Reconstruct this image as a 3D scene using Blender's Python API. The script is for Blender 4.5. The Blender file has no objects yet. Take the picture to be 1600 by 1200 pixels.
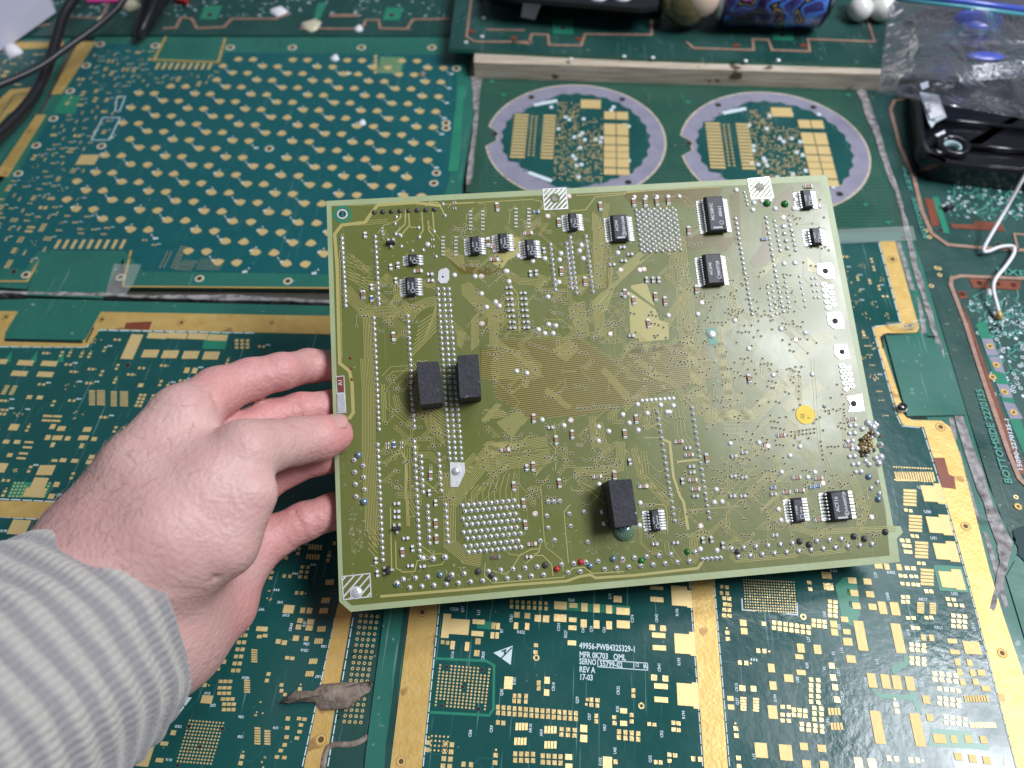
import bpy, math, random
import numpy as np
from mathutils import Matrix, Vector
random.seed(7); np.random.seed(7)
scene = bpy.context.scene
COL = scene.collection
# unit: 1 = 10 cm.  Workbench surface is z = 0, camera 34.5 cm above it.
F, H = 1180.0, 3.45
M = np.array([[0.9972298, -0.0481665, 0.0566801], [0.0718124, 0.8220121, -0.5649239], [-0.0193813, 0.5674293, 0.8231940]])
EYE = np.array([0, 0, H])
# ---------------------------------------------------------------- camera
cd = bpy.data.cameras.new('camera'); cam = bpy.data.objects.new('camera', cd); COL.objects.link(cam)
cd.sensor_width = 36; cd.lens = F / 1600 * 36; cd.clip_start = 0.05; cd.clip_end = 200
mw = Matrix([list(M[i]) + [EYE[i]] for i in range(3)] + [[0, 0, 0, 1]])
cam.matrix_world = mw
cd.dof.use_dof = True; cd.dof.focus_distance = 3.25; cd.dof.aperture_fstop = 0.8
scene.camera = cam
# ---------------------------------------------------------------- room light
w = bpy.data.worlds.new('World'); scene.world = w; w.use_nodes = True
bg = w.node_tree.nodes['Background']; bg.inputs[0].default_value = (0.80, 0.86, 1.0, 1); bg.inputs[1].default_value = 0.145
def area(name, loc, tgt, size, power, col=(1, 1, 1)):
    l = bpy.data.lights.new(name, 'AREA'); l.shape = 'RECTANGLE'; l.size = size[0]; l.size_y = size[1]; l.energy = power; l.color = col
    o = bpy.data.objects.new(name, l); COL.objects.link(o); o.location = loc
    o.rotation_euler = (Vector(tgt) - Vector(loc)).to_track_quat('-Z', 'Y').to_euler(); return o
area('ceiling_lamp', (9.2, 1.9, 13.0), (0.5, 1.5, 0), (5.6, 4.6), 2650, (0.92, 0.94, 1.0))
area('ceiling_lamp_far', (5.2, 8.5, 13.5), (0, 2.5, 0), (4.0, 2.5), 620, (0.95, 0.97, 1.0))
scene.view_settings.view_transform = 'Standard'; scene.view_settings.look = 'None'
scene.view_settings.exposure = 0.0; scene.view_settings.gamma = 1
# ---------------------------------------------------------------- geometry helpers
def rayd(x, y): return M @ np.array([x - 800, -(y - 600), -F], float)
def T(x, y, z=0.0):                       # picture point -> point on the level z
    d = rayd(x, y); return EYE + d * ((z - H) / d[2])
def proj(p):
    c = M.T @ (np.array(p, float) - EYE); return np.array([800 + F * c[0] / -c[2], 600 - F * c[1] / -c[2]])
class Frame:
    """a plane: origin, two axes, normal; s(px,py) gives its local coordinates"""
    def __init__(s, o, u, v):
        s.o = np.array(o, float); s.u = np.array(u, float); s.v = np.array(v, float); s.n = np.cross(s.u, s.v)
    def uv(s, x, y, h=0.0):
        d = rayd(x, y); t = ((s.o + s.n * h - EYE) @ s.n) / (d @ s.n); p = EYE + d * t - s.o
        return np.array([p @ s.u, p @ s.v])
    def scale(s, x, y, h=0.0):            # local dm per pixel along the two axes
        a = s.uv(x, y, h); p0 = proj(s.w(a[0], a[1], h)); pu = proj(s.w(a[0] + .01, a[1], h)); pv = proj(s.w(a[0], a[1] + .01, h))
        return .01 / np.linalg.norm(pu - p0), .01 / np.linalg.norm(pv - p0)
    def w(s, a, b, h=0.0): return s.o + s.u * a + s.v * b + s.n * h
    def mat(s): return Matrix([[s.u[i], s.v[i], s.n[i], s.o[i]] for i in range(3)] + [[0, 0, 0, 1]])
TAB = Frame((0, 0, 0), (1, 0, 0), (0, 1, 0))
# ---------------------------------------------------------------- materials
def mat(name, col, rough=.5, metal=0, spec=.5, var=None, vscale=6, vamt=.5, bump=0, bscale=40, coat=0, trans=0, alpha=1, sss=0, emit=0, ior=1.5, spots=None, detail=4, stretch=None, coatr=.12):
    m = bpy.data.materials.new(name); m.use_nodes = True; nt = m.node_tree; b = nt.nodes['Principled BSDF']
    I = b.inputs
    I['Base Color'].default_value = (*col, 1); I['Roughness'].default_value = rough; I['Metallic'].default_value = metal
    I['Specular IOR Level'].default_value = spec; I['Coat Weight'].default_value = coat; I['Coat Roughness'].default_value = coatr
    I['Transmission Weight'].default_value = trans; I['Alpha'].default_value = alpha; I['IOR'].default_value = ior
    if sss: I['Subsurface Weight'].default_value = sss; I['Subsurface Radius'].default_value = (.09, .035, .02); I['Subsurface Scale'].default_value = .45
    tc = nt.nodes.new('ShaderNodeTexCoord'); src = tc.outputs['Object']
    if stretch:
        mp = nt.nodes.new('ShaderNodeMapping'); mp.inputs['Scale'].default_value = stretch; nt.links.new(src, mp.inputs[0]); src = mp.outputs[0]
    last = None
    if var:
        n = nt.nodes.new('ShaderNodeTexNoise'); n.inputs['Scale'].default_value = vscale; n.inputs['Detail'].default_value = detail; nt.links.new(src, n.inputs[0])
        r = nt.nodes.new('ShaderNodeValToRGB'); r.color_ramp.elements[0].position = .5 - vamt / 2; r.color_ramp.elements[1].position = .5 + vamt / 2
        r.color_ramp.elements[0].color = (*col, 1); r.color_ramp.elements[1].color = (*var, 1)
        nt.links.new(n.outputs[0], r.inputs[0]); last = r.outputs[0]
    if spots:                              # (colour, scale, threshold)
        v = nt.nodes.new('ShaderNodeTexNoise'); v.inputs['Scale'].default_value = spots[1]; v.inputs['Detail'].default_value = 1.5; nt.links.new(tc.outputs['Object'], v.inputs[0])
        g = nt.nodes.new('ShaderNodeMapRange'); g.inputs[1].default_value = spots[2]; g.inputs[2].default_value = spots[2] + .04; nt.links.new(v.outputs[0], g.inputs[0])
        mx = nt.nodes.new('ShaderNodeMixRGB'); nt.links.new(g.outputs[0], mx.inputs[0]); mx.inputs[2].default_value = (*spots[0], 1)
        if last: nt.links.new(last, mx.inputs[1])
        else: mx.inputs[1].default_value = (*col, 1)
        last = mx.outputs[0]
    if last: nt.links.new(last, I['Base Color'])
    if bump:
        n2 = nt.nodes.new('ShaderNodeTexNoise'); n2.inputs['Scale'].default_value = bscale; n2.inputs['Detail'].default_value = 3; nt.links.new(src, n2.inputs[0])
        bp = nt.nodes.new('ShaderNodeBump'); bp.inputs['Strength'].default_value = bump; bp.inputs['Distance'].default_value = .01
        nt.links.new(n2.outputs[0], bp.inputs['Height']); nt.links.new(bp.outputs[0], I['Normal'])
    return m
def scratchy(m, amt=.5, col=(.25, .42, .42)):
    """fine scratches in many directions, lighter and rougher, plus uneven gloss"""
    nt = m.node_tree; b = nt.nodes['Principled BSDF']; tc = nt.nodes.new('ShaderNodeTexCoord')
    acc = None
    for k, (ang, sc) in enumerate(((.6, 3), (2.1, 2.2), (1.2, 4.0), (2.9, 2.6))):
        mp = nt.nodes.new('ShaderNodeMapping'); mp.inputs['Rotation'].default_value = (0, 0, ang); mp.inputs['Scale'].default_value = (sc * 14, sc * .35, 1)
        mp.inputs['Location'].default_value = (k * 3.3, k * 1.7, 0)
        nt.links.new(tc.outputs['Object'], mp.inputs[0])
        n = nt.nodes.new('ShaderNodeTexNoise'); n.inputs['Scale'].default_value = 1.6; n.inputs['Detail'].default_value = 2.5; n.inputs['Distortion'].default_value = .25; nt.links.new(mp.outputs[0], n.inputs[0])
        g = nt.nodes.new('ShaderNodeMapRange'); g.inputs[1].default_value = .69; g.inputs[2].default_value = .73; nt.links.new(n.outputs[0], g.inputs[0])
        if acc is None: acc = g.outputs[0]
        else:
            a = nt.nodes.new('ShaderNodeMath'); a.operation = 'MAXIMUM'; nt.links.new(acc, a.inputs[0]); nt.links.new(g.outputs[0], a.inputs[1]); acc = a.outputs[0]
    s = nt.nodes.new('ShaderNodeMath'); s.operation = 'MULTIPLY'; s.inputs[1].default_value = amt; nt.links.new(acc, s.inputs[0])
    I = b.inputs; mx = nt.nodes.new('ShaderNodeMixRGB'); nt.links.new(s.outputs[0], mx.inputs[0]); mx.inputs[2].default_value = (*col, 1)
    if I['Base Color'].links: nt.links.new(I['Base Color'].links[0].from_socket, mx.inputs[1])
    else: mx.inputs[1].default_value = I['Base Color'].default_value
    nt.links.new(mx.outputs[0], I['Base Color'])
    n = nt.nodes.new('ShaderNodeTexNoise'); n.inputs['Scale'].default_value = 2.2; n.inputs['Detail'].default_value = 5; nt.links.new(tc.outputs['Object'], n.inputs[0])
    r = nt.nodes.new('ShaderNodeMapRange'); r0 = I['Roughness'].default_value; r.inputs[1].default_value = .35; r.inputs[2].default_value = .65
    r.inputs[3].default_value = r0 * .75; r.inputs[4].default_value = r0 * 1.5; nt.links.new(n.outputs[0], r.inputs[0]); nt.links.new(r.outputs[0], I['Roughness'])
    return m
MT = {}
MT['mask'] = scratchy(mat('teal_solder_mask', (.007, .064, .062), .22, var=(.013, .095, .086), vscale=1.4, bump=.12, bscale=26, spots=((.09, .18, .18), 38, .74)), .42)
MT['mask_blue'] = scratchy(mat('blue_green_solder_mask', (.005, .085, .098), .3, var=(.009, .115, .12), vscale=1.2, bump=.1, bscale=20, spots=((.12, .26, .28), 40, .72)), .18)
MT['mask_dark'] = scratchy(mat('dark_green_solder_mask', (.009, .052, .046), .36, var=(.018, .078, .066), vscale=2.2, bump=.18, bscale=22, spots=((.16, .2, .18), 26, .70)), .2)
MT['mask_disc'] = scratchy(mat('mid_green_solder_mask', (.018, .066, .044), .33, var=(.028, .092, .06), vscale=2.6, bump=.1), .15)
MT['rail'] = scratchy(mat('bare_green_laminate', (.018, .125, .095), .34, var=(.028, .165, .125), vscale=3, bump=.12, bscale=15, spots=((.2, .32, .28), 24, .71)), .3, (.35, .5, .45))
MT['gold'] = mat('gold_plating', (.62, .40, .11), .46, .35, var=(.74, .52, .19), vscale=14, bump=.2, bscale=60, spots=((.42, .25, .09), 9, .66))
MT['pad'] = mat('gold_pad_plating', (.74, .53, .21), .36, .35, var=(.88, .69, .34), vscale=30, bump=.25, bscale=90)
MT['silk'] = mat('white_screen_print', (.62, .74, .80), .6)
MT['black'] = mat('dark_hole', (.006, .008, .008), .7)
MT['brownhole'] = mat('drilled_hole_wall', (.10, .055, .02), .6)
MT['trace'] = mat('trace_under_teal_mask', (.012, .11, .105), .3)
MT['greenfill'] = mat('light_green_copper_area', (.02, .20, .12), .32, var=(.03, .24, .15), vscale=8)
MT['copper'] = mat('oxidised_copper_edge', (.28, .16, .12), .5, .1, var=(.42, .27, .2), vscale=20, bump=.3, bscale=60)
MT['redcopper'] = mat('red_brown_copper', (.17, .042, .02), .45, .1, var=(.24, .07, .035), vscale=12)
MT['grime'] = mat('dusty_grey_adhesive', (.10, .09, .085), .7, var=(.42, .40, .40), vscale=26, vamt=.4, bump=.9, bscale=18, detail=8)
MT['lav'] = mat('lavender_grey_resin', (.22, .215, .29), .45, var=(.30, .29, .38), vscale=8, bump=.15)
MT['wood'] = mat('raw_board_edge', (.42, .34, .25), .8, var=(.62, .55, .45), vscale=3, vamt=.3, bump=.5, bscale=14, stretch=(1, 12, 14), detail=8, spots=((.10, .07, .045), 6, .68))
MT['bench'] = mat('bench_board', (.05, .045, .035), .85, var=(.09, .08, .06), vscale=8)
# held board
MT['olive'] = scratchy(mat('olive_solder_mask', (.118, .136, .028), .38, spec=.36, coat=.50, var=(.150, .172, .042), vscale=1.6, bump=.15, bscale=14, spots=((.26, .29, .14), 30, .72), coatr=.25), .15, (.4, .42, .25))
MT['margin'] = mat('pale_fibreglass', (.31, .37, .19), .45, var=(.38, .45, .26), vscale=5, sss=0, bump=.1)
MT['btrace'] = mat('trace_under_olive_mask', (.42, .38, .14), .40, spec=.32, coat=.40, coatr=.25)
MT['bcopper'] = mat('copper_area_under_olive_mask', (.112, .088, .014), .38, spec=.32, coat=.44, coatr=.25, var=(.145, .115, .022), vscale=3)
MT['solder'] = mat('tin_solder', (.74, .75, .78), .3, .5, bump=.3, bscale=30)
MT['tin'] = mat('tinned_pad', (.78, .79, .80), .36, .35, bump=.4, bscale=14)
MT['chip'] = mat('black_moulded_epoxy', (.022, .023, .032), .5, var=(.032, .033, .045), vscale=20, bump=.2, bscale=90)
MT['lead'] = mat('tinned_lead', (.66, .67, .68), .36, .55)
MT['cap'] = mat('tan_ceramic', (.33, .19, .12), .5)
MT['res'] = mat('black_resistor', (.03, .03, .035), .45)
MT['bluepart'] = mat('blue_glass_body', (.06, .16, .42), .4)
MT['foam'] = mat('black_rubber', (.026, .026, .034), .75, var=(.042, .042, .052), vscale=25, bump=.5, bscale=60, spots=((.4, .4, .42), 34, .715))
MT['ink'] = mat('pale_chip_print', (.52, .53, .56), .6)
MT['pin'] = mat('cut_pin_end', (.10, .10, .11), .45, .5)
MT['stick'] = mat('yellow_paper', (.72, .52, .02), .55, var=(.80, .60, .05), vscale=12)
MT['pen'] = mat('grey_pen_ink', (.25, .2, .03), .7)
MT['burn'] = mat('burnt_flux', (.10, .06, .015), .08, .0, coat=1, var=(.35, .25, .10), vscale=22, vamt=.2, bump=.8, bscale=20)
MT['greenpin'] = mat('green_coated_pin', (.02, .16, .03), .3)
MT['redpin'] = mat('red_coated_pin', (.42, .03, .03), .3)
MT['bluepin'] = mat('blue_grey_solder', (.22, .32, .44), .25, .5)
MT['pinkpad'] = mat('pinkish_test_pad', (.75, .52, .48), .35, .3)
MT['viaring'] = mat('tented_via_ring', (.44, .41, .22), .4)
MT['etch'] = mat('etched_board_print', (.20, .20, .055), .5)
MT['glue'] = mat('clear_green_glue', (.20, .36, .24), .1, coat=1, trans=.5)
# ---------------------------------------------------------------- mesh builder
class MB:
    def __init__(s): s.v = []; s.f = []; s.m = []; s.mats = []
    def mi(s, m):
        if m not in s.mats: s.mats.append(m)
        return s.mats.index(m)
    def add(s, vs, fs, m):
        k = len(s.v); s.v.extend([tuple(map(float, p)) for p in vs]); i = s.mi(m)
        for f in fs: s.f.append([k + j for j in f]); s.m.append(i)
    def prism(s, poly, z0, z1, m, top=True, bottom=False, sidemat=None):
        n = len(poly); a = sum(poly[i][0] * poly[(i + 1) % n][1] - poly[(i + 1) % n][0] * poly[i][1] for i in range(n))
        if a < 0: poly = poly[::-1]
        vs = [(p[0], p[1], z0) for p in poly] + [(p[0], p[1], z1) for p in poly]
        s.add(vs, [[i, (i + 1) % n, n + (i + 1) % n, n + i] for i in range(n)], sidemat or m)
        if top: s.add(vs[n:], [list(range(n))], m)
        if bottom: s.add(vs[:n], [list(range(n))[::-1]], m)
    def box(s, cx, cy, w, h, z0, z1, m, ang=0, taper=0):
        c, q = math.cos(ang), math.sin(ang)
        P = lambda w, h: [(cx + x * c - y * q, cy + x * q + y * c) for x, y in ((-w, -h), (w, -h), (w, h), (-w, h))]
        lo, up = P(w / 2, h / 2), P(w / 2 - taper, h / 2 - taper)
        vs = [(*p, z0) for p in lo] + [(*p, z1) for p in up]
        s.add(vs, [[i, (i + 1) % 4, 4 + (i + 1) % 4, 4 + i] for i in range(4)] + [[4, 5, 6, 7]], m)
    def disc(s, cx, cy, r, z0, z1, m, n=8, ry=None):
        s.prism([(cx + r * math.cos(6.2832 * i / n), cy + (ry or r) * math.sin(6.2832 * i / n)) for i in range(n)], z0, z1, m)
    def ring(s, cx, cy, r0, r1, z0, z1, m, n=20):
        c = [(math.cos(6.2832 * i / n), math.sin(6.2832 * i / n)) for i in range(n)]
        vs = [(cx + r1 * a, cy + r1 * b, z0) for a, b in c] + [(cx + r1 * a, cy + r1 * b, z1) for a, b in c] + [(cx + r0 * a, cy + r0 * b, z1) for a, b in c] + [(cx + r0 * a, cy + r0 * b, z0) for a, b in c]
        fs = []
        for k in range(3): fs += [[k * n + i, k * n + (i + 1) % n, (k + 1) * n + (i + 1) % n, (k + 1) * n + i] for i in range(n)]
        s.add(vs, fs, m)
    def dome(s, cx, cy, r, z0, h, m, n=8, rings=3, lean=(0, 0)):
        vs = []; fs = []
        for k in range(rings):
            a = 1.5708 * k / rings
            for i in range(n):
                t = 6.2832 * i / n; vs.append((cx + r * math.cos(a) * math.cos(t) + lean[0] * math.sin(a), cy + r * math.cos(a) * math.sin(t) + lean[1] * math.sin(a), z0 + h * math.sin(a)))
        vs.append((cx + lean[0], cy + lean[1], z0 + h))
        for k in range(rings - 1): fs += [[k * n + i, k * n + (i + 1) % n, (k + 1) * n + (i + 1) % n, (k + 1) * n + i] for i in range(n)]
        k = rings - 1; fs += [[k * n + i, k * n + (i + 1) % n, len(vs) - 1] for i in range(n)]
        s.add(vs, fs, m)
    def ribbon(s, pts, w, z0, z1, m):
        """flat raised strip along a polyline with mitred bends"""
        P = [np.array(p, float) for p in pts]
        if len(P) < 2: return
        L = []; R = []
        for i, p in enumerate(P):
            d0 = P[i] - P[i - 1] if i else P[1] - P[0]; d1 = P[i + 1] - P[i] if i < len(P) - 1 else d0
            d0 = d0 / (np.linalg.norm(d0) + 1e-9); d1 = d1 / (np.linalg.norm(d1) + 1e-9)
            t = d0 + d1; t = t / (np.linalg.norm(t) + 1e-9); nn = np.array([-t[1], t[0]]); c = max(.5, abs(t @ d1)); L.append(p + nn * w / 2 / c); R.append(p - nn * w / 2 / c)
        n = len(P); vs = [(*p, z1) for p in L] + [(*p, z1) for p in R] + [(*p, z0) for p in L] + [(*p, z0) for p in R]; fs = []
        for i in range(n - 1): fs += [[n + i, n + i + 1, i + 1, i], [i, i + 1, 2 * n + i + 1, 2 * n + i], [3 * n + i, 3 * n + i + 1, n + i + 1, n + i]]
        s.add(vs, fs, m)
    def tube(s, pts, rad, m, n=10, caps=True):
        P = [np.array(p, float) for p in pts]; rad = rad if hasattr(rad, '__len__') else [rad] * len(P); vs = []; fs = []; up = np.array([0, 0, 1.0])
        for i, p in enumerate(P):
            t = P[min(i + 1, len(P) - 1)] - P[max(i - 1, 0)]; t /= np.linalg.norm(t) + 1e-9
            a = np.cross(t, up)
            if np.linalg.norm(a) < .05: a = np.cross(t, [0, 1.0, 0])
            a /= np.linalg.norm(a); b = np.cross(t, a)
            for k in range(n): q = 6.2832 * k / n; vs.append(p + rad[i] * (a * math.cos(q) + b * math.sin(q)))
        for i in range(len(P) - 1): fs += [[i * n + k, i * n + (k + 1) % n, (i + 1) * n + (k + 1) % n, (i + 1) * n + k][::-1] for k in range(n)]
        if caps: fs += [list(range(n)), [(len(P) - 1) * n + k for k in range(n)][::-1]]
        s.add(vs, fs, m)
    def text(s, body, cx, cy, size, ang, z, m, thick=0, center=True, sx=1.0):
        """flat lettering: cap height = size"""
        cu = bpy.data.curves.new('t', 'FONT'); cu.body = body; cu.resolution_u = 2; cu.align_x = 'CENTER' if center else 'LEFT'; cu.align_y = 'CENTER' if center else 'BOTTOM_BASELINE'
        cu.size = size / .69; cu.offset = thick or size * .035
        o = bpy.data.objects.new('t', cu); COL.objects.link(o); dg = bpy.context.evaluated_depsgraph_get(); me = o.evaluated_get(dg).to_mesh()
        c, q = math.cos(ang), math.sin(ang)
        vs = [(cx + v.co.x * sx * c - v.co.y * q, cy + v.co.x * sx * q + v.co.y * c, z) for v in me.vertices]; fs = [list(p.vertices) for p in me.polygons]
        s.add(vs, fs, m); o.evaluated_get(dg).to_mesh_clear(); bpy.data.objects.remove(o); bpy.data.curves.remove(cu)
    def mesh(s, name, smooth=False):
        me = bpy.data.meshes.new(name); me.from_pydata(s.v, [], s.f)
        for m in s.mats: me.materials.append(m)
        me.polygons.foreach_set('material_index', s.m)
        if smooth: me.polygons.foreach_set('use_smooth', [True] * len(s.f))
        me.update(); return me
    def build(s, name, parent=None, smooth=False, kind=None, label=None, category=None, group=None, loc=None):
        if not s.f: return None
        o = bpy.data.objects.new(name, s.mesh(name, smooth)); COL.objects.link(o)
        if parent: o.parent = parent
        if loc is not None: o.location = loc
        return tag(o, label, category, group, kind)
def tag(o, label=None, category=None, group=None, kind=None):
    if label: o['label'] = label
    if category: o['category'] = category
    if group: o['group'] = group
    if kind: o['kind'] = kind
    return o
def empty(name, label, category, group=None, matrix=None, loc=None):
    o = bpy.data.objects.new(name, None); COL.objects.link(o); o.empty_display_size = .1
    if matrix is not None: o.matrix_world = matrix
    if loc is not None: o.location = loc
    return tag(o, label, category, group)
def inst(name, me, parent, loc, scale=(1, 1, 1), rz=0, label=None):
    o = bpy.data.objects.new(name, me); COL.objects.link(o); o.parent = parent; o.location = loc; o.scale = scale; o.rotation_euler = (0, 0, rz)
    if label: o['label'] = label
    return o
def inpoly(x, y, poly):
    c = False; n = len(poly); j = n - 1
    for i in range(n):
        if (poly[i][1] > y) != (poly[j][1] > y) and x < (poly[j][0] - poly[i][0]) * (y - poly[i][1]) / (poly[j][1] - poly[i][1]) + poly[i][0]: c = not c
        j = i
    return c
def tp(pts, z=0): return [tuple(T(x, y, z)[:2]) for x, y in pts]
# shared small meshes
_q = MB(); _q.box(0, 0, 1, 1, 0, 1, MT['pad']); PADMESH = _q.mesh('gold_pad')
_q = MB(); _q.ring(0, 0, .62, 1, 0, .003, MT['gold'], 24); _q.ring(0, 0, 1.0, 1.22, 0, .0022, MT['silk'], 24); _q.disc(0, 0, .64, 0, .0012, MT['black'], 20); HOLEMESH = _q.mesh('plated_hole')
_q = MB(); _q.ring(0, 0, .5, .92, 0, .0035, MT['gold'], 24); _q.ring(0, 0, .92, .98, 0, .004, MT['black'], 24); _q.ring(0, 0, .98, 1.1, 0, .0035, MT['gold'], 24); _q.disc(0, 0, .52, 0, .0025, MT['brownhole'], 20); RINGMESH = _q.mesh('mounting_hole')
_q = MB(); _q.disc(0, 0, 1, 0, .0015, MT['black'], 16); _q.ring(0, 0, .85, 1.25, 0, .001, MT['grime'], 16); BAREMESH = _q.mesh('drilled_hole')
# ================================================================ workbench surface
bm = MB(); bm.prism([(-9, -3), (9, -3), (9, 11), (-9, 11)], -.35, -.045, MT['bench']); bm.build('workbench_top', kind='structure')
class Panel:
    def __init__(s, name, label, px, mask, thick=.03, z=0.0, base='rail'):
        s.z = z; s.e = empty(name, label, 'circuit board'); s.poly = tp(px, z)
        b = MB(); b.prism(s.poly, z - thick, z, MT[base], sidemat=MT['rail']); b.build('base_laminate', s.e)
        s.small = MB(); s.silk = MB(); s.tr = MB(); s.big = 0; s.occ = set(); s.mask = mask; s.fr = Frame((0, 0, z), (1, 0, 0), (0, 1, 0)); s.counts = {}
    def sheet(s, px, m=None, name='solder_mask', dz=.001, label=None):
        b = MB(); b.prism(tp(px, s.z), s.z, s.z + dz, MT[m or s.mask]); o = b.build(name, s.e, label=label); return o
    def part(s, name, me, loc, scale, rz=0):
        s.counts[name] = s.counts.get(name, 0) + 1
        if s.counts[name] > 290: return False
        inst(name, me, s.e, loc, scale, rz); return True
    def mark(s, cx, cy, w, h, pad=.008):
        for i in range(int((cx - w / 2 - pad) * 50) - 1, int((cx + w / 2 + pad) * 50) + 1):
            for j in range(int((cy - h / 2 - pad) * 50) - 1, int((cy + h / 2 + pad) * 50) + 1): s.occ.add((i, j))
    def free(s, cx, cy, w, h):
        for i in range(int((cx - w / 2) * 50) - 1, int((cx + w / 2) * 50) + 1):
            for j in range(int((cy - h / 2) * 50) - 1, int((cy + h / 2) * 50) + 1):
                if (i, j) in s.occ: return False
        return True
    def pad(s, px, py, w, h, big=10, rz=0, force=False):
        a = s.fr.uv(px, py); su, sv = s.fr.scale(px, py); W, Hh = w * su, h * sv
        if W < .006 or Hh < .006: return
        if not force:
            q = [(b_[0] - a[0], b_[1] - a[1], b_[2], b_[3]) for b_ in getattr(s, 'pl', [])]
            if any(abs(x_) < (W + w_) / 2 - .004 and abs(y_) < (Hh + h_) / 2 - .004 for x_, y_, w_, h_ in q): return
        s.pl = getattr(s, 'pl', []) + [(a[0], a[1], W, Hh)]; zk = .0035 + .0002 * (len(s.pl) % 4); s.mark(a[0], a[1], W, Hh)
        if max(w, h) >= big and s.part('gold_pad', PADMESH, (a[0], a[1], s.z), (W, Hh, zk), rz): return
        s.small.box(a[0], a[1], W, Hh, s.z, s.z + zk, MT['pad'])
    def pads(s, lst, ox=0, oy=0, k=1.0):
        for x, y, w_, h_ in lst: s.pad(ox + x / k, oy + y / k, w_ / k, h_ / k)
    def comb(s, px, py, n, w, h, pitch, vert=False):
        """n parallel fingers"""
        for i in range(n):
            d = (i - (n - 1) / 2) * pitch; s.pad(px + (0 if vert else d), py + (d if vert else 0), w, h)
    def dot(s, px, py, r=1.6, m='pad'):
        a = s.fr.uv(px, py); su, _ = s.fr.scale(px, py); s.small.disc(a[0], a[1], r * su, s.z, s.z + .0035, MT[m], 7)
    def grid(s, p00, p10, p01, nx, ny, r=1.7, skip=None):
        for i in range(nx):
            for j in range(ny):
                if skip and skip(i, j): continue
                u, v = i / (nx - 1), j / (ny - 1); s.dot(p00[0] + (p10[0] - p00[0]) * u + (p01[0] - p00[0]) * v, p00[1] + (p10[1] - p00[1]) * u + (p01[1] - p00[1]) * v, r)
        pts = [s.fr.uv(*p) for p in (p00, p10, p01)]; c = (pts[1] + pts[2]) / 2; s.mark(c[0], c[1], abs(pts[1][0] - pts[0][0]) + .06, abs(pts[2][1] - pts[0][1]) + .06)
    def holes(s, lst, r=7, me=None, name='plated_hole'):
        for x, y in lst:
            a = s.fr.uv(x, y); su, _ = s.fr.scale(x, y); s.part(name, me or HOLEMESH, (a[0], a[1], s.z + .0025), (r * su, r * su, 1)); s.mark(a[0], a[1], r * su * 2, r * su * 2)
    def label(s, body, px, py, size, ang=0, m='silk', z=.002, sx=.85, center=True):
        a = s.fr.uv(px, py); su, sv = s.fr.scale(px, py); k = sv if abs(math.sin(ang)) < .5 else su
        s.silk.text(body, a[0], a[1], size * k, ang, s.z + z, MT[m], sx=sx, center=center)
    def line(s, pts, w, m='silk', z=.002, mb=None):
        P = [s.fr.uv(*p) for p in pts]; su, _ = s.fr.scale(*pts[0]); (mb or s.silk).ribbon(P, w * su, s.z, s.z + z, MT[m])
    def rings(s, lst, r=5):
        for x, y in lst:
            a = s.fr.uv(x, y); su, _ = s.fr.scale(x, y); s.small.ring(a[0], a[1], r * su * .5, r * su, s.z, s.z + .003, MT['pad'], 12)
    def fill(s, px, n, f=1.0, seed=1, silk=.25, kinds=None):
        """small footprints laid on the free area inside a picture polygon"""
        rnd = random.Random(seed); P = tp(px, s.z); xs = [p[0] for p in P]; ys = [p[1] for p in P]; K = kinds or 'aaaabbcdefggh'
        for _ in range(n):
            g = .03 * f; x = round(rnd.uniform(min(xs), max(xs)) / g) * g; y = round(rnd.uniform(min(ys), max(ys)) / g) * g
            if not inpoly(x, y, P): continue
            k = rnd.choice(K); rects = []; dots = []; q = .018 * f
            if k == 'a': rects = [(-q * .8, 0, q, q * 1.1), (q * .8, 0, q, q * 1.1)]; dots = [(q * 2, 0)]
            elif k == 'b': rects = [(0, -q * .9, q * 1.1, q), (0, q * .9, q * 1.1, q)]
            elif k == 'c': rects = [(i * q * 1.6, j * q * 1.8, q, q * 1.1) for i in (-1, 0, 1) for j in (-.5, .5)]
            elif k == 'd': rects = [(i * q * .9, j * q * 1.6, q * .6, q * 1.7) for i in range(-2, 3) for j in (-1, 1)]
            elif k == 'e': rects = [(0, i * q * .9, q * 2.2, q * .6) for i in range(-2, 3)]; dots = [(q * 2, i * q) for i in (-1, 1)]
            elif k == 'f': rects = [(-q * 1.6, 0, q * 1.9, q * 2.6), (q * 1.6, 0, q * 1.9, q * 2.6)]
            elif k == 'g': dots = [(rnd.uniform(-2, 2) * q, rnd.uniform(-2, 2) * q) for _ in range(5)]
            elif k == 'h': rects = [(i * q * 1.6, j * q * 1.6, q * 1.1, q * 1.1) for i in (-1.5, -.5, .5, 1.5) for j in (-.5, .5)]
            if rnd.random() < .5 and k != 'g': rects = [(b, a, h_, w_) for a, b, w_, h_ in rects]; dots = [(b, a) for a, b in dots]
            W = max([abs(a) + w_ / 2 for a, b, w_, h_ in rects] + [abs(a) for a, b in dots] + [.005]) * 2; Hh = max([abs(b) + h_ / 2 for a, b, w_, h_ in rects] + [abs(b) for a, b in dots] + [.005]) * 2
            if not s.free(x, y, W, Hh): continue
            s.mark(x, y, W, Hh, .004 * f)
            for a, b, w_, h_ in rects: s.small.box(x + a, y + b, w_, h_, s.z, s.z + .0035, MT['pad'])
            for a, b in dots: s.small.disc(x + a, y + b, q * .28, s.z, s.z + .0035, MT['pad'], 6)
            if rnd.random() < silk:
                for _k in range(3): s.silk.box(x + W / 2 + .004 + .012 * f * _k, y + Hh / 2 + .008 * f, .007 * f, .012 * f, s.z, s.z + .002, MT['silk'])
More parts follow.
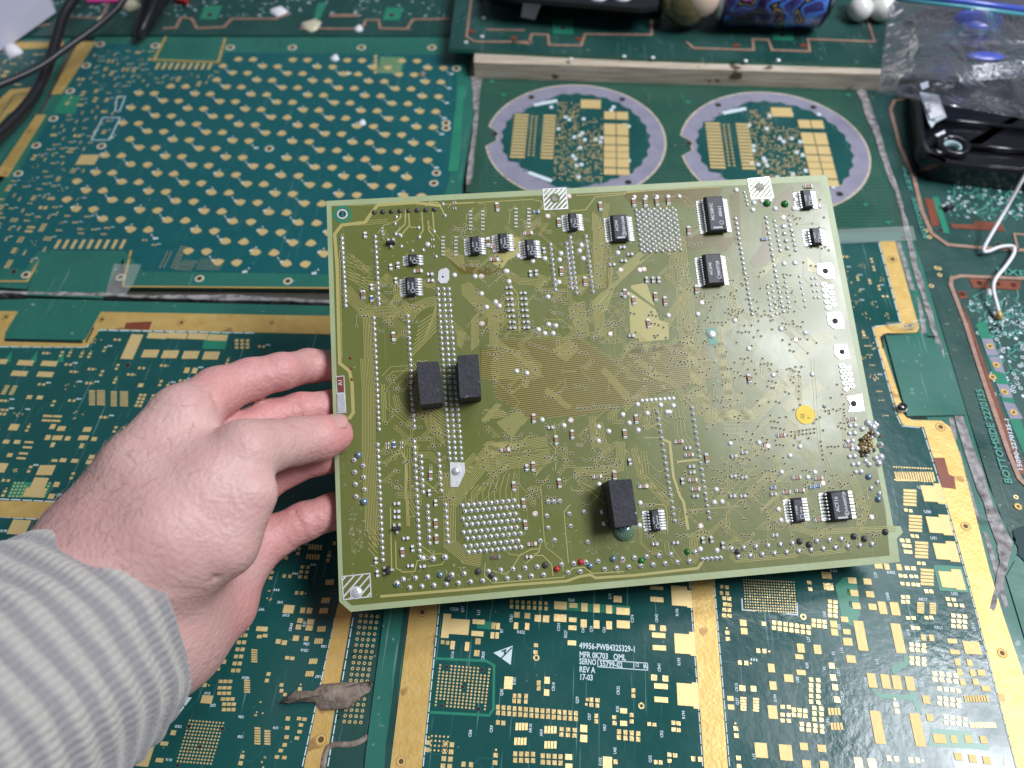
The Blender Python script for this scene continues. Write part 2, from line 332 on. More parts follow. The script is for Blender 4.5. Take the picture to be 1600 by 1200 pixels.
            if rnd.random() < .35:
                a = (x + rnd.choice((-1, 1)) * W / 2, y); d = rnd.uniform(.05, .16) * f; sx_ = rnd.choice((-1, 1)); sy_ = rnd.choice((-1, 1))
                s.tr.ribbon([a, (a[0] + sx_ * d * .4, a[1]), (a[0] + sx_ * d * .7, a[1] + sy_ * d * .35), (a[0] + sx_ * d * .7, a[1] + sy_ * d)], .005, s.z + .0012, s.z + .0018, MT['trace'])
    def done(s):
        s.small.build('small_pads', s.e, kind='stuff'); s.silk.build('screen_print', s.e, kind='stuff'); s.tr.build('fine_traces', s.e, kind='stuff')

# ---------------------------------------------------------------- large board with the flower-shaped gold pads
P = Panel('circuit_panel', 'large blue-green bare circuit board dotted with rows of flower-shaped gold pads, behind the held board',
          [(150, 58), (706, 58), (748, 76), (742, 170), (722, 290), (722, 452), (193, 448), (193, 402), (66, 400), (42, 452), (-40, 446), (-6, 300), (45, 210), (80, 150)], 'mask_blue')
P.sheet([(146, 70), (212, 68), (243, 100), (344, 100), (352, 82), (716, 86), (706, 265), (660, 430), (225, 424), (195, 392), (60, 391), (40, 420), (-30, 418), (20, 283)])
for a in ([(150, 66), (123, 66), (80, 148), (96, 147)], [(72, 180), (57, 180), (-8, 275), (12, 277)]):
    for j in range(24):
        u0, u1 = j / 24, (j + (.8 if 3 < j < 20 else .96)) / 24; q = lambda i, k, u: (a[i][0] + (a[k][0] - a[i][0]) * u, a[i][1] + (a[k][1] - a[i][1]) * u)
        poly = tp([q(0, 3, u0), q(0, 3, u1), q(1, 2, u1), q(1, 2, u0)]); P.small.prism(poly, 0, .004, MT['gold'])
b = MB(); b.prism(tp([(262, 58), (350, 60), (338, 97), (243, 95)]), 0, .0042, MT['rail']); b.build('corner_tab', P.e)
P.line([(259, 58), (241, 94), (341, 98), (352, 60)], 3, 'gold', .005)
P.line([(205, 392), (192, 448)], 3, 'gold', .004); P.line([(70, 402), (191, 404)], 3, 'gold', .004); P.line([(193, 448), (722, 452)], 2.5, 'gold', .003); P.line([(-20, 440), (42, 440), (66, 402)], 3, 'gold', .004)
P.comb(287, 104, 9, 4, 11, 10.2); P.comb(141, 382, 9, 4.5, 16, 12.7)
for p in ((244, 104), (141, 382)): pass
P.holes([(157, 70), (243, 72), (360, 75), (135, 103), (110, 143), (84, 186), (57, 228), (29, 272), (159, 229), (41, 430), (189, 434), (312, 436), (450, 440), (457, 75), (565, 75), (675, 75), (421, 233), (697, 193), (697, 201), (682, 271), (678, 287), (713, 108)], 5.6)
P.line([(183, 151), (196, 151), (187, 174), (180, 174), (183, 151)], 1.3); P.line([(161, 184), (188, 184), (171, 219), (143, 219), (161, 184)], 1.4)
P.line([(203, 402), (222, 402), (237, 384), (272, 384)], 1.2, 'trace', .003)
# flower pads on their lattice
_q = MB()
for a, b_, r in ((0, 0, 1.0), (.75, .3, .40), (-.8, .05, .36), (.2, -.8, .36)): _q.disc(a, b_, r, 0, .0035 + .0002 * (a + b_), MT['pad'], 14)
FLOWER = _q.mesh('flower_pad')
ra = T(217.5, 146)[:2]; rb = T(241, 146.5)[:2]; rp = T(305, 147)[:2]; rn = T(205, 169)[:2]   # two rows down
per = rp - ra; dx = rb - ra; down = rn - ra
kk = 0
area_ = tp([(352, 88), (705, 92), (697, 190), (668, 300), (668, 425), (292, 425), (288, 372), (196, 366), (150, 345), (88, 330), (145, 245), (190, 160), (205, 135), (330, 135)])
for r in range(-8, 28):
    for c in range(-6, 14):
        base = ra + down * (r / 2) + per * (c + (.5 if r % 2 else 0)) + per * 0.0
        for q in (0, 1):
            p = base + dx * q
            if not inpoly(p[0], p[1], area_) or not P.free(p[0], p[1], .03, .03): continue
            R_ = .0295; kk += 1
            rz_ = random.choice((0, 3.14)) + random.uniform(-.15, .15)
            if not P.part('flower_pad', FLOWER, (p[0], p[1], .001), (R_, R_ * .95, 1), rz_): P.small.disc(p[0], p[1], R_ * .9, 0, .0035, MT['pad'], 9)
            P.mark(p[0], p[1], .06, .06)
        # bead chain between the pairs
        m_ = base + dx * 1.45 + down * .12
        if inpoly(m_[0], m_[1], area_):
            for t_ in range(3): P.small.disc(m_[0] + .014 * t_ * (1 if r % 2 else -1) + .01, m_[1] + .018 * (t_ - 1.5) - .03, .0058, 0, .0035, MT['pad' if t_ % 2 else 'silk'], 6)
            P.silk.box(m_[0] + .02, m_[1] - .05, .03, .014, 0, .002, MT['silk'])
for cx, cy, w_, h_ in ((613, 101, 34, 26),): P.grid((596, 91), (628, 92), (592, 113), 13, 10, .9); P.sheet([(594, 88), (632, 89), (628, 116), (590, 115)], 'greenfill', 'light_green_copper_area', .002)
P.comb(587, 101, 5, 5, 4.2, 6, True); P.grid((285, 408), (308, 409), (275, 421), 8, 5, .7); P.grid((315, 406), (350, 407), (308, 420), 10, 5, .7)
P.grid((262, 394), (268, 394), (250, 418), 2, 9, .8); P.grid((283, 386), (290, 387), (268, 418), 3, 9, .9)
P.sheet([(716, 135), (726, 135), (716, 268), (700, 268)], 'greenfill', 'light_green_copper_area', .002)
P.sheet([(100, 148), (125, 150), (118, 178), (82, 178)], 'greenfill', 'light_green_copper_area', .002)
P.comb(137, 250, 9, 2.6, 18, 3.3)
P.fill([(150, 76), (235, 78), (240, 105), (345, 112), (350, 132), (205, 134), (192, 155), (120, 300), (20, 350), (10, 290), (60, 236)], 5000, .6, 3, .5)
P.fill([(0, 300), (120, 310), (190, 340), (245, 385), (210, 372), (60, 392), (50, 412), (-20, 414)], 4500, .65, 5, .5)
P.done()

# ---------------------------------------------------------------- sliver of gold-edged board beyond it
P = Panel('circuit_panel', 'narrow teal board with gold edge strips at the far left, beneath the crossing black cables',
          [(-60, 60), (110, 60), (68, 150), (40, 200), (-60, 330)], 'mask')
P.sheet([(-60, 80), (80, 78), (48, 138), (12, 142), (-10, 165), (-60, 200)])
P.sheet([(-20, 66), (100, 66), (98, 74), (-20, 80)], 'gold', 'gold_strip', .004); P.sheet([(16, 141), (49, 137), (38, 166), (12, 178), (-6, 200), (-20, 200), (-10, 165)], 'gold', 'gold_strip', .004)
P.line([(-5, 190), (22, 150), (44, 146)], 2, 'trace', .005)
P.fill([(-10, 84), (70, 84), (45, 130), (-10, 140)], 120, .9, 8); P.done()

# ---------------------------------------------------------------- twin disc board
P = Panel('circuit_panel', 'mid-green board carrying two round lavender-ringed discs, behind the held board', [(748, 120), (1338, 138), (1425, 362), (1180, 362), (728, 300), (745, 165)], 'mask_disc', base='mask_disc')
ct = MB()
for i in range(150):
    for j in range(44):
        px_, py_ = 752 + i * 4.3 + (j % 2) * 2, 124 + j * 5.4
        if px_ < 1332 + (py_ - 138) * .38: a = T(px_, py_); ct.box(a[0], a[1], .011, .011, 0, .0009, MT['rail'], .78)
def tdisc(cx, cy, xl, xr, seed):
    a = T(cx, cy); r = (T(xr, cy)[0] - T(xl, cy)[0]) / 2
    e = empty('round_board', f'round board insert with lavender rim, {"left" if seed == 1 else "right"}-hand one of the two', 'circuit board', 'round board inserts')
    e.location = (a[0], a[1], 0)
    def arc(r_, z, m, name, n=72, notch=True, z0=0.0):
        pts = []
        for i in range(n):
            t = 6.2832 * i / n; rr = r_
            if notch and abs(t - math.pi * 1.0) < .11: rr = r_ * .88
            pts.append((rr * math.cos(t), rr * math.sin(t)))
        b = MB(); b.prism(pts, z0, z, m); return b.build(name, e)
    arc(r * 1.0, .0022, MT['wood'], 'tan_edge'); arc(r * .978, .0036, MT['black'] if 0 else MT['lav'], 'lavender_rim')
    pts = []
    for i in range(60):
        t = 6.2832 * i / 60; rr = r * (.83 if i % 2 else .80)
        if abs(abs(t - math.pi) - .9) < .3: rr *= .93
        if abs(t - 5.2) < .35: rr *= .95
        pts.append((rr * math.cos(t), rr * math.sin(t)))
    b = MB(); b.prism(pts, 0, .0048, MT['mask']); b.build('inner_mask', e)
    sm = MB(); z0, z1 = .0048, .0085; rnd = random.Random(seed)
    def blk(x, y, w_, h_, part=False):
        if part: inst('gold_pad', PADMESH, e, (x * r, y * r, z0), (w_ * r, h_ * r, .0035))
        else: sm.box(x * r, y * r, w_ * r, h_ * r, z0, z1, MT['pad'])
    for i, y in enumerate((.42, .22, .12, -.02, -.16, -.27, -.40, -.54)):
        blk(.38, y, .13, .10 if i % 3 else .14, True); blk(.52, y, .13, .10 if i % 3 else .14, True)
    blk(.16, .62, .23, .16, True)
    for i in range(14): blk(-.62, .38 - i * .056, .16, .034, True); blk(-.30 - .0, .38 - i * .056, .14, .034, True)
    for i in range(13):
        for j in range(2): blk(-.5 + j * .05, .36 - i * .056, .022, .022)
    for i in range(18):
        for j in range(44):
            if rnd.random() < .5 and not (j > 34 and i > 8): blk(-.21 + i * .029 + .004 * (j % 3), -.70 + j * .031, rnd.choice((.011, .016, .02)), rnd.choice((.01, .016, .02)))
    for (x, y, ang) in ((-.36, .62, .35), (-.36, -.66, -.45)): sm.box(x * r, y * r, .28 * r, .05 * r, z0, z0 + .004, MT['silk'], ang)
    for i in range(26): sm.box(rnd.uniform(-.3, .6) * r, rnd.uniform(-.65, .6) * r, .04 * r, .05 * r, z0, z0 + .0025, MT['silk'])
    for i in range(46):                  # dotted rows round the rim
        for k in range(5):
            t = 6.2832 * i / 46; rr = (.62 + .04 * k)
            x, y = rr * math.cos(t) * 1.0, rr * math.sin(t)
            if x > .58 or y > .66 or y < -.66 or (x < -.35 and abs(y) > .45): sm.disc(x * r, y * r, .010 * r, z0, z0 + .002, MT['trace'], 6)
    sm.build('small_pads', e, kind='stuff')
    for t in (.95, 2.2, 3.1, 5.4):
        inst('drilled_hole', BAREMESH, e, (r * .9 * math.cos(t), r * .9 * math.sin(t), .0037), (.02, .02, 1))
tdisc(899, 217, 757, 1040, 1); tdisc(1209, 232, 1062, 1357, 2)
ct.build('dotted_relief', P.e, kind='stuff')
for x, y in ((768, 127), (787, 148), (1075, 160), (1325, 149), (1352, 320), (1387, 348)): P.dot(x, y, 4, 'greenfill')
P.done()

# ---------------------------------------------------------------- raised shelf at the back with dark boards
ZS = .16
sh = MB(); sh.prism([tuple(T(742, 122)[:2]), tuple(T(1398, 142)[:2]), (3.2, 8.5), (-.9, 8.5)], -.04, ZS - .03, MT['wood']); sh.build('raised_board_edge', label='thick raw tan board edge raised behind the round-disc board', category='wooden board')
P = Panel('circuit_panel', 'dark green back board with pinkish copper outlines, raised on the thick tan board', [(701, 76), (1000, 90), (1600, 108), (1640, -60), (720, -60)], 'mask_dark', z=ZS, base='mask_dark')
def copperline(P, pts, w=3.5): P.line(pts, w, 'copper', .006, P.cop)
P.cop = MB()
copperline(P, [(737, -5), (729, 58), (742, 66), (832, 66)]); copperline(P, [(760, 47), (820, 48)])
copperline(P, [(800, 66), (826, 69), (831, 54), (856, 55), (858, 71), (908, 72), (914, 54), (1018, 55), (1018, 32)], 4)
copperline(P, [(1072, 66), (1084, 76), (1177, 79), (1176, 62), (1200, 63), (1206, 79), (1265, 81), (1262, 62), (1366, 66), (1356, 34)], 4)
for pts in ([(862, 30), (896, 31), (896, 54), (864, 53)], [(1208, 48), (1240, 50), (1240, 64), (1208, 62)], [(1284, 0), (1296, 0), (1292, 20), (1281, 20)]): P.sheet(pts, 'greenfill', 'light_green_copper_area', .003)
for x, y in ((738, 50), (905, 62), (803, 60), (1150, 72), (1255, 72)):
    a = T(x, y, ZS); P.small.box(a[0], a[1], .05, .035, ZS, ZS + .007, MT['redcopper'])
P.holes([(752, 12), (752, 2), (880, 44), (1222, 56)], 4, BAREMESH, 'drilled_hole')
P.label('BOTTOMSIDE', 722, 28, 5.5, 1.45, 'trace', .003)
for _ in range(700):
    x, y = random.uniform(745, 1370), random.uniform(-10, 50); a = T(x, y, ZS); P.silk.box(a[0], a[1], random.uniform(.006, .03), .006, ZS, ZS + .002, MT['trace'], random.choice((0, .8, 1.57)))
for x, y in ((728, 66), (756, 28), (753, 57), (700 + 192, 92), (975, 88), (1020, 90), (1165, 95), (1216, 94)): a = T(x, y, ZS); P.small.dome(a[0], a[1], .018, ZS, .009, MT['tin'], 7)
P.cop.build('copper_outline', P.e); P.done()
P = Panel('circuit_panel', 'dark green board with worn copper outline at the back left, under the pink slip', [(-90, 60), (-60, -60), (730, -60), (702, 56), (150, 54)], 'mask_dark', base='mask_dark')
P.cop = MB()
copperline(P, [(22, 48), (80, 38)]); copperline(P, [(255, 45), (275, 44), (283, 28), (300, 30), (308, 45), (350, 43), (362, 30), (430, 30), (452, 22)], 4)
copperline(P, [(470, 45), (565, 46), (572, 32), (592, 32), (594, 45), (636, 46), (645, 31), (705, 30)], 4); copperline(P, [(100, 27), (158, 29), (170, 5)], 3); copperline(P, [(515, 25), (562, 25)], 7)
for pts in ([(320, 10), (348, 9), (338, 31), (312, 30)], [(604, 12), (630, 12), (624, 32), (598, 32)], [(497, 5), (510, 5), (500, 30), (490, 30)], [(708, -5), (728, -5), (718, 56), (704, 56)], [(710, 60), (712, 60), (712, 62), (710, 62)]): P.sheet(pts, 'greenfill', 'light_green_copper_area', .003)
P.holes([(328, 24), (612, 24)], 4, BAREMESH, 'drilled_hole')
for _ in range(900):
    x, y = random.uniform(0, 700), random.uniform(-10, 26); a = T(x, y); P.silk.box(a[0], a[1], random.uniform(.006, .04), .007, 0, .002, MT['trace' if random.random() < .8 else 'silk'], random.choice((0, .8, 1.57)))
P.cop.build('copper_outline', P.e); P.done()

# ---------------------------------------------------------------- right dark board
P = Panel('circuit_panel', 'dark green board lettered BOTTOMSIDE with red-brown copper outlines along the right side', [(1348, 140), (1700, 150), (1760, 900), (1578, 838), (1545, 760), (1425, 362)], 'mask_dark', base='mask_dark')
P.cop = MB()
copperline(P, [(1415, 155), (1397, 158), (1391, 172), (1406, 230), (1428, 280), (1440, 330), (1455, 365), (1480, 383), (1534, 388), (1605, 392)], 5.5)
copperline(P, [(1700, 440), (1500, 432), (1486, 436), (1485, 446), (1492, 464), (1508, 506), (1525, 560), (1540, 606), (1558, 658), (1577, 712), (1592, 748), (1620, 775)], 6.5)
copperline(P, [(1590, 392), (1584, 366), (1604, 368)], 4)
def redpad(P, pts): b = MB(); b.prism(tp(pts, P.z), P.z, P.z + .004, MT['redcopper']); b.build('red_copper_area', P.e)
for pts in ([(1514, 436), (1543, 437), (1547, 452), (1520, 450)], [(1548, 438), (1595, 440), (1592, 454), (1552, 451)], [(1496, 455), (1508, 456), (1512, 467), (1500, 467)], [(1502, 475), (1514, 500), (1550, 605), (1582, 690), (1604, 740), (1594, 742), (1560, 655), (1530, 560)], [(1444, 310), (1458, 312), (1468, 352), (1456, 355)], [(1484, 350), (1520, 352), (1523, 346), (1563, 349), (1570, 362), (1488, 357)]): redpad(P, pts)
P.sheet([(1525, 508), (1530, 503), (1540, 505), (1546, 520), (1610, 700), (1650, 790), (1612, 740), (1570, 640)], 'greenfill', 'light_green_copper_area', .003)
P.sheet([(1456, 308), (1466, 308), (1484, 366), (1474, 364)], 'greenfill', 'light_green_copper_area', .003)
for pts in ([(1533, 530), (1550, 530), (1560, 556), (1542, 556)], [(1545, 558), (1562, 558), (1570, 585), (1554, 580)], [(1556, 600), (1575, 602), (1582, 622), (1566, 622)], [(1566, 628), (1585, 632), (1598, 655), (1578, 655)]): P.sheet(pts, 'lav', 'grey_pad', .0045)
P.holes([(1546, 542), (1556, 571), (1569, 613), (1583, 645), (1550, 590), (1590, 792)], 5.5, RINGMESH, 'mounting_hole')
P.holes([(1503, 460), (1530, 443), (1558, 444), (1583, 446), (1469, 360), (1560, 382)], 4.5, BAREMESH, 'drilled_hole')
VA = math.atan2(T(1548, 300)[1] - T(1548, 500)[1], T(1482, 300)[0] - T(1544, 500)[0])
P.label('BOTTOMSIDE 2270135', 1556, 680, 11, math.radians(90 + 0), 'trace', .003, .8) if 0 else None
def vlabel(P, body, p0, p1, size, m, thick=0):
    a, b = P.fr.uv(*p0), P.fr.uv(*p1); d = b - a; L = np.linalg.norm(d); ang = math.atan2(d[1], d[0]); c = (a + b) / 2; su, _ = P.fr.scale(*p0)
    t = MB(); t.text(body, 0, 0, size * su, 0, 0, MT[m]); xs = [v[0] for v in t.v]; k = L / (max(xs) - min(xs))
    P.silk.text(body, c[0], c[1], size * su, ang, P.z + .007, MT[m], sx=k, thick=thick)
MT['tealprint'] = mat('pale_teal_lettering', (.07, .30, .24), .5)
vlabel(P, 'BOTTOMSIDE 2270135', (1576, 756), (1529, 609), 11.5, 'tealprint', .0012)
vlabel(P, '15090-2270135-1', (1594, 735), (1572, 656), 7, 'silk')
vlabel(P, 'BOTTOMSIDE', (1446, 374), (1427, 310), 7, 'tealprint'); vlabel(P, '2270', (1423, 300), (1412, 262), 6, 'tealprint')
vlabel(P, 'FIXE', (1556, 424), (1602, 430), 14, 'tealprint', .001)
for x0, x1, y0, y1, n in ((1480, 1600, 275, 345, 150), (1515, 1600, 468, 530, 120), (1545, 1600, 490, 620, 120)):
    for _ in range(n):
        x, y = random.uniform(x0, x1), random.uniform(y0, y1)
        if x < 1500 + (y - 440) * .3 and y > 440: continue
        a = T(x, y); k = random.random()
        if k < .5: P.silk.disc(a[0], a[1], random.uniform(.006, .012), 0, .002, MT['tealprint' if k < .3 else 'silk'], 7)
        elif k < .75: P.silk.ring(a[0], a[1], .007, .0115, 0, .002, MT['silk'], 10)
        else: P.silk.ribbon([a[:2], a[:2] + [random.uniform(-.05, .05), .03], a[:2] + [.04, random.uniform(.05, .09)]], .007, 0, .002, MT['tealprint'])
P.rings([(1446, 361), (1452, 371), (1455, 447), (1467, 420), (1463, 419), (1468, 430), (1587, 777)], 4)
P.cop.build('copper_outline', P.e); P.done()

# ---------------------------------------------------------------- lower right board (main)
P = Panel('circuit_panel', 'teal board printed 49956-PWB4325329-1, with gold strips and pads, beneath the held board', [(655, 480), (728, 452), (1180, 364), (1424, 362), (1468, 500), (1510, 640), (1560, 800), (1586, 850), (1640, 960), (1700, 1320), (600, 1320), (640, 940)], 'mask')
P.sheet([(690, 500), (1290, 376), (1372, 377), (1407, 505), (1363, 512), (1402, 650), (1410, 665), (1442, 668), (1470, 760), (1510, 900), (1587, 1200), (1620, 1300), (640, 1300), (660, 1198), (686, 945)])
def strip(P, pts, dash=None): P.sheet(pts, 'gold', 'gold_strip', .0045)
strip(P, [(1374, 378), (1398, 377), (1432, 500), (1436, 512), (1432, 520), (1380, 522), (1374, 528), (1414, 648), (1424, 657), (1470, 658), (1484, 668), (1500, 712), (1545, 890), (1566, 960), (1620, 1120), (1660, 1300), (1614, 1300), (1588, 1200), (1511, 900), (1471, 760), (1443, 668), (1411, 665), (1403, 650), (1364, 512), (1408, 506)])
strip(P, [(642, 940), (685, 940), (659, 1200), (645, 1320), (595, 1320), (610, 1200)]); strip(P, [(1078, 895), (1113, 890), (1137, 1200), (1146, 1300), (1108, 1300), (1100, 1200)])
def dashes(P, pts, n, w=2.0, z=.003):
    seg = []; 
    for a, b in zip(pts[:-1], pts[1:]):
        L = math.hypot(b[0] - a[0], b[1] - a[1]); k = max(1, int(L / 17))
        for i in range(k):
            u0, u1 = i / k, (i + .86) / k; P.line([(a[0] + (b[0] - a[0]) * u0, a[1] + (b[1] - a[1]) * u0), (a[0] + (b[0] - a[0]) * u1, a[1] + (b[1] - a[1]) * u1)], w, 'silk', z)
dashes(P, [(1373, 380), (1407, 506), (1363, 511), (1401, 650), (1409, 666), (1441, 669), (1470, 762), (1510, 902), (1588, 1202)], 1, 1.6)
dashes(P, [(687, 945), (661, 1200)], 1, 1.6); dashes(P, [(1077, 905), (1098, 1200)], 1, 1.6); dashes(P, [(1115, 900), (1140, 1200)], 1, 1.6)
# right edge rail with milled slots
for pts in ([(1400, 378), (1407, 378), (1430, 455), (1422, 452)], [(1432, 460), (1440, 478), (1448, 520), (1440, 522)], [(1493, 705), (1500, 705), (1532, 815), (1524, 812)], [(1536, 832), (1543, 834), (1566, 905), (1576, 950), (1568, 948)], [(1482, 652), (1490, 655), (1496, 690), (1488, 686)]): P.sheet(pts, 'grime', 'milled_slot', .0015)
b = MB(); b.prism(tp([(1382, 526), (1440, 524), (1466, 540), (1507, 650), (1416, 652)]), 0, .012, MT['rail']); b.build('corner_tab', P.e)
P.line([(1379, 545), (1378, 527), (1386, 522), (1462, 527)], 2.5, 'black', .006); P.line([(1408, 642), (1418, 653), (1448, 654)], 3, 'black', .006)
P.holes([(1394, 406), (1421, 510), (1469, 668), (1508, 823), (1565, 1021), (660, 957), (627, 1190)], 7.5, RINGMESH, 'mounting_hole')
P.holes([(1429, 543), (1442, 585), (1453, 630), (1424, 590), (1412, 372)], 3.6, BAREMESH, 'drilled_hole')
P.sheet([(1458, 716), (1475, 716), (1482, 742), (1490, 745), (1493, 765), (1471, 762)], 'redcopper', 'stripped_copper_patch', .0055)
# --- pads seen in the 5x view of (640,900)
P.pad(697, 978, 12, 38); P.pad(716, 979.6, 34, 24, force=True)
P.pads([ (540, 360, 95, 36), (655, 390, 32, 48), (690, 394, 30, 50), (530, 452, 95, 40), (647, 465, 30, 50), (684, 466, 28, 50), (336, 542, 34, 66), (449, 552, 34, 70), (534, 512, 42, 46), (525, 604, 42, 48), (258, 518, 28, 30), (297, 524, 28, 30),
        (838, 305, 44, 44), (831, 390, 34, 52), (920, 312, 44, 44), (918, 396, 34, 54), (1002, 332, 50, 52), (1066, 336, 50, 54), (1178, 232, 98, 60), (1278, 232, 62, 38), (1365, 246, 50, 66), (1460, 254, 50, 66), (1558, 262, 48, 66), (1176, 330, 98, 58), (1274, 344, 60, 36), (1272, 406, 64, 36), (1360, 372, 48, 62), (1460, 380, 46, 64), (1558, 386, 46, 64), (1268, 524, 66, 38),
        (772, 836, 66, 98), (1008, 838, 30, 40), (1008, 880, 28, 34), (1074, 816, 42, 54), (1070, 912, 42, 50), (1388, 966, 24, 24), (1420, 968, 30, 32), (1468, 972, 34, 32), (1380, 1004, 20, 20), (1420, 1008, 30, 32), (1466, 1014, 30, 32), (1458, 1094, 28, 34), (1458, 1136, 28, 34), (716, 296, 28, 0.1)], 640, 900, 5)
P.pads([(690 + 43.5 * i, 1026 + 3.4 * i, 30, 36) for i in range(15)] + [(690 + 43.5 * i, 1070 + 3.4 * i, 30, 36) for i in range(15)] + [(820, 938, 28, 36), (858, 938, 28, 36), (910, 940, 28, 36), (816, 978, 28, 34), (855, 980, 28, 34), (908, 982, 28, 34), (690, 1146, 32, 36), (732, 1150, 32, 36)], 640, 900, 5)
P.pads([(796 + 45 * i, 200 + 2.5 * i, 24, 26) for i in range(7)] + [(796 + 45 * i, 240 + 2.5 * i, 26, 30) for i in range(7)], 640, 900, 5)
P.sheet([(866, 940), (985, 947), (985, 960), (866, 953)], 'greenfill', 'light_green_copper_area', .002)
P.sheet([(745, 970), (774, 972), (774, 984), (745, 982)], 'greenfill', 'light_green_copper_area', .002)
# --- (800,900) 4x view
P.pads([(660, 146, 52, 40), (693, 222, 82, 44), (695, 304, 82, 48), (905, 148, 82, 30), (904, 76, 82, 22), (875, 323, 38, 36), (944, 328, 38, 36), (916, 372, 84, 32), (920, 450, 84, 32), (887, 636, 38, 38), (958, 642, 38, 38), (930, 690, 86, 34), (932, 774, 86, 34),
        (220, 652, 36, 42), (168, 668, 24, 26), (168, 702, 24, 24), (216, 730, 36, 38), (697, 844, 44, 32), (758, 716, 24, 26), (758, 750, 24, 24), (697, 922, 44, 32), (747, 870, 24, 26), (747, 910, 24, 26), (638, 884, 26, 24), (640, 920, 26, 26),
        (596, 1166, 58, 72), (448, 954, 44, 46), (448, 1016, 44, 46), (354, 1132, 44, 36), (355, 1188, 44, 30), (1008, 918, 26, 26), (1040, 922, 26, 26), (1008, 960, 26, 26), (1040, 964, 26, 26), (857, 926, 24, 24), (889, 930, 24, 22), (983, 1118, 26, 26), (1018, 1122, 26, 26), (983, 1156, 26, 24), (898, 1164, 24, 26), (928, 1166, 24, 26), (646, 1162, 26, 30),
        (1310 , 68, 20, 22), (1342, 72, 24, 24), (1308, 108, 20, 22), (1344, 110, 24, 24), (1325, 140, 26, 24), (1356, 144, 26, 24), (1330, 178, 26, 24), (1358, 182, 26, 24), (1326, 212, 26, 24), (1356, 214, 26, 24), (1325, 248, 26, 24), (1358, 250, 26, 24), (1444, 294, 42, 40), (1450, 346, 42, 40), (1438, 702, 38, 36), (1508, 706, 36, 36), (1364, 766, 40, 30), (1368, 820, 40, 32), (1556, 1090, 78, 94), (1572, 300, 26, 26)], 800, 900, 4)
for a_, b_ in (((1046, 125, 100, 124), (1108, 145, 34, 110)), ((1070, 425, 110, 124), (1128, 425, 36, 150)), ((1090, 742, 118, 140), (1148, 748, 38, 164))):
    P.pad(800 + a_[0] / 4, 900 + a_[1] / 4, a_[2] / 4, a_[3] / 4); P.pad(800 + b_[0] / 4, 900 + b_[1] / 4, b_[2] / 4, b_[3] / 4, force=True)
for cx, cy in ((60, 942), (52, 1034), (240, 962), (240, 1056)): P.comb(800 + cx / 4, 900 + cy / 4, 4, 4, 11.5, 5)
P.comb(1247 - 85, 1100, 4, 2, 2, 5); 
for cx, cy in ((1445, 800), (1524, 806)): P.comb(800 + cx / 4, 900 + cy / 4, 5, 9.5, 3.6, 4.4, True)
P.comb(982, 1182, 10, 1.9, 9, 2.7); P.pads([(20 + 37 * i, 1112 + i, 26, 30) for i in range(4)] + [(20 + 37 * i, 1152 + i, 26, 30) for i in range(4)] + [(192 + 37 * i, 1124 + 2 * i, 26, 30) for i in range(4)] + [(192 + 37 * i, 1164 + 2 * i, 26, 30) for i in range(4)] + [(310 + 41 * i, 958 + 3 * i, 27, 26) for i in range(3)] + [(308 + 41 * i, 992 + 3 * i, 27, 26) for i in range(3)] + [(668 + 40 * i, 974 + 4 * i, 26, 30) for i in range(4)] + [(668 + 40 * i, 1010 + 4 * i, 26, 30) for i in range(4)], 800, 900, 4)
# --- (1200,900) 4x view
P.pads([(525, 30, 52, 38), (538, 108, 50, 40), (551, 188, 50, 40), (477, 272, 46, 34), (620, 36, 50, 38), (636, 116, 50, 40), (652, 194, 50, 40), (714, 200, 50, 80), (792, 206, 56, 84), (578, 374, 62, 190), (812, 390, 62, 190), (409, 302, 44, 44), (414, 352, 44, 44), (491, 350, 46, 34), (497, 412, 58, 48), (204, 452, 46, 56), (308, 460, 46, 58), (194, 506, 52, 30), (518, 520, 58, 48), (206, 604, 56, 32),
        (128, 640, 58, 48), (396, 562, 36, 36), (406, 636, 36, 38), (418, 696, 36, 38), (430, 774, 38, 38), (648, 654, 54, 92), (734, 660, 54, 92), (804, 666, 56, 90), (886, 672, 54, 90), (684, 946, 66, 210), (934, 962, 66, 212), (988, 774, 46, 54), (28, 852, 58, 84), (30, 686, 44, 54), (20, 576, 42, 54), (110, 1104, 80, 100), (223, 1066, 50, 46), (335, 1078, 54, 46), (240, 1176, 54, 50), (350, 1180, 54, 46),
        (1274, 450, 106, 84), (1258, 544, 34, 44), (1278, 606, 34, 44), (1333, 606, 50, 40), (1296, 664, 36, 42), (1360, 704, 54, 36), (1012, 886, 44, 46), (1150, 408, 60, 30), (1166, 476, 60, 30), (1182, 540, 34, 44), (1197, 602, 34, 44), (1214, 664, 34, 44), (1020, 388, 30, 40), (970, 386, 30, 40), (1188, 1130, 48, 50), (1278, 1142, 48, 52), (1365, 1152, 48, 52), (1070, 1018, 80, 60), (1160, 1020, 40, 50), (1250, 1020, 44, 50), (1345, 1024, 44, 50)], 1200, 900, 4)
P.comb(1230, 1048, 7, 2.1, 8.5, 2.8); P.comb(1234, 1072, 7, 2.1, 8.5, 2.8); P.comb(1303, 1112, 4, 4, 11.5, 5); P.comb(1307, 1135, 4, 4, 11.5, 5)
P.comb(1268, 942, 6, 2, 6, 2.8); P.comb(1272, 957, 6, 2, 6, 2.8); P.comb(1525, 1092, 9, 3.2, 10.5, 4.3); P.comb(1535, 1133, 10, 3, 9, 4.1)
P.comb(1459, 1018, 4, 2, 9, 2.6); P.comb(1463, 1037, 4, 2, 9, 2.6)
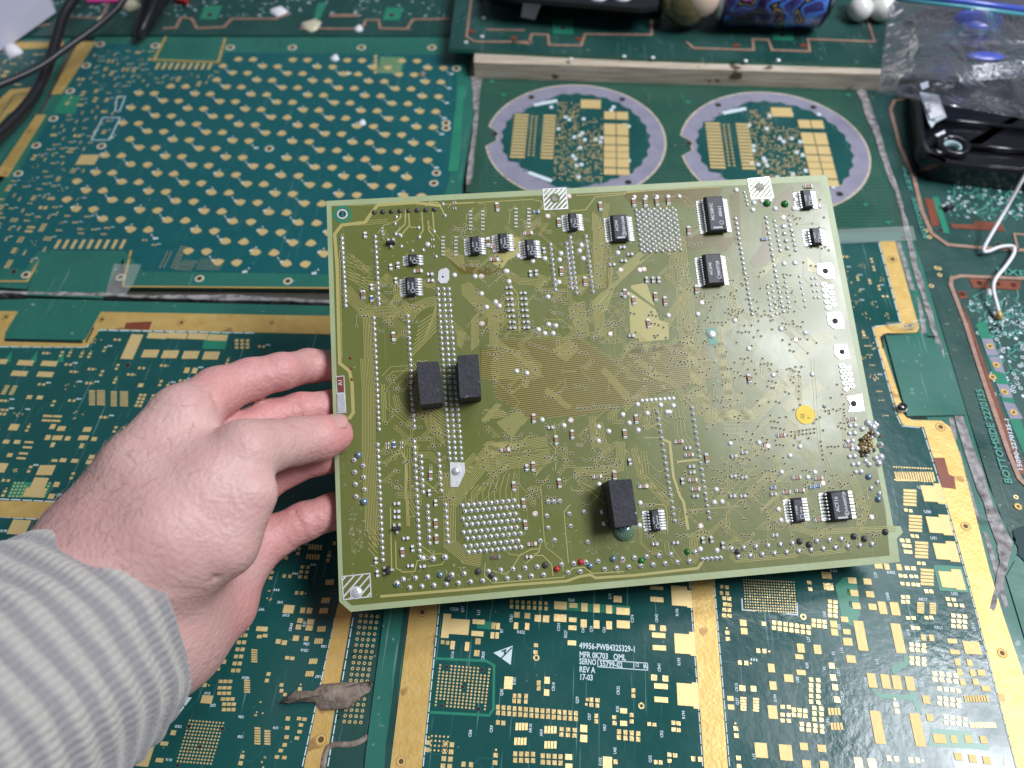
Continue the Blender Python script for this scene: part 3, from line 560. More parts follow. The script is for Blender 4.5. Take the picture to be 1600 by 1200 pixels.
P.pads([(36 + 36 * i, y + 5 * i, 26, 26) for i in range(7) for y in (292, 326)] + [(268 + 44 * i, y + 4 * i, 26, 26) for i in range(2) for y in (648, 684, 714, 750, 786)] + [(288 + 44 * i, y + 4 * i, 26, 26) for i in range(2) for y in (826, 860, 896)] + [(896 + 38 * i, y + 4 * i, 26, 26) for i in range(3) for y in (428, 460, 514, 544)] + [(1040 + 44 * i, y + 5 * i, 28, 28) for i in range(4) for y in (610, 646)] + [(1070 + 40 * i, y + 5 * i, 26, 26) for i in range(4) for y in (704, 764, 796)] + [(1110 + 40 * i, y + 5 * i, 26, 24) for i in range(4) for y in (880, 916)] + [(160 + 36 * i, y + 4 * i, 26, 26) for i in range(3) for y in (836, 868)] + [(210 + 42 * i, y + 5 * i, 26, 26) for i in range(4) for y in (926, 958)] + [(386 + 34 * i, y + 4 * i, 26, 24) for i in range(2) for y in (160, 190, 218, 248)] + [(284 + 34 * i, y + 4 * i, 26, 24) for i in range(3) for y in (280, 310)] + [(90 + 38 * i, y + 2 * i, 26, 24) for i in range(2) for y in (818, 868, 904)], 1200, 900, 4)
P.pads([(1122 + 36 * i, 146 + 3 * i, 26, 22) for i in range(2)] + [(1134 + 38 * i, 180 + 3 * i, 26, 22) for i in range(3)] + [(1156 + 36 * i, y + 3 * i, 26, 24) for i in range(3) for y in (248, 282, 314)] + [(842 + 30 * i, y, 24, 22) for i in range(2) for y in (132, 162)] + [(874 + 34 * i, 264, 26, 22) for i in range(2)] + [(988 + 30 * i, 262, 24, 22) for i in range(2)] + [(905 + 30 * i, 324 + 3 * i, 26, 22) for i in range(2)], 1200, 900, 4)
P.comb(1438, 950, 5, 11, 3, 3.6, True); P.comb(1457, 951, 5, 10, 3, 3.6, True)
P.sheet([(1305, 915), (1318, 902), (1338, 904), (1344, 960), (1334, 980), (1316, 970)], 'greenfill', 'light_green_copper_area', .002)
P.sheet([(1360, 1076), (1367, 1076), (1373, 1083), (1420, 1086), (1420, 1077), (1428, 1077), (1432, 1092), (1440, 1112), (1432, 1112), (1425, 1094), (1372, 1091)], 'greenfill', 'light_green_copper_area', .002)
P.sheet([(1412, 1020), (1420, 1026), (1420, 1038), (1406, 1046), (1400, 1056), (1394, 1052), (1392, 1042), (1412, 1034)], 'greenfill', 'light_green_copper_area', .002)
P.sheet([(1455, 1138), (1518, 1143), (1520, 1160), (1545, 1165), (1545, 1172), (1450, 1165)], 'greenfill', 'light_green_copper_area', .002)
# --- (1340,780) 6.15x view : big tabs and finger blocks
K = 6.154
for yy, xx in ((40, 500), (236, 553), (490, 612), (752, 665)):
    P.comb(1340 + xx / K, 780 + yy / K, 5, 20.5, 4.3, 5.4, True) if yy > 100 else P.comb(1340 + xx / K, 778 + 0, 5, 20.5, 4.3, 5.4, True)
P.comb(1420, 778, 1, .1, .1, 1)
for x0, y0, bx in ((735, -50, 0), (785, 250, 0), (852, 505, 0), (905, 775, 0)):
    P.pad(1340 + (x0 - 30) / K, 780 + y0 / K, 170 / K, 160 / K); P.pad(1340 + (x0 + 62) / K, 780 + y0 / K, 95 / K, 205 / K, force=True)
P.sheet([(1458, 883), (1485, 884), (1503, 886), (1514, 926), (1468, 923)], 'greenfill', 'light_green_copper_area', .002)
P.pads([(462, 108, 32, 30), (508, 114, 32, 30), (525, 356, 34, 32), (568, 360, 32, 32), (586, 616, 34, 30), (632, 620, 32, 32), (658, 888, 36, 36), (705, 890, 36, 36), (425, 398, 44, 38), (482, 402, 42, 38), (448, 450, 44, 38), (496, 454, 40, 36), (460, 506, 40, 36), (502, 510, 40, 36), (197, 642, 76, 56), (278, 652, 50, 62), (396, 656, 50, 62), (474, 664, 46, 38), (534, 668, 46, 38), (410, 738, 36, 32), (456, 742, 36, 32), (514, 744, 36, 32), (560, 746, 36, 32), (428, 814, 36, 34), (480, 818, 36, 34), (534, 822, 36, 34), (578, 826, 36, 34), (93, 794, 76, 60), (118, 914, 78, 60)], 1340, 780, K)
P.comb(1429, 745, 16, 2.6, 15, 3.9)
for i in range(15): P.dot(1396 + i * 4.2, 730 + .2 * i, 1.5); P.dot(1398 + i * 4.2, 750 + .2 * i, 1.5)
# --- round grids
P.grid((682, 1037), (764, 1046), (680, 1103), 14, 12, 1.6) if 0 else None
for i in range(14):
    for j in range(13):
        if (i in (1, 2) and j in (0, 1, 11, 12)) or (i in (11, 12) and j in (0, 1, 11, 12)) or (5 <= i <= 7 and 5 <= j <= 7 and i == 7): continue
        x, y = 688 + 5.9 * i - .6 * j, 1039.5 + .5 * i + 5.2 * j; P.dot(x, y, 1.75)
a, b_ = T(688, 1040), T(757, 1110); P.mark((a[0] + b_[0]) / 2, (a[1] + b_[1]) / 2, .3, .3)
P.line([(680, 1029), (760, 1033), (772, 1040), (771, 1108), (764, 1118), (672, 1113)], 4, 'greenfill', .0022)
P.holes([(698, 1042), (754, 1046), (723, 1074), (691, 1103), (748, 1108)], 2.6, BAREMESH, 'drilled_hole')
for i in range(5):
    for j in range(4): P.dot(675 + 6.3 * i - .8 * j, 1150 + 7.4 * j + .4 * i, 1.7)
for i in range(21):
    for j in range(12): P.dot(1162 + 3.9 * i + .3 * j, 906 + 4.3 * j + .2 * i, 1.2)
a, b_ = T(1160, 904), T(1245, 955); P.mark((a[0] + b_[0]) / 2, (a[1] + b_[1]) / 2, abs(a[0] - b_[0]), abs(a[1] - b_[1]))
P.line([(1159, 935), (1160, 953), (1180, 955)], 2); P.line([(1228, 959), (1246, 961), (1245, 942)], 2)
# --- lettering
a0 = P.fr.uv(905, 1012)
for i, (t_, y_) in enumerate((('49956-PWB4325329-1', 1009), ('MFR 0K703   QML', 1023), ('SERNO', 1033.5), ('REV A', 1046), ('17-03', 1058))):
    P.label(t_, 905, y_ + 4, 9, 0, center=False, sx=.74 if i != 2 else .66)
P.label('55799-02', 937, 1041, 8.5, 0, center=False, sx=.78); P.label('12', 992, 1041.5, 5.5, 0, center=False); P.label('A', 1006, 1045, 8, 0, center=False, sx=.7)
a = P.fr.uv(934, 1031); b_ = P.fr.uv(1012, 1046)
for x0, x1 in ((a[0], b_[0]),):
    y0, y1 = P.fr.uv(934, 1042)[1], P.fr.uv(934, 1031)[1]
    for q in ([(x0, y0), (x1, y0)], [(x0, y1), (x1, y1)], [(x0, y0), (x0, y1)], [(x1, y0), (x1, y1)], [(x0 + .158, y0), (x0 + .158, y1)], [(x0 + .202, y0), (x0 + .202, y1)]): P.silk.ribbon(q, .0035, 0, .002, MT['silk'])
a = P.fr.uv(955, 1035); P.mark(a[0], a[1], .34, .26)
tri = tp([(771, 1020), (801, 1009), (798, 1039)]); P.silk.prism(tri, 0, .002, MT['silk']); P.line([(783, 1029), (800, 1012)], 2, 'mask', .003); P.line([(784, 1018), (790, 1016), (788, 1022)], 2.5, 'mask', .003)
a = P.fr.uv(790, 1023); P.mark(a[0], a[1], .1, .1)
V = math.radians(90)
for t_, x, y, v in (('CR36', 710, 952, 0), ('Q71', 723, 952, 1), ('L12', 748, 957, 1), ('R422', 814, 988, 0), ('C554', 873, 980, 1), ('R527', 884, 991, 1), ('C60', 911, 984, 1), ('C59', 924, 983, 1), ('C61', 944, 984, 1), ('C274', 988, 967, 1), ('R60', 893, 938, 0), ('L14', 953, 932, 1), ('R116', 707, 1024, 1), ('CR20', 755, 1025, 1), ('E101', 804, 1064, 1), ('CR10', 865, 1073, 1), ('CR21', 799, 966, 1), ('CR22', 966, 1079, 1), ('Q35', 784, 1082, 1), ('Q29', 902, 1094, 1), ('CR7', 921, 1120, 1), ('R35', 965, 1108, 1), ('VR7', 945, 1137, 1), ('AR10', 829, 1138, 1), ('AR9', 846, 1145, 1), ('U45', 961, 1173, 1), ('E102', 938, 1190, 1), ('Q32', 1016, 1186, 1), ('CR2', 1034, 1147, 1), ('R194', 1068, 1117, 1), ('CR41', 1030, 1043, 1), ('R195', 1061, 1034, 1), ('CR42', 1026, 966, 1), ('R196', 1058, 957, 1), ('CR9', 768, 1139, 1), ('CR8', 735, 1146, 1), ('R7', 784, 986, 1), ('CR15', 1151, 1074, 1), ('Q37', 1152, 1096, 1), ('L15', 1178, 1182, 1), ('U60', 1288, 960, 1), ('R31', 1311, 979, 1), ('L27', 1263, 999, 1), ('L16', 1315, 1016, 1), ('F2', 1302, 1021, 1), ('R30', 1261, 1040, 1), ('F1', 1288, 1044, 1), ('U80', 1246, 1062, 1), ('CR17', 1310, 1050, 1), ('CR16', 1316, 1088, 1), ('E104', 1211, 1091, 1), ('L13', 1370, 1034, 1), ('C298', 1353, 1065, 1), ('C553', 1431, 1067, 1), ('CR14', 1440, 1067, 1), ('U36', 1450, 1048, 1), ('U79', 1294, 1128, 1), ('L20', 1354, 1114, 1), ('CR49', 1338, 1113, 1), ('CR13', 1521, 980, 1), ('CR11', 1466, 981, 0), ('AR17', 1442, 937, 0), ('C608', 1387, 932, 1), ('U30', 1449, 800, 0), ('U31', 1459, 841, 0), ('U28', 1439, 762, 0), ('U23', 1491, 928, 0), ('R402', 1392, 895, 0), ('C29', 1368, 899, 1), ('Q18', 1419, 989, 1), ('U33', 1534, 1013, 1), ('C55', 1329, 944, 1), ('C50', 1326, 925, 1)):
    P.label(t_, x, y, 4.6 if not v else 4.4, V if v else 0, sx=.9)
    a = P.fr.uv(x, y); P.mark(a[0], a[1], .03 if v else .06, .06 if v else .03)
P.rings([(838, 1028), (1002, 1103), (1255, 964)], 5)
P.fill([(690, 950), (1070, 930), (1095, 1199), (665, 1199)], 2500, .95, 11, .3); P.fill([(1122, 905), (1500, 905), (1580, 1199), (1145, 1199)], 3500, .95, 12, .3)
P.fill([(1310, 400), (1370, 400), (1395, 500), (1360, 515), (1370, 600), (1350, 560)], 330, .75, 13, .3, 'aabgggg'); P.fill([(1395, 780), (1410, 760), (1430, 880), (1410, 900)], 100, .9, 15)
for y, n in ((528, 3), (541, 3), (555, 1), (571, 3), (592, 1), (612, 3), (626, 3), (650, 1)):
    for i in range(3): P.dot(1348 + (y - 528) * .26 + 3.5 * i, y, 1.1)
P.done()

# ---------------------------------------------------------------- lower left board (under the hand)
P = Panel('circuit_panel', 'teal board with gold bands and gold pads on the left, beneath the hand and sleeve', [(-60, 470), (40, 467), (166, 470), (515, 478), (720, 470), (640, 950), (594, 1320), (-60, 1320)], 'mask')
P.sheet([(-60, 545), (132, 545), (156, 518), (700, 526), (690, 600), (638, 940), (560, 1320), (-60, 1320)])
b = MB(); b.prism(tp([(65, 402), (193, 404), (160, 468), (42, 463)]), 0, .011, MT['rail']); b.prism(tp([(42, 468), (162, 471), (130, 533), (8, 531)]), 0, .011, MT['rail']); b.build('corner_tab', P.e)
strip(P, [(-60, 486), (28, 487), (8, 520), (8, 534), (125, 536), (135, 530), (158, 488), (720, 498), (716, 528), (398, 520), (156, 515), (142, 536), (135, 543), (-60, 541)])
strip(P, [(-60, 781), (120, 786), (95, 812), (-60, 806)])
P.line([(8, 533), (130, 536)], 3, 'black', .006); P.line([(22, 463), (250, 468), (520, 473)], 2.5, 'black', .002)
P.line([(135, 536), (147, 512)], 2.4, 'black', .006)
dashes(P, [(0, 542), (136, 543), (152, 516), (400, 521)], 1, 1.8); dashes(P, [(0, 780), (106, 785)], 1, 1.6); dashes(P, [(0, 808), (80, 813)], 1, 1.6)
P.holes([(10, 496), (160, 500), (284, 505)], 6, RINGMESH, 'mounting_hole'); P.holes([(75, 430), (115, 431), (155, 432), (43, 498), (82, 499), (125, 501), (256, 499), (330, 501), (200, 571), (22, 425)], 3.6, BAREMESH, 'drilled_hole')
P.sheet([(198, 505), (238, 503), (234, 516), (194, 515)], 'redcopper', 'stripped_copper_patch', .0055)
for i, (x, y, g) in enumerate(((245, 530, 0), (276, 530, 0), (308, 531, 0), (339, 533, 1))):
    if g: P.sheet([(322, 520), (358, 521), (352, 546), (316, 545)], 'greenfill', 'light_green_copper_area', .002)
    P.pad(x + 1, y - 5, 30, 10); P.pad(x - 5, y + 4, 24, 16)
for x, y in ((235, 553), (266, 554), (298, 555), (330, 556)): P.comb(x, y, 5, 4.2, 13, 4.9)
P.pads([(826, 968, 74, 168)], 0, 300, 4); P.pads([(160, 1070, 96, 36), (20, 1062, 48, 34), (308, 1074, 96, 36), (122, 1136, 96, 36), (284, 1142, 96, 36)], 0, 300, 4)
for i, x in enumerate((5, 45, 87)):
    P.sheet([(x, 566), (x + 14, 548), (x + 12, 566)], 'greenfill', 'light_green_copper_area', .002)
for x, y, n in ((214, 541, 4), (219, 560, 3), (230, 575, 6), (245, 568, 5), (262, 570, 5), (280, 572, 5), (295, 575, 4), (370, 535, 5)): pass
P.pads([(1480 + 34 * i, 930 + 22 * j, 20, 16) for i in range(3) for j in range(3)], 0, 300, 4)
P.pads([(40 + 0, 362, 36, 26), (108, 364, 36, 26), (182, 366, 52, 14), (172, 398, 54, 14), (148, 436, 54, 14), (133, 466, 54, 14), (62, 446, 30, 26), (88, 272, 54, 44), (330, 268, 30, 34), (300, 336, 30, 34), (424, 342, 30, 28), (590, 346, 30, 26), (395, 478, 38, 26), (468, 482, 40, 26), (342, 480, 34, 18), (298, 202, 54, 14), (360, 204, 54, 14), (290, 230, 54, 14), (350, 232, 54, 14), (354, 630, 32, 34), (322, 704, 36, 36), (574, 458, 34, 28), (558, 490, 34, 28), (184, 84, 30, 26), (250, 86, 34, 26), (10, 525, 60, 64), (880, 10, 30, 24)], 0, 600, 4)
for cx, cy, n in ((360, 338, 5), (522, 338, 5), (385, 280, 4), (546, 286, 4), (330, 382, 2), (512, 388, 2)): P.comb(cx / 4, 600 + cy / 4, n, 2.4, 8, 3.1)
P.comb(72, 735, 5, 4.3, 17, 5)
for i, (x, y) in enumerate(((600, 88), (744, 94))): P.comb(x / 4 - (6 if not i else 8), 600 + y / 4, 9, 9, 1.7, 2.7, True); P.comb(x / 4 + 8, 600 + y / 4, 9, 12, 1.7, 2.7, True)
P.sheet([(22, 753), (82, 755), (72, 779), (11, 777)], 'greenfill', 'light_green_copper_area', .002)
for i in range(10):
    for j in range(5):
        x, y = 24 + 6 * i - 2.2 * j, 755 + 5.2 * j
        if 40 < x < 68 and i < 8: continue
        P.dot(x, y, 1.5)
P.pad(62, 755, 22, 18); P.pad(55, 770, 32, 16, force=True); P.pad(30, 824, 28, 25)
P.label('R199', 6, 830, 4.4, 0); P.label('C71', 93, 774, 4.4, 0)
# right part: seen below the hand and under the held board
strip(P, [(545, 900), (580, 900), (550, 957), (510, 1187), (500, 1320), (455, 1320), (475, 1200), (527, 950)]); dashes(P, [(524, 965), (472, 1200)], 1, 1.6); dashes(P, [(552, 965), (512, 1200)], 1, 1.6)
P.holes([(502, 1156)], 9, RINGMESH, 'mounting_hole')
P.sheet([(545, 1010), (602, 1010), (590, 1130), (570, 1200), (560, 1320), (500, 1320), (520, 1150)], 'mask_dark', 'glossy_dark_area', .002)
for j in range(19):
    for i in range(4): P.rings([(564 + 8.6 * i - j * 1.45, 962 + 9.2 * j + i * .5)], 2.6)
a = P.fr.uv(560, 1040); P.mark(a[0], a[1], .25, 1.0)
P.label('19', 551, 1024, 4.5, 0); P.label('30', 528, 1122, 4.5, 0)
b = MB(); b.prism(tp([(602, 950), (632, 950), (606, 1130), (592, 1320), (560, 1320), (572, 1180), (585, 1080)]), 0, .012, MT['rail']); b.build('green_rail', P.e)
P.sheet([(633, 945), (642, 945), (625, 1050), (612, 1200), (600, 1320), (594, 1320), (602, 1180), (618, 1060)], 'mask_dark', 'milled_slot', .003)
P.pads([(205, 208, 66, 52), (293, 216, 30, 36), (336, 218, 34, 36), (276, 280, 32, 30), (342, 288, 42, 34), (266, 320, 32, 32), (334, 326, 42, 34), (250, 390, 36, 34), (315, 392, 28, 28), (38, 332, 70, 30), (10, 322, 30, 40), (22, 380, 28, 22), (58, 374, 28, 22), (490, 215, 0.1, 0.1)], 400, 900, 4)
for cx, cy in ((436, 154), (424, 218), (410, 332), (392, 408), (358, 534), (336, 612), (462, 40)): P.comb(400 + cx / 4, 900 + cy / 4, 4, 2.6, 8.5, 3.3)
for cx, cy in ((195, 96), (270, 96)): P.comb(400 + cx / 4, 900 + cy / 4, 11, 8, 1.2, 2.1, True)
for cx, cy, n in ((10, 1000, 7), (72, 1010, 6)): P.comb(400 + cx / 4, 900 + cy / 4, n, 9, 3, 4, True)
P.pads([(140, 410, 30, 30), (178, 418, 30, 30), (196, 512, 26, 22), (228, 516, 26, 22), (160, 718, 22, 22), (160, 682, 22, 22), (182, 742, 22, 22), (200, 892, 26, 26), (196, 950, 26, 24), (192, 1008, 26, 24), (180, 1056, 26, 24), (156, 1092, 26, 22), (132, 1132, 26, 22), (178, 1136, 26, 22), (270, 892, 26, 22), (304, 896, 26, 22), (282, 932, 26, 22), (274, 974, 26, 22), (256, 1014, 26, 22)], 400, 900, 4)
P.pads([(400, 690 + 44 * j, 24, 26) for j in range(5)] + [(460, 640 + 44 * j, 24, 24) for j in range(6)] + [(340, 532, 30, 28), (1396 / 4, 534, .1, .1)], 240, 700, 4)
P.pads([(1334, 530, 32, 28), (1396, 536, 34, 28), (1332, 580, 24, 22), (1364, 582, 22, 22), (1294, 772, 68, 52), (1020, 974, 32, 32), (1084, 980, 30, 32), (1028, 1048, 46, 26), (998, 1152, 46, 28), (902, 1118, 92, 150), (974, 980, 28, 70)] + [(1380 + 30 * i + dx_, 660 + y, 24, 22) for i in range(3) for dx_, y in ((0, 0), (-6, 40), (-8, 74), (14, 110), (22, 142), (20, 176))] + [(1530 - j * 9 + 32 * i, 240 + 44 * j, 24, 24) for i in range(2) for j in range(9)], 0, 900, 4)
for cx, cy in ((1545, 690), (1590, 500)): P.comb(cx / 4, 900 + cy / 4, 6, 9, 2.6, 3.6, True)
for i in range(11):
    for j in range(13): P.dot(297 + 5.2 * i - 1.6 * j, 1126 + 5.3 * j + .4 * i, 1.5)
P.holes([(296, 1135), (348, 1139), (313, 1167), (278, 1196)], 2.6, BAREMESH, 'drilled_hole')
a, b_ = T(295, 1125), T(350, 1195); P.mark((a[0] + b_[0]) / 2, (a[1] + b_[1]) / 2, .22, .26)
P.silk.prism(tp([(277, 1088), (300, 1090), (279, 1117)]), 0, .002, MT['silk']); P.line([(279, 1092), (290, 1105)], 1.6, 'mask', .003)
for t_, x, y in (('CR10', 344, 1022), ('CR20', 279, 1135), ('E101', 324, 1083), ('AR10', 384, 1059), ('U74', 431, 1137), ('U67', 497, 1057), ('U66', 506, 1010), ('CR6', 479, 1006), ('CR16', 476, 1016), ('E107', 447, 961), ('U43', 438, 941), ('VR7', 409, 952), ('CR6', 377, 1120), ('CR8', 376, 1151), ('R116', 264, 1187), ('Q35', 333, 1102)):
    P.label(t_, x, y, 4.2, 3.1416, sx=.9)
for t_, x, y in (('CR43', 455, 980), ('R37', 476, 975)): P.label(t_, x, y, 4.2, V, sx=.9)
P.fill([(0, 550), (128, 552), (160, 525), (420, 530), (380, 600), (230, 650), (160, 760), (60, 775), (0, 775)], 5000, .8, 21, .35)
P.fill([(400, 850), (540, 840), (520, 960), (470, 1190), (270, 1199), (280, 1060), (380, 960)], 4500, .85, 22, .3)
P.fill([(540, 780), (700, 780), (690, 930), (560, 940)], 100, .9, 23); P.done()

# ---------------------------------------------------------------- seams, debris
def strip_thing(name, px, z0, z1, m, label, cat, jag=0):
    pts = []
    for (a, b) in zip(px, px[1:] + px[:1]):
        for u in np.linspace(0, 1, 9)[:-1]: pts.append((a[0] + (b[0] - a[0]) * u + random.uniform(-jag, jag), a[1] + (b[1] - a[1]) * u + random.uniform(-jag, jag)))
    b = MB(); b.prism(tp(pts), z0, z1, MT[m]); return b.build(name, label=label, category=cat)
strip_thing('dusty_seam', [(1338, 140), (1353, 141), (1402, 292), (1430, 400), (1464, 520), (1500, 640), (1548, 780), (1580, 850), (1572, 890), (1552, 955), (1545, 952), (1562, 880), (1556, 845), (1500, 690), (1468, 560), (1428, 430), (1398, 300)], -.03, .005, 'grime', 'grey dusty glue seam running down between the gold-edged board and the dark lettered board', 'glue seam', 1.8)
strip_thing('dusty_seam', [(-20, 459), (60, 462), (160, 464), (240, 467), (345, 470), (520, 475), (520, 471), (345, 462), (250, 464), (160, 460), (0, 456)], -.03, .012, 'grime', 'brown grimy glue seam across the left between the two green rails', 'glue seam', 1.2)
strip_thing('dusty_seam', [(736, 84), (745, 84), (748, 112), (752, 122), (736, 290), (729, 290), (741, 180), (736, 118)], -.02, .006, 'grime', 'dark grimy gap filler beside the left end of the tan board', 'glue seam', 1.5)
# torn brown tape scrap
tb = MB(); P0 = [(440, 1101), (450, 1098), (466, 1083), (490, 1080), (502, 1070), (540, 1069), (560, 1072), (580, 1068), (584, 1066), (578, 1082), (560, 1095), (545, 1108), (520, 1110), (500, 1110), (492, 1098), (470, 1097), (455, 1100)]
g = tp(P0); n = len(g); cxy = np.mean(np.array(g), axis=0)
MT['brown'] = mat('fuzzy_brown_paper', (.15, .115, .09), .95, var=(.31, .255, .21), vscale=22, vamt=.35, bump=.9, bscale=50, detail=8)
vs = [(x, y, .03 + .03 * math.sin(i * 1.3)) for i, (x, y) in enumerate(g)] + [(cxy[0] + (x - cxy[0]) * .5, cxy[1] + (y - cxy[1]) * .5, .055) for x, y in g] + [(cxy[0], cxy[1], .06)] + [(x, y, .008) for x, y in g]
fs = [[i, (i + 1) % n, n + (i + 1) % n, n + i][::-1] for i in range(n)] + [[n + i, n + (i + 1) % n, 2 * n][::-1] for i in range(n)] + [[i, (i + 1) % n, 2 * n + 1 + (i + 1) % n, 2 * n + 1 + i] for i in range(n)]
tb.add(vs, fs, MT['brown']); tb.build('torn_tape', smooth=True, label='torn fuzzy brown scrap of tape lying across the gold strip below the held board', category='tape scrap')
# curved grey tape edge at bottom
tb = MB(); tb.ribbon([tuple(T(*p)[:2]) for p in ((503, 1210), (508, 1180), (513, 1168), (524, 1163), (545, 1164), (562, 1160), (575, 1150))], .022, .002, .007, MT['brown']); tb.build('glue_bead', smooth=True, label='grey dried glue bead curling over the dark area near the bottom edge', category='glue')
MT['white'] = mat('white_lump', (.80, .80, .84), .6, bump=.5, bscale=20); MT['wax'] = mat('yellowish_hard_glue', (.62, .58, .42), .35, coat=.5, bump=.3)
def lump(name, px, py, r, m, label, cat, n=9, flat=.6, z=0, group=None):
    a = T(px, py, z); b = MB(); su, _ = TAB.scale(px, py); b.dome(0, 0, r * su, 0, r * su * flat, MT[m], n, 4)
    b.v = [(x * (1 + .35 * math.sin(3 * x * 40 + y * 90)), y * (1 + .3 * math.cos(x * 70)), zz) for x, y, zz in b.v]
    return b.build(name, smooth=True, label=label, category=cat, group=group, loc=(a[0], a[1], z))
lump('white_crumb', 20, 82, 13, 'white', 'knobbly white crumb lying left of the crossing cables', 'crumb', flat=.9)
lump('white_crumb', 1546, 457, 6, 'white', 'round white blob beside the thin white wire', 'crumb')
lump('white_crumb', 1554, 494, 4, 'white', 'small white fleck at the stripped end of the white wire', 'crumb')
lump('white_crumb', 561, 45, 7, 'white', 'white drop on the copper line behind the flower-pad board', 'crumb')
lump('white_crumb', 524, 91, 7, 'white', 'white chip at the back edge of the flower-pad board', 'crumb')
lump('white_crumb', 566, 192, 6, 'white', 'tiny white crumb among the gold flower pads', 'crumb')
lump('glue_lump', 205, 10, 13, 'wax', 'cream glue lump beside the dark tool tip', 'glue', flat=.8)
lump('glue_lump', 157, 30, 5, 'wax', 'small cream glue drop between the two cables', 'glue')
lump('glue_lump', 487, 40, 16, 'wax', 'yellowish glossy glue smear behind the flower-pad board', 'glue', flat=.25)
lump('glue_lump', 435, 18, 12, 'white', 'pale glue smear on the dark back board', 'glue', flat=.3)
lump('paper_chip', 545, 115, 7, 'wax', 'cream triangular chip at the top of the flower-pad board', 'paper chip', n=3, flat=.2)
lump('paper_chip', 660, 116, 6, 'brown', 'brown crumb at the top right of the flower-pad board', 'crumb', n=5)
for x, y, r_ in ((1407, 640, 8),):
    a = T(x, y); s_ = MB(); su, _ = TAB.scale(x, y); q = r_ * su; s_.disc(0, 0, q, 0, .02, MT['lead'], 16); s_.ring(0, 0, q * .45, q * .85, .02, .035, MT['black'], 16); s_.dome(0, 0, q * .42, .018, .012, MT['lead'], 10); s_.build('screw_head', label='small dark screw head at the corner of the green tab right of the held board', category='screw', loc=(a[0], a[1], .002), smooth=False)
a = T(1481, 327); s_ = MB(); s_.box(0, 0, .07, .04, 0, .03, MT['chip'], .5, .008); s_.box(-.03, .01, .03, .02, 0, .02, MT['lead'], .2); s_.build('loose_component', label='tiny loose black component on the dark lettered board left of the white wire', category='component', loc=(a[0], a[1], .003))
a = T(1450, 562) if 0 else None
# ================================================================ the held board
_TL, _TR, _BL = np.array([-1.121, 2.669, 1.015]), np.array([1.293, 3.077, 0.929]), np.array([-0.844, 0.965, 0.283])
_u = (_TR - _TL) / np.linalg.norm(_TR - _TL); _v = _TL - _BL; _v -= _u * (_v @ _u); _v /= np.linalg.norm(_v)
BF = Frame(_BL, _u, _v); BM = BF.mat()
HB = empty('held_circuit_board', 'olive green populated circuit board with solder dots and black rubber blocks, held in the hand', 'circuit board', matrix=BM)
def bp(pts): return [tuple(BF.uv(x, y)) for x, y in pts]
def B(x, y, h=0.0): return BF.uv(x, y, h)
SB = 1 / 355.0                                       # dm per pixel, roughly
def bs(x, y): return BF.scale(x, y)
outl = [(510, 314), (1292, 273), (1396, 822), (1407, 822), (1411, 832), (1401, 842), (1406, 878), (548, 956), (530, 940)]
b = MB(); b.prism(bp(outl), -.02, 0, MT['margin'], bottom=True); b.build('board_edge_laminate', HB)
b = MB(); b.prism(bp([(518, 322), (1284, 283), (1287, 300), (1384, 800), (1390, 868), (550, 946), (537, 935)]), 0, .0008, MT['olive']); b.build('solder_mask', HB)
# pale patch of bare laminate at the right end and the notch, dark copper fields
tr = MB(); fld = MB()
def field(pts, m='bcopper', z=.0014): fld.prism(bp(pts), .0008, z, MT[m])
def wire(pts, w=1.1, m='btrace', z=.0022, mb=None): (mb or tr).ribbon([B(*p) for p in pts], w * SB, .0008, z, MT[m])
def bundle(pts, n, sp, w=1.0, m='btrace'):
    """n parallel tracks along a polyline, spacing sp px"""
    Q = [np.array(B(*p)) for p in pts]
    for k in range(n):
        o = (k - (n - 1) / 2) * max(sp, 2.5) * SB; R = []
        for i, p in enumerate(Q):
            d0 = Q[i] - Q[i - 1] if i else Q[1] - Q[0]; d1 = Q[i + 1] - Q[i] if i < len(Q) - 1 else d0
            d0 /= np.linalg.norm(d0); d1 /= np.linalg.norm(d1); t = d0 + d1; t /= np.linalg.norm(t); nn = np.array([-t[1], t[0]]); R.append(p + nn * o / max(.5, abs(t @ d1)))
        tr.ribbon(R, w * .9 * SB, .0008, .0022, MT[m])
def hatch(pts, ang, sp, w=1.3, m='btrace', mb=None, z=.0022, jit=.0):
    """parallel tracks clipped to a polygon"""
    P_ = np.array(bp(pts)); a = math.radians(ang); d = np.array([math.cos(a), math.sin(a)]); nn = np.array([-d[1], d[0]]); q = P_ @ nn
    t = q.min() + sp * SB / 2
    while t < q.max():
        xs = []
        for i in range(len(P_)):
            p0, p1 = P_[i], P_[(i + 1) % len(P_)]; a0, a1 = p0 @ nn - t, p1 @ nn - t
            if a0 * a1 < 0: xs.append((p0 + (p1 - p0) * a0 / (a0 - a1)) @ d)
        xs.sort()
        for i in range(0, len(xs) - 1, 2):
            s0, s1 = xs[i] + random.uniform(0, jit) * SB, xs[i + 1] - random.uniform(0, jit) * SB
            if s1 - s0 > .01: (mb or tr).ribbon([d * s0 + nn * t, d * s1 + nn * t], w * SB, .0008, z, MT[m])
        t += sp * SB
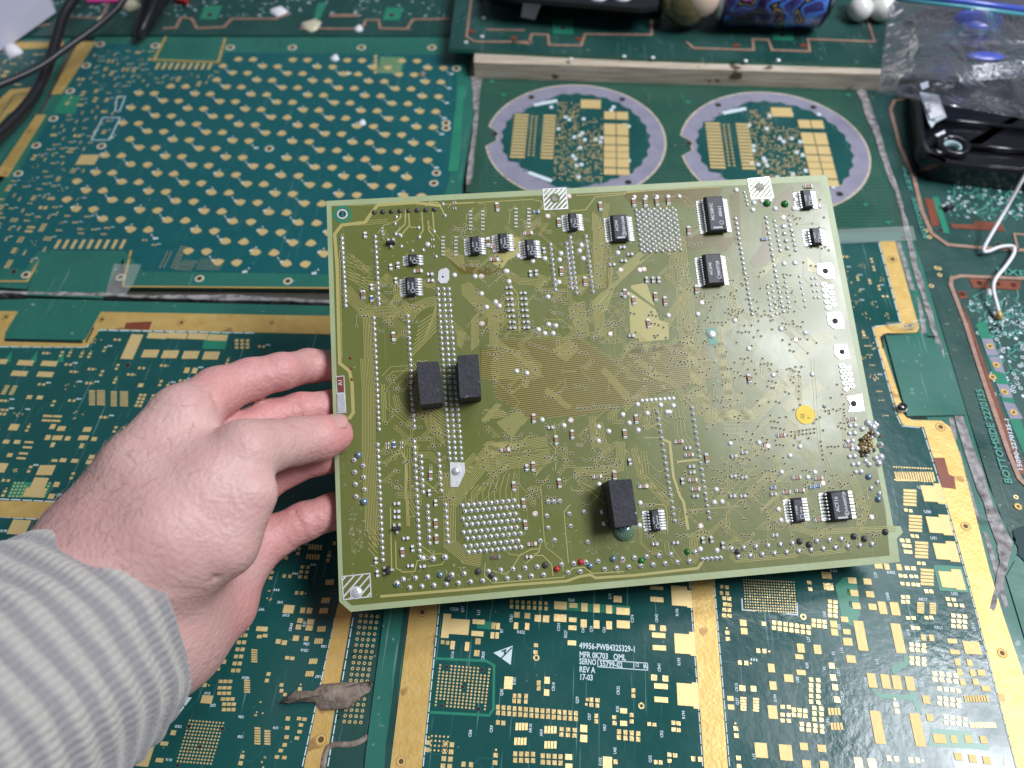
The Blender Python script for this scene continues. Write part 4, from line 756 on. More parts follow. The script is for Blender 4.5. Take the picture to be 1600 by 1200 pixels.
# wide supply track round the left and the bottom
wire([(690, 322), (648, 317), (590, 321), (577, 338), (570, 348), (534, 352), (523, 366), (527, 420), (530, 540), (531, 568), (546, 580), (550, 600), (552, 645), (545, 655)], 5.5, 'btrace', .0024)
wire([(594, 932), (750, 919), (800, 914), (885, 908), (905, 901), (922, 898), (930, 903), (990, 899), (1090, 888), (1098, 876)], 4, 'btrace', .0024)
wire([(758, 880), (757, 900), (770, 911), (880, 902), (895, 888), (912, 886), (925, 896), (975, 893)], 1.6); wire([(1046, 690), (1052, 745), (1062, 775), (1068, 785), (1075, 828)], 4.5, 'btrace', .0024); wire([(1036, 687), (1048, 692)], 4); wire([(1055, 722), (1092, 718)], 3)
wire([(665, 322), (672, 316), (684, 317), (692, 330), (694, 338)], 2.6)
for pts in ([(626, 330), (626, 340), (617, 349)], [(634, 328), (633, 350), (618, 366)], [(638, 330), (640, 352), (626, 369)], [(640, 355), (652, 356)], [(659, 332), (661, 360), (655, 370)], [(676, 330), (678, 360)], [(669, 345), (670, 360), (678, 370)]): wire(pts, 2.2)
bundle([(555, 350), (600, 346), (606, 345)], 3, 3.2); bundle([(535, 365), (530, 420), (533, 560)], 2, 3)
bundle([(540, 400), (560, 412), (575, 425)], 3, 5); bundle([(541, 412), (562, 418), (582, 420)], 2, 5); bundle([(545, 430), (565, 438), (583, 440)], 3, 5)
bundle([(540, 452), (550, 465), (570, 486), (630, 488), (640, 475)], 8, 1.8); bundle([(575, 486), (577, 520), (578, 560)], 8, 2.0)
bundle([(573, 560), (576, 610), (576, 700), (580, 780), (582, 830)], 9, 1.9); bundle([(582, 830), (592, 852)], 5, 3.5)
for i in range(5): wire([(575 + 0 * i, 820 + 9 * i), (590, 838 + 9 * i)], 1)
bundle([(632, 488), (665, 474), (682, 470)], 7, 2.2); bundle([(548, 398), (580, 430)], 2, 3); bundle([(540, 425), (575, 447), (586, 447)], 4, 4.4)
for i in range(9): wire([(640 + 2 * i, 560 - 7 * i), (655 + 3 * i, 545 - 7 * i), (682, 516 - 6.4 * i)], 1.1)
for i in range(7): wire([(648, 568 + 8 * i), (656, 585 + 9 * i), (668, 640 + 5 * i), (690 + i, 672 + 4 * i)], 1.0)
bundle([(660, 640), (705, 672), (712, 676)], 7, 4.0); bundle([(600, 590), (612, 577), (640, 575)], 2, 8); bundle([(598, 600), (600, 660)], 3, 2.2); bundle([(605, 610), (606, 636), (650, 672)], 2, 5)
bundle([(618, 618), (622, 635), (640, 650), (660, 652)], 4, 3)
bundle([(612, 480), (620, 466), (650, 440), (680, 447)], 5, 2); bundle([(600, 430), (618, 445), (622, 470)], 4, 3)
# lower left tracks
for k, (x0, x1) in enumerate(((608, 612), (612, 616), (616, 620))): wire([(x0, 722 - 6 * k), (x0 + 8, 712 - 5 * k), (625, 708 - 5 * k), (632 + k, 716), (636 + 2 * k, 822)], 1.1)
bundle([(636, 700), (637, 780), (652, 806)], 3, 4); wire([(642, 760), (665, 753), (686, 771)], 1.4); wire([(610, 793), (612, 890)], 1.8); wire([(618, 845), (619, 888), (630, 894), (648, 893), (652, 876), (676, 873)], 1.6)
wire([(657, 852), (676, 866), (690, 865), (696, 872)], 1.2); wire([(657, 862), (675, 874)], 1.2); wire([(668, 885), (690, 882), (696, 874)], 1.3); wire([(638, 808), (650, 806)], 1); bundle([(627, 700), (630, 690), (655, 700)], 3, 2.4)
bundle([(702, 785), (703, 850), (730, 872), (752, 876)], 8, 2.0); bundle([(704, 785), (730, 752), (752, 725), (790, 722), (860, 712)], 10, 2.2); bundle([(752, 716), (765, 702), (790, 700), (855, 690)], 7, 2.4)
bundle([(700, 738), (702, 785)], 8, 2); bundle([(728, 740), (733, 724), (745, 712)], 6, 2.3)
for i in range(9): wire([(728 + 9 * i, 788), (727 + 9 * i, 772 - i), (740 + 8 * i, 760 - 3 * i)], 1)
for i in range(4): wire([(790, 792 + 22 * i), (796, 800 + 22 * i), (812, 803 + 20 * i) if i < 3 else (812, 868)], 1.2)
wire([(822, 880), (842, 862), (846, 845)], 1.6); wire([(770, 892), (790, 898), (800, 888), (812, 868), (830, 858), (842, 858)], 1.6); wire([(838, 868), (848, 868), (862, 882), (864, 900)], 1.6)
bundle([(843, 760), (845, 762), (850, 840), (853, 855), (878, 875), (880, 893)], 1, 2, 1.4); wire([(858, 743), (843, 760)], 1.2); wire([(891, 788), (881, 800), (888, 880)], 1.4)
wire([(892, 760), (894, 767), (920, 766), (950, 790)], 1.1); wire([(901, 750), (925, 762), (955, 780)], 1.1)
bundle([(900, 737), (950, 735), (968, 730), (970, 690)], 6, 1.8); bundle([(935, 660), (940, 690), (948, 706)], 6, 1.8); bundle([(925, 650), (930, 700)], 5, 2)
wire([(868, 700), (868, 735)], 1.3); bundle([(990, 700), (1000, 742), (1046, 790)], 5, 2.3); bundle([(1003, 705), (1008, 745), (1050, 780)], 4, 4.5); wire([(866, 660), (869, 700)], 1.2); bundle([(860, 690), (890, 725)], 2, 4)
bundle([(975, 640), (1005, 610), (1012, 640), (1010, 670)], 3, 4); bundle([(1015, 625), (1020, 655), (1040, 670)], 4, 7); bundle([(1060, 640), (1065, 680), (1080, 700)], 3, 6)
wire([(1005, 684), (1036, 684)], 1.2); wire([(1010, 672), (1030, 660), (1034, 640)], 1.2); wire([(1072, 797), (1155, 791)], 1); wire([(1015, 795), (1018, 788), (1038, 789), (1042, 800), (1043, 830)], 1.3)
# middle dense horizontal field
field([(783, 532), (905, 530), (960, 566), (1100, 540), (1120, 590), (1030, 615), (985, 632), (900, 650), (820, 652), (775, 618), (768, 575), (770, 545)])
field([(750, 545), (815, 548), (845, 570), (840, 590), (752, 592)], z=.0013); field([(985, 546), (1082, 536), (1085, 570), (1010, 600), (960, 585)], z=.0016)
for pts, a_ in ( ([(752, 640), (790, 638), (800, 650), (752, 660)], 0), ([(752, 688), (806, 690), (850, 704), (848, 712), (752, 716)], 0),): hatch(pts, a_ + 4, 2.9, 1.25, jit=10)
for pts, a_ in (([(860, 548), (890, 530), (905, 545), (885, 566)], -38), ([(770, 525), (800, 545), (840, 575), (850, 590), (838, 588), (798, 552), (765, 532)], -42), ([(855, 605), (895, 635), (886, 640), (850, 612)], -40), ([(945, 572), (990, 622), (975, 625), (938, 580)], -50), ([(815, 590), (828, 592), (825, 606), (818, 606)], 60), ([(1000, 560), (1040, 590), (1032, 597), (990, 565)], -40), ([(752, 655), (775, 630), (785, 632), (758, 662)], 55), ([(775, 660), (812, 640), (825, 655), (798, 685)], 48), ([(925, 475), (945, 490), (948, 530), (930, 520)], 86), ([(885, 480), (912, 470), (922, 525), (905, 530)], 86), ([(736, 500), (748, 486), (748, 540), (735, 550)], 86), ([(712, 515), (728, 520), (722, 545), (714, 540)], 86), ([(762, 488), (782, 488), (778, 545), (765, 542)], 86)): hatch(pts, a_, 1.9, .9)
hatch([(775, 528), (905, 524), (965, 560), (1100, 534), (1122, 588), (1035, 612), (985, 634), (900, 652), (820, 654), (770, 620), (764, 575), (766, 545)], 3, 3.3, .75, jit=6)
hatch([(752, 545), (815, 545), (848, 570), (842, 592), (752, 594)], 3, 3.3, .75)
hatch([(735, 440), (745, 452), (800, 500), (770, 506), (722, 462), (720, 445)], -42, 2.2, 1.0); hatch([(690, 395), (728, 425), (724, 400), (700, 388)], -45, 2, 1.0)
hatch([(925, 330), (938, 340), (955, 400), (950, 450), (930, 452), (926, 400)], 83, 2.0, 1.0); hatch([(938, 380), (952, 372), (958, 420), (955, 450), (944, 450)], 83, 1.9, 1.0)
hatch([(925, 470), (1000, 408), (1012, 402), (960, 450), (948, 485), (930, 495)], 40, 2.0, 1.0); hatch([(962, 425), (1000, 392), (1010, 396), (968, 438)], 40, 2, 1)
field([(986, 446), (1010, 442), (1030, 500), (1044, 505), (1045, 530), (1000, 535), (985, 520), (983, 470)], 'btrace', .0013); field([(985, 450), (1035, 488), (1036, 492), (984, 455)], 'olive', .0018)
field([(1260, 400), (1275, 415), (1290, 420), (1288, 428), (1262, 424)], 'btrace', .0013); bundle([(1005, 588), (1034, 588), (1060, 606), (1072, 640)], 4, 2.6)
field([(970, 300), (1130, 290), (1125, 305), (1075, 330), (1072, 316), (1010, 312), (985, 318)]); field([(1070, 365), (1150, 372), (1135, 392), (1122, 392), (1115, 384), (1085, 392), (1070, 385)]); field([(1190, 345), (1200, 360), (1205, 400), (1206, 413), (1178, 418), (1172, 408), (1192, 380)]); field([(785, 366), (812, 372), (812, 400), (795, 405), (785, 420), (770, 412), (775, 395)], 'btrace', .0012)
field([(1140, 305), (1155, 300), (1158, 380), (1148, 382)]); field([(700, 405), (770, 420), (790, 418), (775, 430), (720, 428)]); field([(1210, 310), (1238, 290), (1246, 312), (1240, 335), (1210, 328)])
for pts in ([(1060, 520), (1080, 515), (1100, 620), (1088, 622)], [(1118, 520), (1128, 520), (1148, 640), (1130, 620)], [(1100, 640), (1185, 640), (1180, 655), (1100, 660)]): hatch(pts, 86 if pts[0][0] != 1100 else 0, 2.6, 1.0)
bundle([(1060, 370), (1064, 400), (1068, 440), (1098, 640), (1118, 650), (1178, 650), (1212, 615), (1250, 590)], 9, 2.0); bundle([(1040, 430), (1060, 450), (1062, 520)], 4, 2.2)
bundle([(1130, 400), (1150, 500), (1120, 520), (1140, 620), (1165, 625)], 6, 2.6); bundle([(1076, 455), (1050, 490), (1035, 520)], 5, 3); bundle([(1245, 560), (1275, 530), (1300, 524)], 8, 2.3); bundle([(1130, 664), (1160, 664)], 5, 7)
bundle([(1225, 640), (1245, 625), (1282, 600)], 7, 2.2); bundle([(1222, 690), (1248, 648), (1268, 640)], 9, 2.4); bundle([(1250, 700), (1275, 725)], 6, 3); bundle([(1205, 770), (1240, 825), (1280, 836), (1290, 830), (1400, 826)], 4, 2.0)
bundle([(1270, 560), (1275, 640), (1282, 700), (1300, 740), (1310, 755)], 2, 5); bundle([(1330, 745), (1345, 780), (1352, 800), (1340, 830)], 5, 2.2); bundle([(1140, 868), (1150, 876), (1240, 868), (1252, 860), (1268, 866), (1318, 860), (1324, 838)], 3, 2.0)
bundle([(1090, 875), (1082, 870), (1084, 840), (1100, 832)], 6, 2); bundle([(1060, 880), (1045, 860), (1044, 848)], 3, 6)
# copper hatched under the top edge
bundle([(545, 322), (600, 320), (640, 317)], 1, 2); wire([(690, 320), (830, 312), (846, 315), (848, 328)], 1.4); wire([(900, 306), (970, 302), (1010, 299)], 1.4); wire([(892, 330), (915, 328), (930, 308), (975, 304), (980, 300), (1130, 292)], 1.5); bundle([(948, 318), (945, 340), (952, 360)], 4, 2.2)
for pts in ([(700, 325), (706, 318), (740, 316), (760, 320)], [(728, 345), (730, 335), (740, 325)], [(795, 350), (797, 330), (806, 322)], [(700, 395), (688, 375), (668, 350)], [(620, 345), (600, 352), (590, 365)], [(603, 360), (598, 372), (610, 385)]): wire(pts, 1.1)
for i in range(6): wire([(800, 455 + 9 * i), (788, 460 + 9 * i), (782, 470 + 9 * i)], 1)
wire([(797, 444), (809, 460), (812, 520)], 1.6); bundle([(790, 425), (812, 440), (845, 442), (848, 430)], 5, 2); bundle([(870, 440), (930, 432)], 5, 2)
# random short tracks with via ends
vias = []
VZ = [(545, 445, 700, 520), (600, 560, 690, 690), (600, 695, 700, 780), (740, 440, 850, 530), (750, 660, 960, 780), (830, 480, 980, 540), (960, 480, 1100, 640), (1060, 420, 1240, 560), (1100, 560, 1250, 640), (1130, 640, 1290, 740), (1000, 720, 1200, 870), (1190, 740, 1400, 860), (860, 440, 960, 540), (700, 340, 850, 430), (880, 340, 960, 430), (1000, 300, 1080, 420), (760, 535, 1100, 660), (1230, 300, 1290, 420), (1290, 600, 1345, 700)]
rnd = random.Random(4)
for x0, y0, x1, y1 in VZ:
    n_ = int((x1 - x0) * (y1 - y0) / (300 if (x0, y0) != (760, 535) else 900))
    for _ in range(n_):
        x, y = rnd.uniform(x0, x1), rnd.uniform(y0, y1); dx_, dy_ = rnd.choice(((1, 0), (0, 1), (1, 1), (1, -1), (-1, 1))); L = rnd.uniform(8, 34)
        k_ = rnd.random()
        if k_ < .55:
            p1 = (x + dx_ * L, y + dy_ * L * .9); p2 = (p1[0] + rnd.choice((0, L * .5, -L * .4)), p1[1] + rnd.choice((0, L * .5)))
            if all(inpoly(*p_, [(525, 330), (1276, 292), (1376, 855), (550, 930)]) for p_ in (p1, p2)):
                n2 = rnd.choice((1, 1, 2, 3, 4)); bundle([(x, y), p1, p2], n2, 2.7, .8); vias.append((x, y)); vias.append(p2)
        elif k_ < .9:
            for j in range(rnd.choice((1, 2, 3, 4))): vias.append((x + j * 5.6, y + rnd.uniform(-1, 1) + j * rnd.choice((0, 1.5))))
vias += [(845 + 5 * i, 455 + .3 * i) for i in range(10)] + [(902 + 6 * i, 640 - .6 * i) for i in range(11)] + [(828 + 7 * i, 537 + 2.4 * i) for i in range(7)] + [(762 + 7 * i, 541 + 1.5 * i) for i in range(8)] + [(1236 + 6 * i, 675 - .8 * i) for i in range(7)] + [(1236 + 6 * i, 681 - .8 * i) for i in range(7)] + [(992 + 6 * i, 559 - 3.5 * i) for i in range(8)] + [(1110 + 6 * i, 504) for i in range(5)] + [(1282 + 1 * i, 690 + 7 * i) for i in range(5)] + [(930 + 6 * i, 715 + i * .8) for i in range(6)] + [(929 + 6.5 * i, 727 + 1.2 * i) for i in range(5)]
vm = MB()
for x, y in vias:
    if not inpoly(x, y, [(525, 330), (1280, 292), (1380, 855), (550, 930)]): continue
    a = B(x, y); q = 2.6 * SB; vm.ring(a[0], a[1], q * .66, q, .0008, .0028, MT['viaring'], 8); vm.disc(a[0], a[1], q * .68, .0008, .0024, MT['black'], 6)
vm.build('via_holes', HB, kind='stuff'); fld.build('copper_areas', HB, kind='stuff')
# solder dots in rows -----------------------------------------------------
sd = MB()
def sdot(x, y, r=2.9, m='solder', h=.8, pin=True, lean=0):
    a = B(x, y); q = r * 1.22 * bs(x, y)[0]
    sd.dome(a[0], a[1], q, .0008, q * h, MT[m], 8, 3)
    if pin: sd.disc(a[0] + lean * q, a[1], q * .3, q * h * .8, q * (h + .28), MT['pin'], 6)
def row(p0, p1, n, r=2.9, **k):
    for i in range(n): t_ = i / max(1, n - 1); sdot(p0[0] + (p1[0] - p0[0]) * t_, p0[1] + (p1[1] - p0[1]) * t_, r, **k)
row((534, 373), (540, 478), 15, 3.0); row((586, 370), (592, 475), 14); row((584, 497), (592, 671), 21); row((590, 695), (598, 875), 20, 3.1); row((637, 494), (647, 666), 21); row((647, 690), (656, 870), 20, 3.1)
for (x0, x1) in ((684, 702.5), (693, 711.5), (701, 721)): row((x0, 451.5), (x1, 717), 32, 2.8)
row((657.5, 713), (661, 769), 7, 3.1); row((685, 710), (689, 767), 7, 3.1); row((668, 791), (671, 849), 7, 3.1); row((696, 789), (700, 847), 7, 3.1)
for (a_, b_) in (((722, 790), (803, 782)), ((726.5, 799), (809, 791.5)), ((723, 811), (805, 803)), ((728, 820), (810.5, 812.5)), ((724, 832), (807, 824)), ((729.7, 841.6), (813, 833.5)), ((726, 854), (809, 845)), ((731.5, 863), (814, 855))): row(a_, b_, 10, 3.3)
for i in range(14):
    for j in range(9):
        x = 993 + 4.75 * i + 1.15 * j * .95; y = 329 - .25 * i + 7.7 * j + (3.6 if i % 2 else 0); sdot(x, y, 2.3, pin=False, h=1.2)
for i in range(5): sdot(991 + 17.5 * i, 308 - .2 * i, 3.2, 'tin', .7, False)
row((859.7, 382), (867.5, 453), 10); row((884.6, 381), (893, 451), 10); row((890.6, 371), (900.6, 458), 12); row((915, 369.5), (926, 456), 12)
row((1149, 342), (1175, 491), 20, 2.6, pin=False, h=.9); row((1196.5, 340), (1214, 441), 13, 2.6, pin=False); row((1210, 346), (1219, 392), 7, 2.6, pin=False); row((1233, 345), (1243, 391), 7, 2.6, pin=False); row((1216, 450), (1224, 487), 6, 2.4, pin=False); row((1226, 433), (1233, 481), 7, 2.2, pin=False); row((1249, 432), (1258, 479), 6, 2, pin=False)
for i in range(6):
    for j in (0, 7): sdot(1199 + 1.4 * i + j, 450 + 8.8 * i - .5 * j, 2.2, 'tin', .8, False)
for i in range(4):
    for j in (0, 6): sdot(1268 + 1.5 * i + j, 435 + 10 * i, 2, 'tin', .8, False)
row((1223, 354), (1230, 388), 4, 3.2, pin=False); row((1163, 301), (1168, 320), 4, 2.1, pin=False); row((1288, 635), (1318, 632), 1)
row((1035.7 - 8.5, 822 - 177), (1054, 814), 18, 2.9); row((1081, 638), (1108, 810), 19, 2.9); row((1002, 626), (1052, 623), 8, 2.6, 'tin' if 0 else 'solder') if 0 else None
for i in range(8): sdot(1003 + 7 * i, 626 - .5 * i, 2.8, 'tin', .6, False)
# bigger single dots
for x, y in ((742, 432), (809, 400 - 0), (710, 430), (790, 424), (795, 440), (752, 459), (760, 480), (774, 472), (780, 478), (792, 424), (876, 396), (874, 406), (873, 441), (908, 383), (905, 392), (911, 404), (965, 395), (856, 464), (851, 404), (832, 408), (807, 580), (823, 583), (847, 656), (881, 665), (935, 667), (951, 674), (935, 689), (973, 648), (983, 661), (997, 672), (1011, 646), (1042, 644), (996, 632), (1032, 633), (1052, 634), (1046, 644), (857, 507), (868, 509), (841, 515), (851, 521), (864, 521), (668, 382), (1150, 297), (1178, 317), (1176, 328), (1190, 314), (1203, 313), (1229, 317), (1243, 312), (1211, 326), (1240, 326), (1280, 322), (1225, 412), (1242, 411), (1225, 354), (1044, 493), (1090, 491), (1148, 501), (1170, 545), (1220, 514), (1258, 520), (1208, 586), (1269, 585), (1141, 693), (1186, 692), (1250, 698), (1234, 712), (1221, 738), (1273, 738), (1262, 746), (936, 757), (1000, 786), (999, 821), (1119, 765), (1116, 785), (1128, 784), (1240, 794), (1216, 796), (1220, 813), (1094, 858), (1120, 860), (661, 872)): sdot(x, y, 3.6, 'tin', .55, False)
for x, y in ((676, 873), (695, 871), (620, 912)): sdot(x, y, 4.6)
for x, y in ((844, 845), (866, 844), (854, 806), (856, 825), (889, 803), (891, 822), (912, 800), (941, 800), (944, 818), (918, 847), (856, 784), (865, 784), (874, 783)): sdot(x, y, 3.4, lean=.3)
for x, y in ((619, 339), (624, 367), (654, 356), (655, 371), (678, 362), (695, 337), (617, 350), (618, 366), (626, 369), (644, 392), (661, 391), (681, 401), (692, 319), (627, 385)): sdot(x, y, 2.6)
row((585, 332), (678, 328), 8, 3.6, 'solder' if 0 else 'pin') if 0 else None
for i in range(8): sdot(585 + 13.4 * i, 332 - .6 * i, 3.4, 'pin', .9, True)
# connector pins on the left under the thumb, and the two bottom rows
for i, (x, y) in enumerate(((553, 719), (554, 738), (555, 757), (556, 776), (567, 728), (568, 746), (569, 765))): sdot(x, y, 3.6, lean=.2)
sdot(560, 711, 4.6, 'bluepin', .9, False); sdot(569, 784, 5, 'bluepin', .9, False)
rowA = [(630 + 19 * i, 905 - 1.75 * i) for i in range(39)]; rowB = [(640 + 19 * i, 918 - 1.78 * i) for i in range(39)]
spec = {(620, 913): 'bluepin', (688, 898): 'bluepin', (700, 905): 'pin', (747, 893): 'pin', (768, 899): 'pin', (852, 883): 'pin', (870, 889): 'redpin', (907, 878): 'redpin', (922, 884): 'bluepin', (958, 873): 'bluepin', (1002, 876): 'greenpin', (1074, 862): 'greenpin', (1152, 862): 'pin', (1249, 846): 'pin', (1264, 851): 'pin', (1334, 838): 'pin', (1350, 842): 'pin', (1383, 831): 'pin', (1357, 745): 'bluepin', (1372, 780): 'bluepin'}
for x, y in rowA + rowB:
    if x > 1385 or any(math.hypot(x - a_, y - b_) < 8 for a_, b_ in spec) or 1088 < x < 1135: continue
    sdot(x, y, 3.7, lean=(x - 740) / 900)
for (x, y), m_ in spec.items(): sdot(x, y, 4.3, m_, .9, m_ == 'pin', .2)
for i in range(5): sdot(1097 + 7.2 * i, 874 - .6 * i, 3.2)
for x, y in ((1371, 754), (1361, 763), (1374, 771)): sdot(x, y, 3.4, lean=.4)
for x, y in ((1198, 318), (1226, 319)): sdot(x, y, 5, 'greenpin', .9, False)
for x, y in ((889, 307), (856, 338), (970, 422), (1006, 421), (1097, 473), (1000, 303 + 119), (954, 522), (892, 657), (753, 506), (836, 803), (972, 875), (1095, 822), (1286, 755), (1362, 808), (1243, 531), (1200, 697), (752, 432), (1224, 340)):
    a = B(x, y); q = 4.6 * SB; sd.ring(a[0], a[1], q * .62, q, .0008, .002, MT['pinkpad'], 12); sd.disc(a[0], a[1], q * .55, .0008, .004, MT['tin'], 10)
for x0, y0 in ((1287, 445), (1315, 572)):
    for j in range(5): 
        for i in range(2):
            if j == 4 and i: continue
            x, y = x0 + 1.7 * j + 10 * i, y0 + 9 * j + 4 * i; a = B(x, y); q = 4.6 * SB; sd.disc(a[0], a[1], q * 1.1, .0008, .006, MT['tin'], 12, q * .8); sd.disc(a[0] + .002, a[1], q * .35, .006, .0075, MT['black'], 7)
sd.build('solder_joints', HB, kind='stuff', smooth=True)
# small parts --------------------------------------------------------------
def smd(kind):
    b = MB(); e_ = 'tin'; bd = {'cap': 'cap', 'res': 'res', 'blue': 'bluepart', 'bare': 'tin'}[kind]
    b.box(0, .38, 1.0, .26, 0, .75, MT[e_], 0, .06); b.box(0, -.38, 1.0, .26, 0, .75, MT[e_], 0, .06)
    if kind != 'bare': b.box(0, 0, .92, .5 if kind != 'res' else .36, 0, .7 if kind != 'res' else .72, MT[bd], 0, .03)
    b.box(0, .55, .8, .16, 0, .35, MT[e_], 0, .03); b.box(0, -.55, .8, .16, 0, .35, MT[e_], 0, .03)
    if kind == 'res': b.box(0, 0, .4, .12, .72, .73, MT['ink']); b.box(0, .25, .9, .16, 0, .7, MT['tin']); b.box(0, -.25, .9, .16, 0, .7, MT['tin'])
    return b.mesh({'cap': 'chip_capacitor', 'res': 'chip_resistor', 'blue': 'chip_diode', 'bare': 'chip_jumper'}[kind])
SMD = {k: smd(k) for k in ('cap', 'res', 'blue', 'bare')}
NM = {'cap': 'chip_capacitor', 'res': 'chip_resistor', 'blue': 'chip_diode', 'bare': 'solder_bridge'}
def part_at(k, x, y, w, l, rz): a = B(x, y); s_ = bs(x, y)[0]; inst(NM[k], SMD[k], HB, (a[0], a[1], .0008), (w * s_, l * s_, .013 if k != 'bare' else .008), rz + random.uniform(-.06, .06))
L = dict(cv=[(777, 324), (567, 461), (762, 379), (568, 461), (873, 348), (938, 323), (877, 424), (914, 440), (615, 526), (673, 743), (681, 818), (682, 842), (629, 863), (834, 686 - 32), (869, 688), (894, 679), (976, 459), (990, 454 + 16), (1024, 464), (1039, 471), (1013, 506), (994, 655), (976, 678), (833, 729), (803, 760), (874, 755), (818, 786), (821, 820), (1170, 592), (960, 743), (1076, 361), (1088, 453), (1104, 716), (990, 317), (1008, 317), (1026, 316), (1044, 314), (763, 378)], ch=[(653, 424), (773, 386), (825, 365), (772, 406), (789, 703), (933, 745), (1004, 760), (831, 850), (774, 870), (774, 870), (976, 460), (1060, 690), (1076, 711), (1082, 750), (1086, 764), (1005, 760), (1244, 746), (1228, 769), (1249, 766), (1278, 812), (1278, 777 - 30), (1262, 292), (1220, 726 - 46), (1325, 696), (1330, 655)],
         rv=[(622, 415), (619, 439), (850, 392), (829, 428), (838, 427), (671, 770), (681, 786), (588, 876), (645, 857), (823, 731), (984, 722), (1098, 844), (1111, 843), (1129, 852), (1066, 752), (590, 896), (1010, 438), (1020, 438), (1029, 438), (611, 418), (581, 449), (571, 368)], rh=[(972, 387), (984, 398), (974, 408), (956, 414), (860, 668), (986, 525), (826, 870), (620, 787), (620, 799), (620, 808), (634, 841), (672, 429), (673, 439), (641, 884), (660, 885), (1146, 713), (1162, 707), (1145, 744), (1162, 746), (1144, 775), (1160, 775), (1074, 700), (1080, 729), (1081, 738), (1086, 775), (1023, 850), (1055, 848), (1210, 836), (1208, 772)], bv=[(581, 467), (616, 695)], bh=[(838, 332), (1207, 762), (1268, 761), (1277, 759), (1193, 374)], jv=[(598, 365), (598, 359)], jh=[(605, 693), (627, 692), (605, 700), (627, 699), (710, 317), (710, 326), (676, 375), (676, 386), (1160, 779 - 70)])
for (k, o), lst in (((('cap'), 0), L['cv']), (('cap', 1), L['ch']), (('res', 0), L['rv']), (('res', 1), L['rh']), (('blue', 0), L['bv']), (('blue', 1), L['bh']), (('bare', 0), L['jv']), (('bare', 1), L['jh'])):
    for x, y in lst: w_, l_ = {'cap': (6.2, 12.5), 'res': (5.2, 9), 'blue': (5.4, 8.5), 'bare': (4.5, 4.5)}[k]; part_at(k, x, y, w_, l_, 1.5708 if o else 0)
for i in range(8):
    part_at('res', 794.5 + .9 * i, 450 + 9 * i, 4.2, 9.5, 1.5708); 
    if i < 7: part_at('res', 817 + .9 * i, 458.5 + 9 * i, 4.2, 9.5, 1.5708)
for x in (692, 712, 735, 754, 806, 826): # ladder networks of bare pads
    y0 = 371 if x < 720 else 331 if x < 790 else 327
    b = MB()
    for j in range(6):
        a = B(x, y0 + 5.6 * j); q = bs(x, y0)[0]; b.box(a[0], a[1], 6 * q, 3 * q, .0008, .007, MT['tin'], 0, .002)
    b.build('pad_ladder', HB)
# SOT packages
for x, y, rz in ((611, 381, 0), (620, 826, 0), (607, 891, 1.57)):
    e = B(x, y); q = bs(x, y)[0]; b = MB(); b.box(0, 0, 13 * q, 6 * q, 0, .03, MT['chip'], 0, .004)
    for dx_, dy_ in ((-4, 5.5), (4, 5.5), (0, -5.5)): b.box(dx_ * q, dy_ * q, 4.5 * q, 6 * q, 0, .012, MT['tin'], 0, .003)
    o = b.build('transistor_package', HB); o.location = (e[0], e[1], .0008); o.rotation_euler.z = rz
